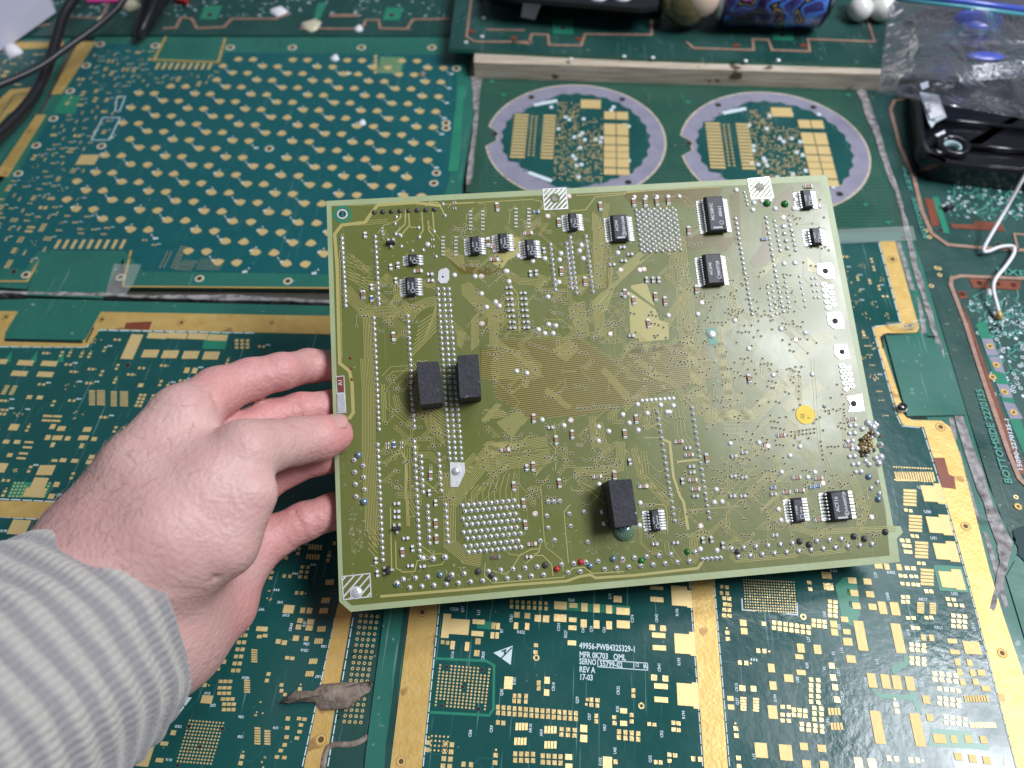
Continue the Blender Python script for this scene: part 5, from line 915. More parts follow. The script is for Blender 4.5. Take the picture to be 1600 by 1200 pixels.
# chips ---------------------------------------------------------------------
def chip(x, y, w, l, n, text, h=.05, lead=6.5, big=False):
    h *= .62; lead *= 1.15; w *= 1.04
    q = bs(x, y)[0]; a = B(x, y, h / 2); W, Lh = w * q, l * q; o = BF
    b = MB(); c_ = .006; z1 = h
    P0 = [(-W / 2, -Lh / 2), (W / 2, -Lh / 2), (W / 2, Lh / 2), (-W / 2, Lh / 2)]; ins = lambda k: [(px_ - math.copysign(k, px_), py_ - math.copysign(k, py_)) for px_, py_ in P0]
    r0, r1, r2, r3 = ins(.006), P0, ins(.004), ins(.009); zz = [.006, h * .45, h - .005, h]
    vs = [(*p, z_) for r_, z_ in zip((r0, r1, r2, r3), zz) for p in r_]; fs = [[k * 4 + i, k * 4 + (i + 1) % 4, k * 4 + 4 + (i + 1) % 4, k * 4 + 4 + i] for k in range(3) for i in range(4)] + [[12, 13, 14, 15]]
    b.add(vs, fs, MT['chip']); b.disc(W * .28, -Lh * .38, .007, h, h + .0004, MT['black'], 10)
    body = b.build('chip', HB); body.location = (a[0], a[1], .0008)
    ld = MB(); pt = Lh * .93 / n
    for i in range(n):
        for s_ in (-1, 1):
            yy = (i - (n - 1) / 2) * pt; wd = pt * .46; x0 = s_ * W / 2; x1 = s_ * (W / 2 + lead * q * .35); x2 = s_ * (W / 2 + lead * q)
            pr = [(x0, h * .5), (x1, h * .5), (x1 + s_ * .004, .008), (x2, .006), (x2, .001)]
            vs = [(px_, yy - wd / 2, pz) for px_, pz in pr] + [(px_, yy + wd / 2, pz) for px_, pz in pr]; k = 5
            fs = [[j, j + 1, k + j + 1, k + j] if s_ < 0 else [j, k + j, k + j + 1, j + 1] for j in range(4)]; fs += [[0, 1, 2], [k, k + 2, k + 1], [2, 3, 4], [k + 2, k + 4, k + 3]]
            ld.add(vs, fs, MT['lead']); ld.box((x1 + x2) / 2 + s_ * .004, yy, abs(x2 - x1) + .01, wd * 1.35, 0, .003, MT['tin'])
            if i in (0, n - 1): ld.box((x1 + x2) / 2, yy, abs(x2 - x1) + .012, wd * 1.9, 0, .005, MT['tin'])
    l_ = ld.build('chip_leads', body, kind='stuff')
    if text:
        t_ = MB(); rows_ = text.split('|'); m_ = len(rows_)
        for i, r_ in enumerate(rows_):
            s_ = min(W * .17, Lh * .8 / max(5, len(r_)) * 1.1); xx = (i - (m_ - 1) / 2) * W * .42
            t_.text(r_, xx, .0 if not big else Lh * .05, s_, math.radians(90), h + .0006, MT['ink'])
        if m_ > 1:
            t_.ring(W * .2, -Lh * .27, .008, .0105, h, h + .0006, MT['ink'], 14)
        if big: t_.box(-W * .02, -Lh * .4, W * .5, .008, h, h + .0006, MT['ink'])
        t_.build('chip_lettering', body, kind='stuff')
    return body
chip(645, 406, 13, 18, 4, '4560|JRC', .045, 5.5); chip(642, 448, 15, 31, 7, '74HC14|M9430', .05, 6); chip(742, 384, 13.5, 30, 7, 'AC14|9422', .05, 6); chip(786, 379, 13.5, 30, 7, 'AC32|(M)9418', .05, 6); chip(828, 389, 13.5, 31, 7, 'AC08|9425', .05, 6)
chip(895, 347, 13, 29, 7, 'F125|9412', .05, 6); chip(968, 357, 24, 43, 10, 'AC244|XABAG608', .06, 6, True); chip(1117, 336, 28, 58, 14, 'MC68HC|68661', .07, 6, True); chip(1114, 422, 27, 50, 12, 'AC646|MA9728', .07, 6)
chip(1260, 312, 15, 30, 7, 'HC08|9430', .05, 6); chip(1274, 370, 15, 28, 6, 'HC74|9431', .05, 6); chip(1023, 813, 13.5, 33, 7, 'ACT14|AMA9428', .05, 6.5); chip(1246, 797, 17, 37, 8, 'LT1280|9713', .05, 6); chip(1311, 790, 30, 45, 8, 'ACT16|XXAAM9728', .07, 7, True)
# tinned mounting pads --------------------------------------------------------
def tinpad(pts, hole=None, r=4, name='tinned_pad'):
    b = MB(); b.prism(bp(pts), .0008, .0045, MT['tin'])
    if hole: a = B(*hole); b.disc(a[0], a[1], r * SB * 1.15, .0045, .0052, MT['grime'], 14); b.disc(a[0], a[1], r * SB, .0052, .006, MT['black'], 14)
    return b.build(name, HB)
tinpad([(689, 421), (698, 419), (702, 423), (702, 436), (698, 443), (688, 443), (684, 438), (685, 425)], (692, 433), 1.6)
tinpad([(703, 722), (726, 723), (727, 738), (716, 761), (704, 761)], None); a = B(713, 736); b = MB(); b.dome(a[0], a[1], .02, .0045, .014, MT['solder'], 10); b.build('solder_blob', HB, smooth=True)
tinpad([(1276, 413), (1297, 411), (1302, 418), (1304, 436), (1290, 436), (1277, 428)], (1289, 424), 4.6); tinpad([(1291, 490), (1310, 487), (1317, 496), (1319, 514), (1304, 514), (1294, 507)], (1304, 502), 4.8); tinpad([(1303, 540), (1322, 538), (1327, 560), (1312, 562), (1304, 555)], (1315, 550), 4.2); tinpad([(1322, 620), (1346, 616), (1350, 642), (1325, 644), (1328, 632)], (1333, 631), 4.6)
for pts, hole, stripes in (([(848, 296), (884, 294), (887, 326), (851, 328)], (867, 310), 9), ([(1168, 280), (1201, 277), (1208, 309), (1174, 311)], (1187, 293), 9), ([(534, 901), (578, 896), (580, 932), (537, 937)], (557, 926), 6)):
    b = MB(); q = [np.array(B(*p)) for p in pts]; hw = (.012 if stripes == 9 else .006)
    b.ribbon(q + [q[0]], .005, .0008, .003, MT['tin'])
    P_ = np.array(q); d = np.array([.7071, .7071]); nn = np.array([-.7071, .7071]); t0, t1 = (P_ @ nn).min(), (P_ @ nn).max(); st = (t1 - t0) / stripes
    for k in range(stripes):
        t_ = t0 + (k + .5) * st; xs = []
        for i in range(4):
            p0, p1 = P_[i], P_[(i + 1) % 4]; a0, a1 = p0 @ nn - t_, p1 @ nn - t_
            if a0 * a1 < 0: xs.append((p0 + (p1 - p0) * a0 / (a0 - a1)) @ d)
        if len(xs) == 2: b.ribbon([d * min(xs) + nn * t_, d * max(xs) + nn * t_], st * (.5 if stripes == 9 else .28), .0008, .0028, MT['tin'])
    a = B(*hole)
    if stripes == 9: b.disc(a[0], a[1], .024, .0028, .0034, MT['olive'], 18); b.disc(a[0], a[1], .015, .0034, .0038, MT['grime'], 16)
    else: b.dome(a[0], a[1], .023, .0028, .01, MT['solder'], 10); b.ring(a[0], a[1], .022, .027, .0028, .0045, MT['tin'])
    b.build('hatched_ground_pad', HB)
# green mounting hole top left, clear glue, etched writing
b = MB(); a = B(535, 335); b.ring(a[0], a[1], .030, .043, .0008, .0018, MT['greenfill'], 24); b.ring(a[0], a[1], .018, .025, .0008, .004, MT['tin'], 24); b.disc(a[0], a[1], .0185, .0008, .002, MT['mask'], 20); b.build('mounting_hole', HB)
b = MB(); 
for body, p0, p1, s_ in (('MADE IN GER', (547, 803), (553, 880), 5.5), ('310-(12340)', (560, 798), (567, 880), 5.5), ('RU9212', (532, 700), (536, 752), 6.5)):
    q0, q1 = B(*p0), B(*p1); c = (q0 + q1) / 2; d = q1 - q0; b.text(body, c[0], c[1], s_ * SB, math.atan2(d[1], d[0]), .0012, MT['etch'], sx=.95)
b.text('A1', *B(532, 598), 6 * SB, math.radians(90), .0062, MT['tin'])
b.build('etched_lettering', HB, kind='stuff')
b = MB(); b.prism(bp([(525, 588), (538, 587), (541, 645), (527, 646)]), .0008, .003, MT['tin']); b.prism(bp([(526.5, 589.5), (537, 588.5), (538, 613), (528, 613.5)]), .003, .0055, MT['redcopper']); b.prism(bp([(527, 616), (538.5, 615), (540.5, 643), (528, 644)]), .003, .006, MT['solder']); b.build('revision_patch', HB)
for x, y in ((548, 559), (549, 576), (550, 593)): a = B(x, y); b = MB(); b.dome(a[0], a[1], .008, .001, .006, MT['redcopper'], 8); b.build('brown_flux_drop', HB, smooth=True)
# rubber blocks -----------------------------------------------------------------
def block(px, h, lab):
    """px: the four corners of the top face"""
    top = [B(x, y, h) for x, y in px]; b = MB(); n = 4; cyc = np.mean(top, axis=0); rr = .006
    pts = []
    for i in range(4):
        p0, p, p1 = top[i - 1], top[i], top[(i + 1) % 4]; d0 = (p0 - p) / np.linalg.norm(p0 - p); d1 = (p1 - p) / np.linalg.norm(p1 - p)
        pts += [p + d0 * rr, p + (d0 + d1) * rr * .3, p + d1 * rr]
    P0 = np.array(pts); lv = [(1.0, .0008), (1.0, h - .005), (.992, h - .0015), (.975, h)]
    vs = [(*(cyc + (p - cyc) * k), z_) for k, z_ in lv for p in P0]; m_ = len(P0)
    if sum(P0[i][0] * P0[(i + 1) % m_][1] - P0[(i + 1) % m_][0] * P0[i][1] for i in range(m_)) > 0: fl = False
    else: fl = True
    fs = [[k * m_ + i, k * m_ + (i + 1) % m_, (k + 1) * m_ + (i + 1) % m_, (k + 1) * m_ + i] for k in range(3) for i in range(m_)] + [[3 * m_ + i for i in range(m_)]]
    if fl: fs = [f[::-1] for f in fs]
    b.add(vs, fs, MT['foam']); return b.build('rubber_block', HB, label=lab)
block([(650, 566), (685, 564), (692, 629), (657, 633.5)], .115, 'left one of the upper pair of black rubber blocks, dusty')
block([(714, 555.5), (747, 553), (752.5, 620), (718, 622.5)], .115, 'right one of the upper pair of black rubber blocks, over the pin rows')
block([(950, 750.5), (987, 748), (997.5, 820), (961, 825)], .14, 'lone lower black rubber block with clear glue at its foot')
b = MB(); a = B(975, 829); b.dome(a[0], a[1], .048, .0008, .03, MT['glue'], 14, 4); b.dome(a[0] - .005, a[1] + .012, .02, .02, .016, MT['bluepin'], 10, 3); b.build('glue_blob', HB, smooth=True)
b = MB(); a = B(1112, 523); b.prism(bp([(1103, 514), (1119, 513), (1121, 538), (1107, 539)]), .0008, .003, MT['greenfill']); b.dome(a[0], a[1], .022, .003, .01, MT['tin'], 8, 3); b.build('repair_patch', HB, smooth=True)
# yellow sticker
b = MB(); a = B(1258, 648); b.disc(a[0], a[1], .0445, .0022, .0042, MT['stick'], 40); b.text('22', a[0] - .015, a[1] - .006, .016, math.radians(80), .0046, MT['pen']); b.text('F', a[0] + .014, a[1] - .016, .012, math.radians(100), .0046, MT['pen']); b.build('round_sticker', HB, label='round yellow paper sticker with faint pen marks')
# burnt solder mess at the right edge
bb = MB(); rnd = random.Random(9)
for i in range(46):
    x, y = rnd.gauss(1354, 8), rnd.gauss(693, 11); a = B(x, y); bb.dome(a[0], a[1], rnd.uniform(.006, .016), .001, rnd.uniform(.01, .022), MT['burn' if rnd.random() < .85 else 'solder'], 8, 3, (rnd.uniform(-.004, .004), rnd.uniform(-.004, .004)))
for x, y, r_ in ((1356, 661, .018), (1364, 668, .02), (1370, 664, .011), (1375, 695, .016), (1376, 714, .018), (1368, 716, .015), (1373, 724, .016), (1347, 670, .014), (1358, 726, .014), (1352, 720, .012)): a = B(x, y); bb.dome(a[0], a[1], r_, .001, r_ * .8, MT['solder'], 9, 3)
for i in range(7): a = B(1333 + rnd.uniform(-4, 4) + i * 1.5, 665 + 12 * i); bb.dome(a[0], a[1], .014, .001, .010, MT['solder'], 8, 3); bb.dome(a[0] - .025, a[1], .011, .001, .009, MT['tin'], 8, 3)
bb.build('burnt_solder_cluster', HB, smooth=True, label='burnt brown flux and solder lumps at the right edge')
# pale scuffs of dried flux
b = MB(); rnd = random.Random(12)
MT['scuff'] = mat('dried_white_flux', (.45, .48, .34), .7)
for _ in range(260):
    x, y = rnd.choice(((rnd.gauss(700, 60), rnd.gauss(900, 10)), (rnd.gauss(555, 12), rnd.gauss(820, 40)), (rnd.gauss(930, 60), rnd.gauss(850, 30)), (rnd.gauss(600, 30), rnd.gauss(420, 50)), (rnd.uniform(560, 1380), rnd.uniform(320, 880))))
    if not inpoly(x, y, [(520, 325), (1283, 285), (1383, 860), (545, 935)]): continue
    a = B(x, y); t_ = rnd.uniform(0, 3.1); l_ = rnd.uniform(.004, .02); b.ribbon([a, a + np.array([math.cos(t_), math.sin(t_)]) * l_], .0016, .0008, .0025, MT['scuff'])
b.build('flux_residue', HB, kind='stuff'); tr.build('copper_tracks', HB, kind='stuff')
# ================================================================ the hand
def bz(x, y):                                    # height of the held board's face under a picture point
    p = BF.w(*BF.uv(x, y)); return p[2]
def Wp(x, y, z): return np.array(T(x, y, z), float)
def sdf_mesh(prims, creases, lo, hi, step):
    g = [np.arange(lo[i], hi[i], step, dtype=np.float32) for i in range(3)]; X, Y, Z = np.meshgrid(*g, indexing='ij')
    def cone(a, b, r0, r1):
        a = np.array(a, np.float32); b = np.array(b, np.float32); d = b - a; L2 = float(d @ d) + 1e-9
        t = np.clip(((X - a[0]) * d[0] + (Y - a[1]) * d[1] + (Z - a[2]) * d[2]) / L2, 0, 1)
        return np.sqrt((X - a[0] - t * d[0]) ** 2 + (Y - a[1] - t * d[1]) ** 2 + (Z - a[2] - t * d[2]) ** 2) - (r0 + (r1 - r0) * t)
    def smin(a, b, k): h = np.clip(.5 + .5 * (b - a) / k, 0, 1); return b + (a - b) * h - k * h * (1 - h)
    D = None
    for k, chain in prims:
        E = None
        for (a, r0), (b, r1) in zip(chain[:-1], chain[1:]):
            c = cone(a, b, r0, r1); E = c if E is None else smin(E, c, .03)
        D = E if D is None else smin(D, E, k)
    for a, b, w_, amp in creases: D += .75 * amp * np.exp(-(cone(a, b, 0, 0) / w_) ** 2)
    # surface nets
    ins = D < 0; nx, ny, nz = D.shape; c = np.zeros((nx - 1, ny - 1, nz - 1), int)
    for i in (0, 1):
        for j in (0, 1):
            for k in (0, 1): c += ins[i:nx - 1 + i, j:ny - 1 + j, k:nz - 1 + k]
    act = (c > 0) & (c < 8); idx = -np.ones(act.shape, int); cells = np.argwhere(act); idx[act] = np.arange(len(cells)); acc = np.zeros((len(cells), 3)); cnt = np.zeros(len(cells))
    corner = [(i, j, k) for i in (0, 1) for j in (0, 1) for k in (0, 1)]
    for p in corner:
        for q in corner:
            if p < q and sum(abs(a - b) for a, b in zip(p, q)) == 1:
                va = D[cells[:, 0] + p[0], cells[:, 1] + p[1], cells[:, 2] + p[2]]; vb = D[cells[:, 0] + q[0], cells[:, 1] + q[1], cells[:, 2] + q[2]]
                m_ = (va < 0) != (vb < 0); t = np.where(m_, va / (va - vb + 1e-12), 0)
                acc[m_] += (np.array(p) + (np.array(q) - np.array(p)) * t[:, None])[m_]; cnt[m_] += 1
    V = (cells + acc / cnt[:, None]) * step + np.array(lo)
    F_ = []
    for ax in range(3):
        a1, a2 = (ax + 1) % 3, (ax + 2) % 3; s0 = [slice(None)] * 3; s1 = [slice(None)] * 3; s0[ax] = slice(0, -1); s1[ax] = slice(1, None)
        ch = ins[tuple(s0)] != ins[tuple(s1)]; e = np.argwhere(ch); e = e[(e[:, a1] > 0) & (e[:, a2] > 0) & (e[:, a1] < D.shape[a1] - 1) & (e[:, a2] < D.shape[a2] - 1)]
        o1 = np.zeros(3, int); o1[a1] = 1; o2 = np.zeros(3, int); o2[a2] = 1
        q = [e, e - o1, e - o1 - o2, e - o2]; Q = np.stack([idx[p[:, 0], p[:, 1], p[:, 2]] for p in q], 1); fl = ins[e[:, 0], e[:, 1], e[:, 2]]
        Q[~fl] = Q[~fl][:, ::-1]; F_.append(Q)
    return V, np.concatenate(F_)
# forearm: centre of the cuff opening, axis towards the elbow (lower left, nearer the lens), sideways axis
WC = Wp(165, 978, .62); _v0 = (EYE - WC) / np.linalg.norm(EYE - WC); _l = Wp(20, 1083, .62) - WC; _l -= _v0 * (_l @ _v0); _l /= np.linalg.norm(_l)
CAX = .87 * _l + .50 * _v0; CAX /= np.linalg.norm(CAX); CE1 = np.cross(CAX, _v0); CE1 /= np.linalg.norm(CE1)
if proj(WC + CE1 * .3)[1] > 978: CE1 = -CE1
tz = bz(540, 676)
thumb = [(Wp(522, 679, tz + .083), .083), (Wp(500, 684, tz + .115), .094), (Wp(462, 689, tz + .17), .098), (Wp(420, 697, tz + .26), .104), (Wp(385, 706, tz + .33), .122)]
palm1 = [(Wp(385, 706, tz + .33), .122), (Wp(335, 765, .86), .19), (Wp(270, 835, .82), .23), (Wp(205, 880, .80), .23)]
web = [(Wp(392, 772, .88), .10), (Wp(345, 845, .80), .14), (Wp(275, 880, .76), .18)]
backI = [(Wp(285, 655, .92), .135), (Wp(225, 740, .88), .17), (Wp(160, 840, .78), .20)]
backM = [(Wp(300, 740, .70), .16), (Wp(240, 820, .65), .19), (Wp(180, 900, .65), .22)]
backR = [(Wp(345, 820, .50), .15), (Wp(285, 900, .48), .20), (Wp(200, 950, .55), .22)]
backP = [(Wp(378, 880, .36), .115), (Wp(345, 945, .33), .145), (Wp(280, 1000, .38), .18), (Wp(210, 1010, .48), .22)]
wrist = [(Wp(160, 885, .70), .225), (WC + CE1 * .12, .27), (WC + CAX * .5 + CE1 * .12, .29)]
wrist2 = [(Wp(252, 978, .52), .20), (WC - CE1 * .13, .25), (WC + CAX * .5 - CE1 * .13, .27)]
def under(x, y, r): return bz(x, y) - .022 - r
index = [(Wp(288, 650, .92), .118), (Wp(340, 612, .84), .102), (Wp(392, 592, .79), .088), (Wp(440, 580, .75), .080), (Wp(482, 572, under(515, 572, .082)), .079), (Wp(540, 572, under(540, 572, .080)), .072), (Wp(585, 578, under(585, 578, .07)), .062)]
middle = [(Wp(310, 735, .70), .13), (Wp(365, 682, .64), .10), (Wp(420, 655, .60), .088), (Wp(470, 642, .57), .080), (Wp(530, 634, under(530, 634, .085)), .078), (Wp(590, 638, under(590, 638, .08)), .068)]
ring = [(Wp(345, 808, .52), .115), (Wp(402, 758, .50), .092), (Wp(450, 730, .49), .082), (Wp(500, 713, .48), .080), (Wp(540, 708, under(540, 708, .088)), .075), (Wp(590, 705, under(590, 735, .085)), .065)]
pinky = [(Wp(385, 872, .36), .108), (Wp(430, 838, .35), .092), (Wp(475, 815, .35), .084), (Wp(520, 799, .33), .080), (Wp(560, 792, under(560, 792, .09)), .070), (Wp(590, 790, under(590, 790, .085)), .060)]
prims = [(.1, palm1), (.06, web), (.14, backI), (.14, backM), (.14, backR), (.13, backP), (.16, wrist), (.16, wrist2), (.04, thumb), (.045, index), (.04, middle), (.04, ring), (.045, pinky)]
vw = np.array([.1, -.5, .86])
def cr(p, q, z, w_=.010, amp=.012): return (Wp(*p, z), Wp(*q, z), w_, amp)
up = lambda ch, i, k=1.0: ch[i][0] + vw / np.linalg.norm(vw) * ch[i][1] * k
def across(ch, i, f, w_=.009, amp=.012, half=1.1, tilt=0):
    """a crease over a finger between joints i and i+1"""
    a, b = ch[i][0], ch[i + 1][0]; c = a + (b - a) * f; r = ch[i][1] + (ch[i + 1][1] - ch[i][1]) * f; d = (b - a) / np.linalg.norm(b - a); v = EYE - c; v /= np.linalg.norm(v); v -= d * (v @ d); v /= np.linalg.norm(v); s_ = np.cross(d, v)
    pts = [c + (s_ * math.sin(t) + v * math.cos(t)) * r + d * tilt * t for t in np.linspace(-half, half, 6)]
    return [(p0, p1, w_, amp) for p0, p1 in zip(pts[:-1], pts[1:])]
CR = []
for ch, i, f, kw in ((index, 2, .1, dict(amp=.013, tilt=-.03)), (index, 2, .42, dict(amp=.009, tilt=-.03)), (index, 4, .15, dict(amp=.013, tilt=-.02)), (index, 4, .0, dict(amp=.006)), (middle, 2, .9, dict(amp=.012)), (middle, 3, .3, dict(amp=.007)), (ring, 2, .5, dict(amp=.012)), (ring, 2, .85, dict(amp=.009)), (pinky, 1, .3, dict(amp=.009)), (pinky, 1, .9, dict(amp=.012)), (pinky, 2, .25, dict(amp=.009)), (thumb, 1, .1, dict(amp=.006)), (thumb, 1, .5, dict(amp=.005)), (thumb, 1, .8, dict(amp=.004)), (thumb, 3, .2, dict(amp=.004))): CR += across(ch, i, f, **kw)
# web folds between thumb and palm
def surf_crease(pxs, zs, w_=.012, amp=.014):
    P_ = [Wp(x, y, z) for (x, y), z in zip(pxs, zs)]; return [(a, b, w_, amp) for a, b in zip(P_[:-1], P_[1:])]
CR += surf_crease([(425, 742), (405, 728), (375, 725), (345, 735)], [1.0, 1.04, 1.08, 1.08], .012, .016)
CR += surf_crease([(323, 655), (310, 640), (320, 625), (312, 600)], [1.02, 1.02, 1.0, .98], .012, .013)
CR += surf_crease([(365, 655), (348, 640), (330, 622), (318, 612)], [.92, .94, .95, .95], .016, .018)
CR += surf_crease([(322, 905), (335, 898), (365, 872), (392, 835), (412, 800)], [.80, .82, .80, .78, .74], .014, .02)
CR += surf_crease([(290, 925), (260, 925), (240, 915)], [.85, .9, .93], .014, .018); CR += surf_crease([(372, 870), (395, 900), (398, 930), (385, 975)], [.6, .55, .52, .5], .012, .01)
CR += surf_crease([(418, 790), (425, 830), (420, 870)], [.5, .46, .44], .010, .010)
HV, HF = sdf_mesh(prims, CR, (-2.95, .15, -.05), (-.55, 2.75, 1.75), .0155)
me = bpy.data.meshes.new('person'); me.from_pydata(HV.tolist(), [], HF.tolist()); me.polygons.foreach_set('use_smooth', [True] * len(me.polygons))
def skin():
    m = mat('skin', (.54, .31, .285), .5, spec=.42, var=(.66, .43, .395), vscale=2.6, vamt=.45, bump=.45, bscale=34, sss=.22, detail=6)
    nt = m.node_tree; b = nt.nodes['Principled BSDF']; tc = nt.nodes.new('ShaderNodeTexCoord')
    n = nt.nodes.new('ShaderNodeTexNoise'); n.inputs['Scale'].default_value = 9; n.inputs['Detail'].default_value = 5; nt.links.new(tc.outputs['Object'], n.inputs[0])
    g = nt.nodes.new('ShaderNodeMapRange'); g.inputs[1].default_value = .42; g.inputs[2].default_value = .62; g.inputs[3].default_value = 0; g.inputs[4].default_value = .35; nt.links.new(n.outputs[0], g.inputs[0])
    mx = nt.nodes.new('ShaderNodeMixRGB'); mx.inputs[2].default_value = (.60, .32, .31, 1); old = b.inputs['Base Color'].links[0].from_socket; nt.links.new(g.outputs[0], mx.inputs[0]); nt.links.new(old, mx.inputs[1]); nt.links.new(mx.outputs[0], b.inputs['Base Color'])
    # fingers and the thumb tip are pinker than the back of the hand
    at = nt.nodes.new('ShaderNodeAttribute'); at.attribute_name = 'pink'; m2 = nt.nodes.new('ShaderNodeMixRGB'); m2.inputs[2].default_value = (.64, .255, .25, 1); nt.links.new(mx.outputs[0], m2.inputs[1]); nt.links.new(at.outputs['Fac'], m2.inputs[0]); nt.links.new(m2.outputs[0], b.inputs['Base Color'])
    v = nt.nodes.new('ShaderNodeTexVoronoi'); v.inputs['Scale'].default_value = 55; nt.links.new(tc.outputs['Object'], v.inputs[0]); bp0 = [x for x in nt.nodes if x.type == 'BUMP'][0]
    bp2 = nt.nodes.new('ShaderNodeBump'); bp2.inputs['Strength'].default_value = .45; bp2.inputs['Distance'].default_value = .004; nt.links.new(v.outputs['Distance'], bp2.inputs['Height']); nt.links.new(bp0.outputs[0], bp2.inputs['Normal']); nt.links.new(bp2.outputs[0], b.inputs['Normal'])
    return m
MT['skin'] = skin(); me.materials.append(MT['skin'])
at = me.attributes.new('pink', 'FLOAT', 'POINT'); pk = np.zeros(len(HV))
for ch, s0 in ((index, .5), (middle, .65), (ring, .7), (pinky, .55)):
    for c_, r_ in ch[1:]: pk = np.maximum(pk, s0 * np.exp(-np.maximum(0, np.linalg.norm(HV - c_, axis=1) - r_) ** 2 / .006))
for c_, r_, s0 in ((thumb[0][0], .10, .85), (backP[1][0], .2, .5), (backR[0][0], .2, .5)): pk = np.maximum(pk, s0 * np.exp(-np.maximum(0, np.linalg.norm(HV - c_, axis=1) - r_ * .7) ** 2 / .006))
at.data.foreach_set('value', pk.astype(np.float32))
hand = bpy.data.objects.new('person', me); COL.objects.link(hand)
md = hand.modifiers.new('smooth', 'SMOOTH'); md.factor = .5; md.iterations = 3
tag(hand, 'bare left hand in a ribbed grey-and-cream sleeve, holding the circuit board between thumb and fingers', 'person')
# thumbnail seen edge on, at the far side of the tip
nb = MB(); ta, tb_ = thumb[0][0], thumb[1][0]; dd = (ta - tb_) / np.linalg.norm(ta - tb_); vv = EYE - ta; vv /= np.linalg.norm(vv); sd_ = np.cross(dd, vv); sd_ = sd_ if sd_[1] > 0 else -sd_
nv = .80 * sd_ + .55 * vv; nv -= dd * (nv @ dd); nv /= np.linalg.norm(nv); sv_ = np.cross(dd, nv); nvs = []; nfs = []; NU, NW = 9, 8
for i in range(NU):
    u_ = -1 + 2 * i / (NU - 1)
    for j in range(NW):
        w_ = j / (NW - 1); al_ = u_ * .78; ln = -.075 + w_ * (.125 - .03 * u_ * u_); rr_ = .0875 + .001 - (.022 * max(0, w_ - .55) ** 1.3); nvs.append(ta + dd * ln + (nv * math.cos(al_) + sv_ * math.sin(al_)) * rr_)
for i in range(NU - 1): nfs += [[i * NW + j, i * NW + j + 1, (i + 1) * NW + j + 1, (i + 1) * NW + j] for j in range(NW - 1)]
nb.add(nvs, nfs, mat('thumb_nail', (.60, .33, .30), .3, coat=.3)); no = nb.build('thumb_nail', hand, smooth=True); sm_ = no.modifiers.new('thick', 'SOLIDIFY'); sm_.thickness = .005; sm_.offset = 0
# hair
hb = MB(); MT['hair'] = mat('dark_body_hair', (.33, .23, .20), .6); me.update(); N = np.zeros(len(HV) * 3); me.vertices.foreach_get('normal', N); N = N.reshape(-1, 3); rnd = random.Random(2)
for _ in range(15000):
    i = rnd.randrange(len(HV)); p = HV[i]
    if N[i] @ ((EYE - p) / np.linalg.norm(EYE - p)) < .05: continue
    s_ = proj(p)
    dens = math.exp(-((s_[0] - 130) ** 2 + (s_[1] - 790) ** 2) / 5500) + .45 * math.exp(-((s_[0] - 225) ** 2 + (s_[1] - 700) ** 2) / 3500) + .12 * math.exp(-((s_[0] - 450) ** 2 + (s_[1] - 655) ** 2) / 250)
    if rnd.random() > dens * .35: continue
    t_ = np.array([rnd.gauss(.2, .5), rnd.gauss(.6, .5), rnd.gauss(0, .3)]); t_ -= N[i] * (t_ @ N[i]); t_ /= np.linalg.norm(t_) + 1e-6; q = np.cross(N[i], t_) * rnd.gauss(0, .4); L_ = rnd.uniform(.03, .075)
    pts = [p, p + t_ * L_ * .4 + N[i] * L_ * .12, p + t_ * L_ * .75 + q * L_ * .3 + N[i] * L_ * .14, p + t_ * L_ + q * L_ * .8 + N[i] * L_ * .10]
    hb.tube(pts, [.0006, .0005, .0004, .0002], MT['hair'], 3, False)
hb.build('body_hair', hand, kind='stuff', label='fine dark hairs on the wrist and back of the hand')
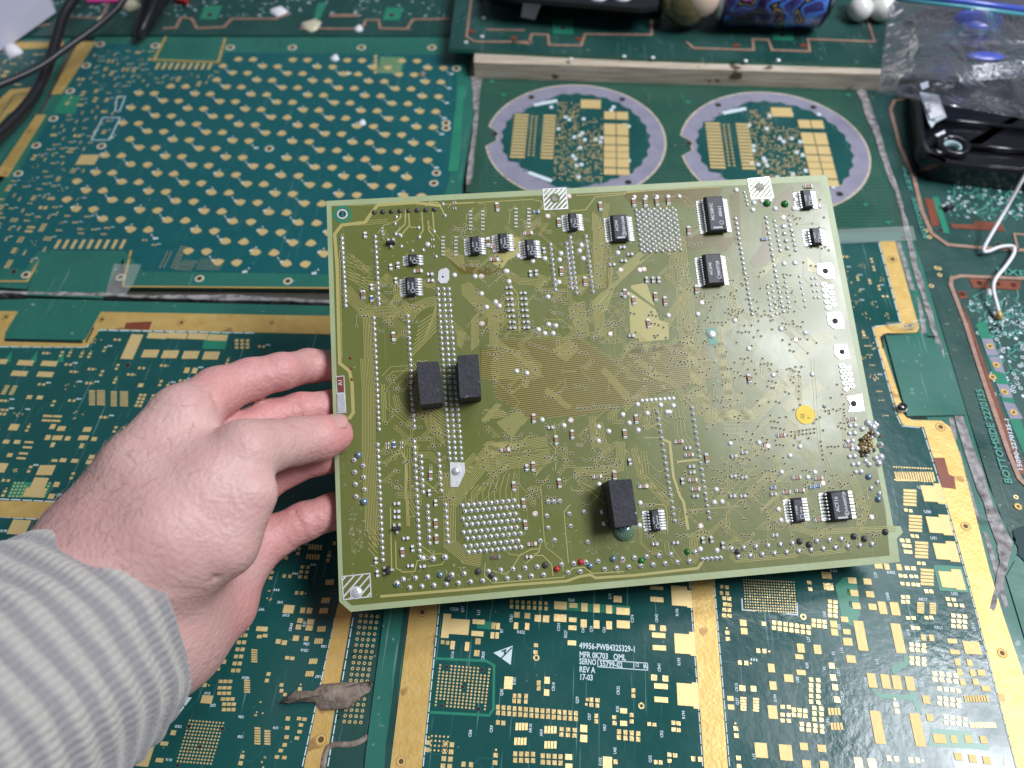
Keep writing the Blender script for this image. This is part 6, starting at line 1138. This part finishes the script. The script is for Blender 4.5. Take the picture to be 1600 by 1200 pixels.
# sleeve ------------------------------------------------------------------------
def sleeve():
    # forearm axis from the cuff opening towards the lower left, closer to the lens
    c0 = WC; ax = CAX; e1 = CE1; e2 = np.cross(ax, e1); b = MB(); n = 96; m_ = 100; Lt = 2.3; vs = []; fs = []; rnd = random.Random(3)
    for j in range(m_):
        s_ = j / (m_ - 1) * Lt
        cen = c0 + ax * s_; base = .425 + .06 * s_ + (.012 if s_ > .06 else 0)
        rib = .008 * math.cos(s_ * 6.2832 / .095)
        for i in range(n):
            t = 6.2832 * i / n; wob = .012 * math.sin(3 * t + s_ * 5) + .008 * math.sin(7 * t - s_ * 9)
            r = base + rib * (1 if s_ > .05 else .3) + wob; vs.append(cen + (e1 * math.cos(t) * r * 1.03 + e2 * math.sin(t) * r * .92) + ax * .02 * math.sin(2 * t + s_ * 3))
    for j in range(m_ - 1): fs += [[j * n + i, j * n + (i + 1) % n, (j + 1) * n + (i + 1) % n, (j + 1) * n + i][::-1] for i in range(n)]
    # turned-in hem
    k = len(vs)
    for (dr, ds) in ((.965, -.008), (.93, .01), (.92, .10), (.92, .30)):
        for i in range(n):
            p = np.array(vs[i]); cc = c0; vs.append(cc + (p - cc) * dr + ax * ds)
    prev = 0
    for q in range(4):
        st = k + q * n; fs += [[prev + i, st + i, st + (i + 1) % n, prev + (i + 1) % n][::-1] for i in range(n)]; prev = st
    m = bpy.data.materials.new('ribbed_grey_cream_knit'); m.use_nodes = True; nt = m.node_tree; bs_ = nt.nodes['Principled BSDF']; bs_.inputs['Roughness'].default_value = .95; bs_.inputs['Sheen Weight'].default_value = .4; bs_.inputs['Specular IOR Level'].default_value = .1
    at = nt.nodes.new('ShaderNodeAttribute'); at.attribute_name = 'along'; tc = nt.nodes.new('ShaderNodeTexCoord')
    n1 = nt.nodes.new('ShaderNodeTexNoise'); n1.inputs['Scale'].default_value = 5; nt.links.new(tc.outputs['Object'], n1.inputs[0])
    ad = nt.nodes.new('ShaderNodeMath'); ad.operation = 'MULTIPLY_ADD'; ad.inputs[1].default_value = .035; nt.links.new(n1.outputs[0], ad.inputs[0]); nt.links.new(at.outputs['Fac'], ad.inputs[2])
    ml = nt.nodes.new('ShaderNodeMath'); ml.operation = 'MULTIPLY'; ml.inputs[1].default_value = 6.2832 / .095; nt.links.new(ad.outputs[0], ml.inputs[0])
    sn = nt.nodes.new('ShaderNodeMath'); sn.operation = 'COSINE'; nt.links.new(ml.outputs[0], sn.inputs[0])
    rp = nt.nodes.new('ShaderNodeMapRange'); rp.inputs[1].default_value = -.7; rp.inputs[2].default_value = .6; nt.links.new(sn.outputs[0], rp.inputs[0])
    mx = nt.nodes.new('ShaderNodeMixRGB'); mx.inputs[1].default_value = (.29, .28, .29, 1); mx.inputs[2].default_value = (.44, .425, .395, 1); nt.links.new(rp.outputs[0], mx.inputs[0])
    at2 = nt.nodes.new('ShaderNodeAttribute'); at2.attribute_name = 'around'; w1 = nt.nodes.new('ShaderNodeMath'); w1.operation = 'MULTIPLY'; w1.inputs[1].default_value = 95; nt.links.new(at2.outputs['Fac'], w1.inputs[0]); w2 = nt.nodes.new('ShaderNodeMath'); w2.operation = 'SINE'; nt.links.new(w1.outputs[0], w2.inputs[0])
    n2 = nt.nodes.new('ShaderNodeTexNoise'); n2.inputs['Scale'].default_value = 60; n2.inputs['Detail'].default_value = 4; nt.links.new(tc.outputs['Object'], n2.inputs[0])
    a3 = nt.nodes.new('ShaderNodeMath'); a3.operation = 'MULTIPLY_ADD'; a3.inputs[1].default_value = .25; nt.links.new(w2.outputs[0], a3.inputs[0]); nt.links.new(n2.outputs[0], a3.inputs[2])
    bp_ = nt.nodes.new('ShaderNodeBump'); bp_.inputs['Strength'].default_value = .7; bp_.inputs['Distance'].default_value = .01; nt.links.new(a3.outputs[0], bp_.inputs['Height']); nt.links.new(bp_.outputs[0], bs_.inputs['Normal'])
    mv = nt.nodes.new('ShaderNodeMapRange'); mv.inputs[1].default_value = .25; mv.inputs[2].default_value = .8; mv.inputs[3].default_value = .92; mv.inputs[4].default_value = 1.05; nt.links.new(a3.outputs[0], mv.inputs[0])
    mm = nt.nodes.new('ShaderNodeMixRGB'); mm.blend_type = 'MULTIPLY'; mm.inputs[0].default_value = 1; nt.links.new(mx.outputs[0], mm.inputs[1]); nt.links.new(mv.outputs[0], mm.inputs[2]); nt.links.new(mm.outputs[0], bs_.inputs['Base Color'])
    b.add(vs, fs, m); o = b.build('sleeve', hand, smooth=True, label='ribbed sleeve striped grey and cream'); me_ = o.data
    V_ = np.array(vs); al = me_.attributes.new('along', 'FLOAT', 'POINT'); al.data.foreach_set('value', ((V_ - c0) @ ax).astype(np.float32)); ar = me_.attributes.new('around', 'FLOAT', 'POINT')
    th = np.abs(np.arctan2((V_ - c0) @ e2, (V_ - c0) @ e1)); ar.data.foreach_set('value', th.astype(np.float32))
sleeve()

# ================================================================ things lying round the back
MT['cable'] = mat('black_cable_sheath', (.012, .012, .016), .38, bump=.1); MT['dkgloss'] = mat('black_gloss_plastic', (.008, .008, .012), .22, bump=.1, bscale=8, coat=.3)
def curve3(pts, n=14):
    P_ = [np.array(p, float) for p in pts]; P_ = [2 * P_[0] - P_[1]] + P_ + [2 * P_[-1] - P_[-2]]; out = []
    for i in range(1, len(P_) - 2):
        for k in range(n): t = k / n; a, b, c, d = P_[i - 1:i + 3]; out.append(.5 * (2 * b + (c - a) * t + (2 * a - 5 * b + 4 * c - d) * t * t + (3 * b - a - 3 * c + d) * t ** 3))
    return out + [P_[-2]]
def cable(name, px, r, m, label, cat, n=12):
    b = MB(); b.tube(curve3([Wp(x, y, z) for x, y, z in px]), r, MT[m], n); return b.build(name, smooth=True, label=label, category=cat)
cable('power_cable', [(150, -50, .3), (118, -5, .28), (99, 25, .25), (88, 62, .2), (78, 95, .16), (60, 138, .12), (30, 178, .12), (-20, 225, .15), (-60, 260, .2)], .038, 'cable', 'thicker black cable curving down the left edge of the photo', 'cable')
cable('power_cable', [(240, -50, .4), (197, -5, .35), (180, 16, .32), (150, 42, .3), (105, 74, .28), (55, 108, .26), (-30, 145, .3)], .024, 'cable', 'thinner black cable slanting over the thicker one at the top left', 'cable')
b = MB(); b.tube([Wp(*p) for p in ((214, 62, .06), (216, 57, .07), (222, 46, .09), (232, 25, .14), (245, -5, .22), (262, -50, .36))], [.01, .035, .05, .072, .098, .12], MT['dkgloss'], 18); b.build('tool_handle', smooth=True, label='glossy black tapered tool handle pointing down at the top left', category='tool')
def slab(name, px, z0, z1, m, label, cat, zl=None):
    b = MB(); b.prism(tp(px, zl if zl is not None else z0), z0, z1, m, bottom=True); return b.build(name, label=label, category=cat)
slab('paper_slip', [(136, 5), (192, 4), (200, -30), (140, -30)], .01, .03, mat('pink_paper', (.62, .06, .28), .7), 'bright pink paper slip at the top edge beside the black cables', 'paper')
slab('paper_slip', [(273, 4), (292, 9), (304, -20), (280, -20)], .01, .05, mat('red_plastic', (.42, .02, .03), .5), 'small dark red strip at the top edge right of the tool handle', 'strip')
slab('pale_case', [(-60, 78), (0, 45), (74, -6), (60, -60), (-60, -60)], .02, .16, mat('pale_lilac_plastic', (.55, .56, .68), .5), 'pale lilac case corner in the top left corner', 'case', .16)
# black handheld case with label
e = empty('handheld_case', 'black handheld case with two pale round buttons at the top edge', 'device'); b = MB(); MT['blk'] = mat('black_plastic', (.008, .008, .011), .45, bump=.1)
b.prism(tp([(760, -50), (762, 0), (775, 8), (806, 14), (1000, 30), (1034, 27), (1042, -50)], ZS), ZS + .003, ZS + .2, MT['blk'], bottom=True)
b.prism(tp([(768, -50), (770, -4), (806, 4), (1000, 20), (1028, 16), (1034, -50)], ZS + .2), ZS + .2, ZS + .235, MT['blk']); b.build('body', e)
for x in (935, 973): b = MB(); a = T(x, -6, ZS + .235); b.dome(a[0], a[1], .075, ZS + .233, .03, mat('pale_grey_button', (.5, .5, .56), .4), 20); b.build('button', e, smooth=True)
slab('white_label', [(818, 2), (846, 4), (838, 30), (814, 26)], ZS + .01, ZS + .022, MT['white'], 'white paper tag poking out below the black handheld case', 'paper tag', ZS) if 0 else None
b = MB(); q = [Wp(818, 3, ZS + .12), Wp(846, 5, ZS + .12), Wp(836, 31, ZS + .02), Wp(814, 27, ZS + .02)]; b.add(q + [p + np.array([0, .004, .012]) for p in q], [[3, 2, 1, 0], [4, 5, 6, 7][::1], [0, 1, 5, 4], [1, 2, 6, 5], [2, 3, 7, 6], [3, 0, 4, 7]], mat('white_tag', (.72, .74, .76), .5)); b.build('paper_tag', label='white paper tag hanging down in front of the black handheld case', category='paper tag')
# olive and cream round knob (plain)
c = Wp(1075, 2, ZS + .19); e = empty('round_ornament', 'glossy round olive and cream ornament between the black case and the printed can', 'ornament')
MT['olivegloss'] = mat('glossy_olive_paint', (.10, .085, .03), .18, coat=.6, var=(.14, .12, .05), vscale=8); MT['cream'] = mat('glossy_cream_paint', (.66, .50, .38), .25, coat=.5, var=(.70, .56, .45), vscale=5)
def ball(b, c, r, m, sc=(1, 1, 1), n=28, k=16, cut=None):
    vs = []; fs = []
    for j in range(k + 1):
        for i in range(n):
            t, f = 6.2832 * i / n, math.pi * j / k; vs.append(c + np.array([math.sin(f) * math.cos(t) * sc[0], math.sin(f) * math.sin(t) * sc[1], math.cos(f) * sc[2]]) * r)
    for j in range(k): fs += [[j * n + i, (j + 1) * n + i, (j + 1) * n + (i + 1) % n, j * n + (i + 1) % n] for i in range(n)]
    b.add(vs, fs, MT[m])
b = MB(); ball(b, c, .185, 'olivegloss', (1.0, 1, .95)); ball(b, c + np.array([-.1, -.02, -.01]), .11, 'olivegloss'); b.build('olive_body', e, smooth=True)
b = MB(); ball(b, c + np.array([.085, -.03, .06]), .155, 'cream', (1, 1, 1)); b.build('cream_side', e, smooth=True)
b = MB(); ball(b, c + np.array([.20, .03, .09]), .06, 'redcopper', (1, 1, 1), 14, 8); b.build('orange_stud', e, smooth=True)
# printed can lying on its side
def can_mat():
    m = mat('dark_purple_print', (.015, .01, .04), .22, coat=.5); nt = m.node_tree; b = nt.nodes['Principled BSDF']; tc = nt.nodes.new('ShaderNodeTexCoord')
    n = nt.nodes.new('ShaderNodeTexNoise'); n.inputs['Scale'].default_value = 3.2; n.inputs['Detail'].default_value = 2; n.inputs['Distortion'].default_value = 1.2; nt.links.new(tc.outputs['Object'], n.inputs[0]); r = nt.nodes.new('ShaderNodeValToRGB'); r.color_ramp.interpolation = 'CONSTANT'
    cs = ((0, (.012, .008, .035)), (.46, (.03, .03, .16)), (.53, (.05, .16, .55)), (.57, (.012, .008, .035)), (.62, (.35, .28, .08)), (.635, (.02, .01, .05)), (.68, (.55, .12, .32)))
    while len(r.color_ramp.elements) < len(cs): r.color_ramp.elements.new(.5)
    for el, (p, c_) in zip(r.color_ramp.elements, cs): el.position = p; el.color = (*c_, 1)
    nt.links.new(n.outputs[0], r.inputs[0]); nt.links.new(r.outputs[0], b.inputs['Base Color']); return m
MT['can'] = can_mat(); e = empty('printed_can', 'glossy dark purple can with blue and pink print, lying on its side at the top', 'can')
p0, p1 = Wp(1128, -9, ZS + .23), Wp(1286, -5, ZS + .23); d = (p1 - p0) / np.linalg.norm(p1 - p0)
b = MB(); b.tube([p0, p0 + d * .03, p1 - d * .03, p1], [.19, .22, .22, .20], MT['can'], 40); b.build('can_body', e, smooth=True); b = MB(); b.tube([p1, p1 + d * .012, p1 + d * .05], [.21, .20, .15], MT['dkgloss'], 32); b.tube([p0 - d * .04, p0], [.15, .185], MT['solder'], 32); b.build('can_rim', e, smooth=True)
# white round beads
for x, lb in ((1344, 'left one of two glossy white rounded beads beside the plastic bag'), (1378, 'right one of two glossy white rounded beads, touching the plastic bag')):
    b = MB(); MT.setdefault('bead', mat('white_glazed', (.74, .73, .70), .18, coat=.5)); cc = Wp(x, 14, ZS + .09); ball(b, cc, .092, 'bead', (1, 1, .95)); ball(b, cc + np.array([.03, .10, .04]), .075, 'bead'); b.build('white_bead', smooth=True, label=lb, category='bead', group='white rounded beads')
# black tray
e = empty('plastic_tray', 'glossy black moulded plastic tray at the right edge, half under the clear bag', 'tray')
def rrect(px, z, r=.12, n=6):
    P_ = [np.array(p) for p in tp(px, z)]; out = []
    for i in range(len(P_)):
        p0, p, p1 = P_[i - 1], P_[i], P_[(i + 1) % len(P_)]; d0 = (p0 - p) / np.linalg.norm(p0 - p); d1 = (p1 - p) / np.linalg.norm(p1 - p); a, b_ = p + d0 * r, p + d1 * r
        for k in range(n + 1): t = k / n; out.append((1 - t) ** 2 * a + 2 * t * (1 - t) * p + t * t * b_)
    return out
outr = rrect([(1420, 148), (1432, 262), (1470, 278), (1720, 300), (1700, 120), (1440, 112)], .05, .14); cen = np.mean(outr, axis=0)
b = MB(); n = len(outr); lv = [(1.0, .004), (1.02, .07), (1.03, .15), (1.015, .17), (.96, .17), (.94, .15), (.92, .06), (.90, .055)]
vs = [(*(cen + (p - cen) * k), z_) for k, z_ in lv for p in outr]; a_ = sum(outr[i][0] * outr[(i + 1) % n][1] - outr[(i + 1) % n][0] * outr[i][1] for i in range(n)); fs = [[k * n + i, k * n + (i + 1) % n, (k + 1) * n + (i + 1) % n, (k + 1) * n + i] for k in range(len(lv) - 1) for i in range(n)] + [[(len(lv) - 1) * n + i for i in range(n)]]
if a_ < 0: fs = [f[::-1] for f in fs]
b.add(vs, fs, MT['dkgloss']); b.build('tray_shell', e, smooth=False)
b = MB(); a = T(1492, 222, .12); b.ring(a[0], a[1], .07, .11, .055, .11, MT['dkgloss'], 24); b.ring(a[0], a[1], .045, .06, .055, .09, mat('pale_cyan_ring', (.35, .5, .52), .4), 20); b.tube([Wp(1506, 228, .08), Wp(1560, 232, .08), Wp(1640, 240, .08)], .02, MT['dkgloss'], 8); b.tube([Wp(1450, 186, .08), Wp(1500, 190, .08), Wp(1640, 205, .08)], .018, MT['dkgloss'], 8); b.tube([Wp(1450, 235, .10), Wp(1465, 240, .10), Wp(1480, 240, .08)], [.015, .03, .012], MT['dkgloss'], 8); b.build('inner_boss', e, smooth=True)
MT['lbl'] = mat('pale_blue_white_label', (.58, .66, .70), .45)
def sheetpx(b, px, zs, m, th=.008):
    q = [Wp(x, y, z) for (x, y), z in zip(px, zs)]; n = len(q); b.add([*q] + [p + np.array([0, 0, th]) for p in q], [[i, (i + 1) % n, n + (i + 1) % n, n + i] for i in range(n)] + [list(range(n, 2 * n))], m)
b = MB(); sheetpx(b, [(1436, 145), (1466, 150), (1478, 184), (1462, 192), (1455, 201), (1450, 192)][::-1], [.19, .19, .13, .11, .11, .11], MT['lbl']); sheetpx(b, [(1443, 161), (1467, 158), (1473, 181), (1453, 187)][::-1], [.195, .195, .155, .155], MT['white']); sheetpx(b, [(1437, 132), (1449, 128), (1451, 137), (1440, 141)][::-1], [.22, .22, .22, .22], MT['lbl'])
for i in range(5): sheetpx(b, [(1447.5 + i * .8, 164 + i * 3.6), (1452 + i * .8 + random.uniform(1, 8), 163 + i * 3.4), (1452 + i * .8, 165 + i * 3.5), (1448 + i * .8, 166 + i * 3.6)][::-1], [.212 - .008 * i] * 4, MT['pin'], .002)
b.build('paper_label', label='pale blue-white folded label with a small printed square, lying in the black tray', category='label')
b = MB(); sheetpx(b, [(1460, 212), (1475, 205), (1479, 218), (1472, 219)][::-1], [.10] * 4, MT['white']); b.build('paper_chip', label='white paper scrap beside the ring in the black tray', category='paper chip')
# white wire
cable('white_wire', [(1640, 215, .5), (1605, 268, .35), (1570, 330, .15), (1538, 386, .05), (1543, 393, .03), (1562, 386, .03), (1582, 385, .03), (1584, 396, .03), (1572, 415, .04), (1556, 435, .06), (1552, 452, .07), (1558, 478, .05), (1561, 490, .03)], .011, 'white', 'thin white wire bent in a loop over the dark lettered board at the right', 'wire', 8)
b = MB(); b.tube([Wp(1560, 486, .035), Wp(1562, 498, .02)], [.014, .018], MT['gold'], 8); b.tube([Wp(1560, 486, .035), Wp(1553, 493, .02)], [.008, .005], MT['white'], 6); b.build('wire_ferrule', smooth=True, label='tiny brass ferrule at the lower end of the white wire', category='ferrule')
# clear bag ----------------------------------------------------------------------
def bagmat():
    m = bpy.data.materials.new('clear_bag_film'); m.use_nodes = True; nt = m.node_tree; nt.nodes.clear(); o = nt.nodes.new('ShaderNodeOutputMaterial'); t = nt.nodes.new('ShaderNodeBsdfTransparent'); t.inputs[0].default_value = (.94, .94, .96, 1)
    g = nt.nodes.new('ShaderNodeBsdfGlossy'); g.inputs[0].default_value = (1, 1, 1, 1); g.inputs['Roughness'].default_value = .08; d = nt.nodes.new('ShaderNodeBsdfDiffuse'); d.inputs[0].default_value = (.72, .72, .8, 1)
    f = nt.nodes.new('ShaderNodeLayerWeight'); f.inputs[0].default_value = .10; tc = nt.nodes.new('ShaderNodeTexCoord'); n = nt.nodes.new('ShaderNodeTexNoise'); n.inputs['Scale'].default_value = 5; n.inputs['Detail'].default_value = 4; n.inputs['Distortion'].default_value = 1.5; nt.links.new(tc.outputs['Object'], n.inputs[0])
    bp_ = nt.nodes.new('ShaderNodeBump'); bp_.inputs['Strength'].default_value = .8; bp_.inputs['Distance'].default_value = .05; nt.links.new(n.outputs[0], bp_.inputs['Height'])
    for s_ in (g, f): nt.links.new(bp_.outputs[0], s_.inputs['Normal'])
    m1 = nt.nodes.new('ShaderNodeMixShader'); m1.inputs[0].default_value = .035; m2 = nt.nodes.new('ShaderNodeMixShader'); nt.links.new(t.outputs[0], m1.inputs[1]); nt.links.new(d.outputs[0], m1.inputs[2]); nt.links.new(f.outputs['Fresnel'], m2.inputs[0]); nt.links.new(m1.outputs[0], m2.inputs[1]); nt.links.new(g.outputs[0], m2.inputs[2]); nt.links.new(m2.outputs[0], o.inputs[0]); return m
MT['bag'] = bagmat()
e = empty('zip_bag', 'crumpled clear plastic zip bag with a blue seal strip, over the black tray', 'plastic bag')
def grid_sheet(fn, nu, nv, m, name, parent, kind=None, smooth=True):
    b = MB(); vs = [fn(i / (nu - 1), j / (nv - 1)) for j in range(nv) for i in range(nu)]; fs = [[j * nu + i, j * nu + i + 1, (j + 1) * nu + i + 1, (j + 1) * nu + i] for j in range(nv - 1) for i in range(nu - 1)]; b.add(vs, fs, m); return b.build(name, parent, smooth=smooth)
A_, B_, C_, D_ = np.array((1398, -60)), np.array((1372, 145)), np.array((1680, 200)), np.array((1720, -20))
def bagpt(h, amp, ph):
    def f(u, v):
        p = (A_ * (1 - u) + D_ * u) * (1 - v) + (B_ * (1 - u) + C_ * u) * v; ed = min(1, 6 * min(u, 1 - v, 1 - u, v + .2))
        z = .31 + h * max(0, ed) + amp * (math.sin(9 * u + 5 * v + ph) * .5 + math.sin(17 * u - 11 * v + ph * 2) * .3 + math.sin(5 * u + 23 * v) * .2 + .5 * abs(math.sin(7 * (u + .6 * v)))) * max(.1, ed); return Wp(p[0], p[1], z)
    return f
grid_sheet(bagpt(.0, .04, 0), 60, 50, MT['bag'], 'lower_film', e); grid_sheet(bagpt(.10, .07, 2), 80, 60, MT['bag'], 'upper_film', e)
MT['zip'] = mat('blue_zip_strip', (.06, .10, .50), .3, coat=.4); MT['zip2'] = mat('teal_zip_strip', (.08, .32, .40), .3, coat=.4)
b = MB(); b.tube([Wp(1402, -8, .48), Wp(1500, 2, .5), Wp(1640, 20, .5)], .022, MT['zip'], 8); b.build('seal_strip', e, smooth=True); b = MB(); b.tube([Wp(1400, -1, .47), Wp(1500, 10, .49), Wp(1640, 28, .49)], .014, MT['zip2'], 8); b.build('seal_strip', e, smooth=True)
b = MB(); ball(b, Wp(1530, 32, .36), .16, 'zip', (1.1, .8, .35)); b.build('blue_object', smooth=True, label='bright blue rounded object inside the clear plastic bag', category='plastic part'); b = MB(); ball(b, Wp(1540, 88, .36), .10, 'zip', (1.3, .5, .2)); b.build('blue_object', smooth=True, label='smaller blue piece next to the foil inside the clear bag', category='plastic part')
MT['foil'] = mat('crumpled_foil', (.85, .86, .88), .25, .35, bump=1.0, bscale=9)
def foilpt(u, v):
    p = np.array((1490, 112)) + np.array((150, -22 + 8)) * u + np.array((14, 22 + 6 * u)) * (v - .3); r = random.Random(int(u * 40) * 97 + int(v * 12)); return Wp(p[0], p[1], .36 + .05 * r.random())
o = grid_sheet(foilpt, 41, 12, MT['foil'], 'foil_scrap', None, smooth=False); tag(o, 'bright crumpled silver foil inside the clear bag at the right edge', 'foil')
b = MB(); ball(b, Wp(1560, 40, .2), .25, 'dkgloss', (2.6, 1.3, .4)); b.build('dark_part', smooth=True, label='dark plastic piece inside the clear bag behind the blue object', category='plastic part')
# shiny dark pool of varnish at the right edge, clear tape bits
MT['varnish'] = mat('wet_dark_varnish', (.05, .085, .09), .08, coat=1, bump=.5, bscale=10)
strip_thing('varnish_patch', [(1582, 828), (1640, 810), (1650, 880), (1622, 900), (1590, 868)], .001, .006, 'varnish', 'shiny wet dark varnish patch at the right edge beside the glue seam', 'varnish', 2)
slab('green_rail', [(1566, 905), (1580, 880), (1625, 960), (1680, 1150), (1640, 1150), (1590, 985)], -.03, .006, MT['rail'], 'green bare board strip with a round hole in the lower right corner', 'board strip')
MT['tape'] = mat('clear_adhesive_tape', (.72, .78, .74), .18, alpha=.22, coat=.6, bump=.6, bscale=14)
for k, (pts, lab) in enumerate((([(505, 352), (0, 0)], ''), )): pass
for pts, lab in (([(180, 415), (222, 416), (210, 445), (198, 462), (166, 464)], 'clear tape piece wrinkled over the lower edge of the upper green tab'), ([(1300, 362), (1425, 356), (1430, 378), (1300, 384)], 'clear tape strip along the near edge of the round-disc board')):
    b = MB(); q = tp(pts); b.prism(q, .012, .016, MT['tape']); b.build('clear_tape', label=lab, category='tape')
for x, y, x1, y1 in ((1534, 805, 1555, 812), (1385, 505, 1430, 512), (1412, 510, 1446, 500)):
    b = MB(); b.tube(curve3([Wp(x, y, .02), Wp((x + x1) / 2, (y + y1) / 2 - 3, .05), Wp(x1, y1, .02)], 6), .006, MT['tape'], 6); b.tube(curve3([Wp(x, y, .02), Wp((x + x1) / 2, (y + y1) / 2 + 4, .04), Wp(x1, y1, .02)], 6), .005, MT['tape'], 6); b.build('glue_thread', smooth=True, label={1534: 'clear glue threads across the gold strip right of the held board', 1385: 'clear glue smear over the narrow gold strip', 1412: 'pale glue wisp between the gold strip and the grey seam'}[x], category='glue')
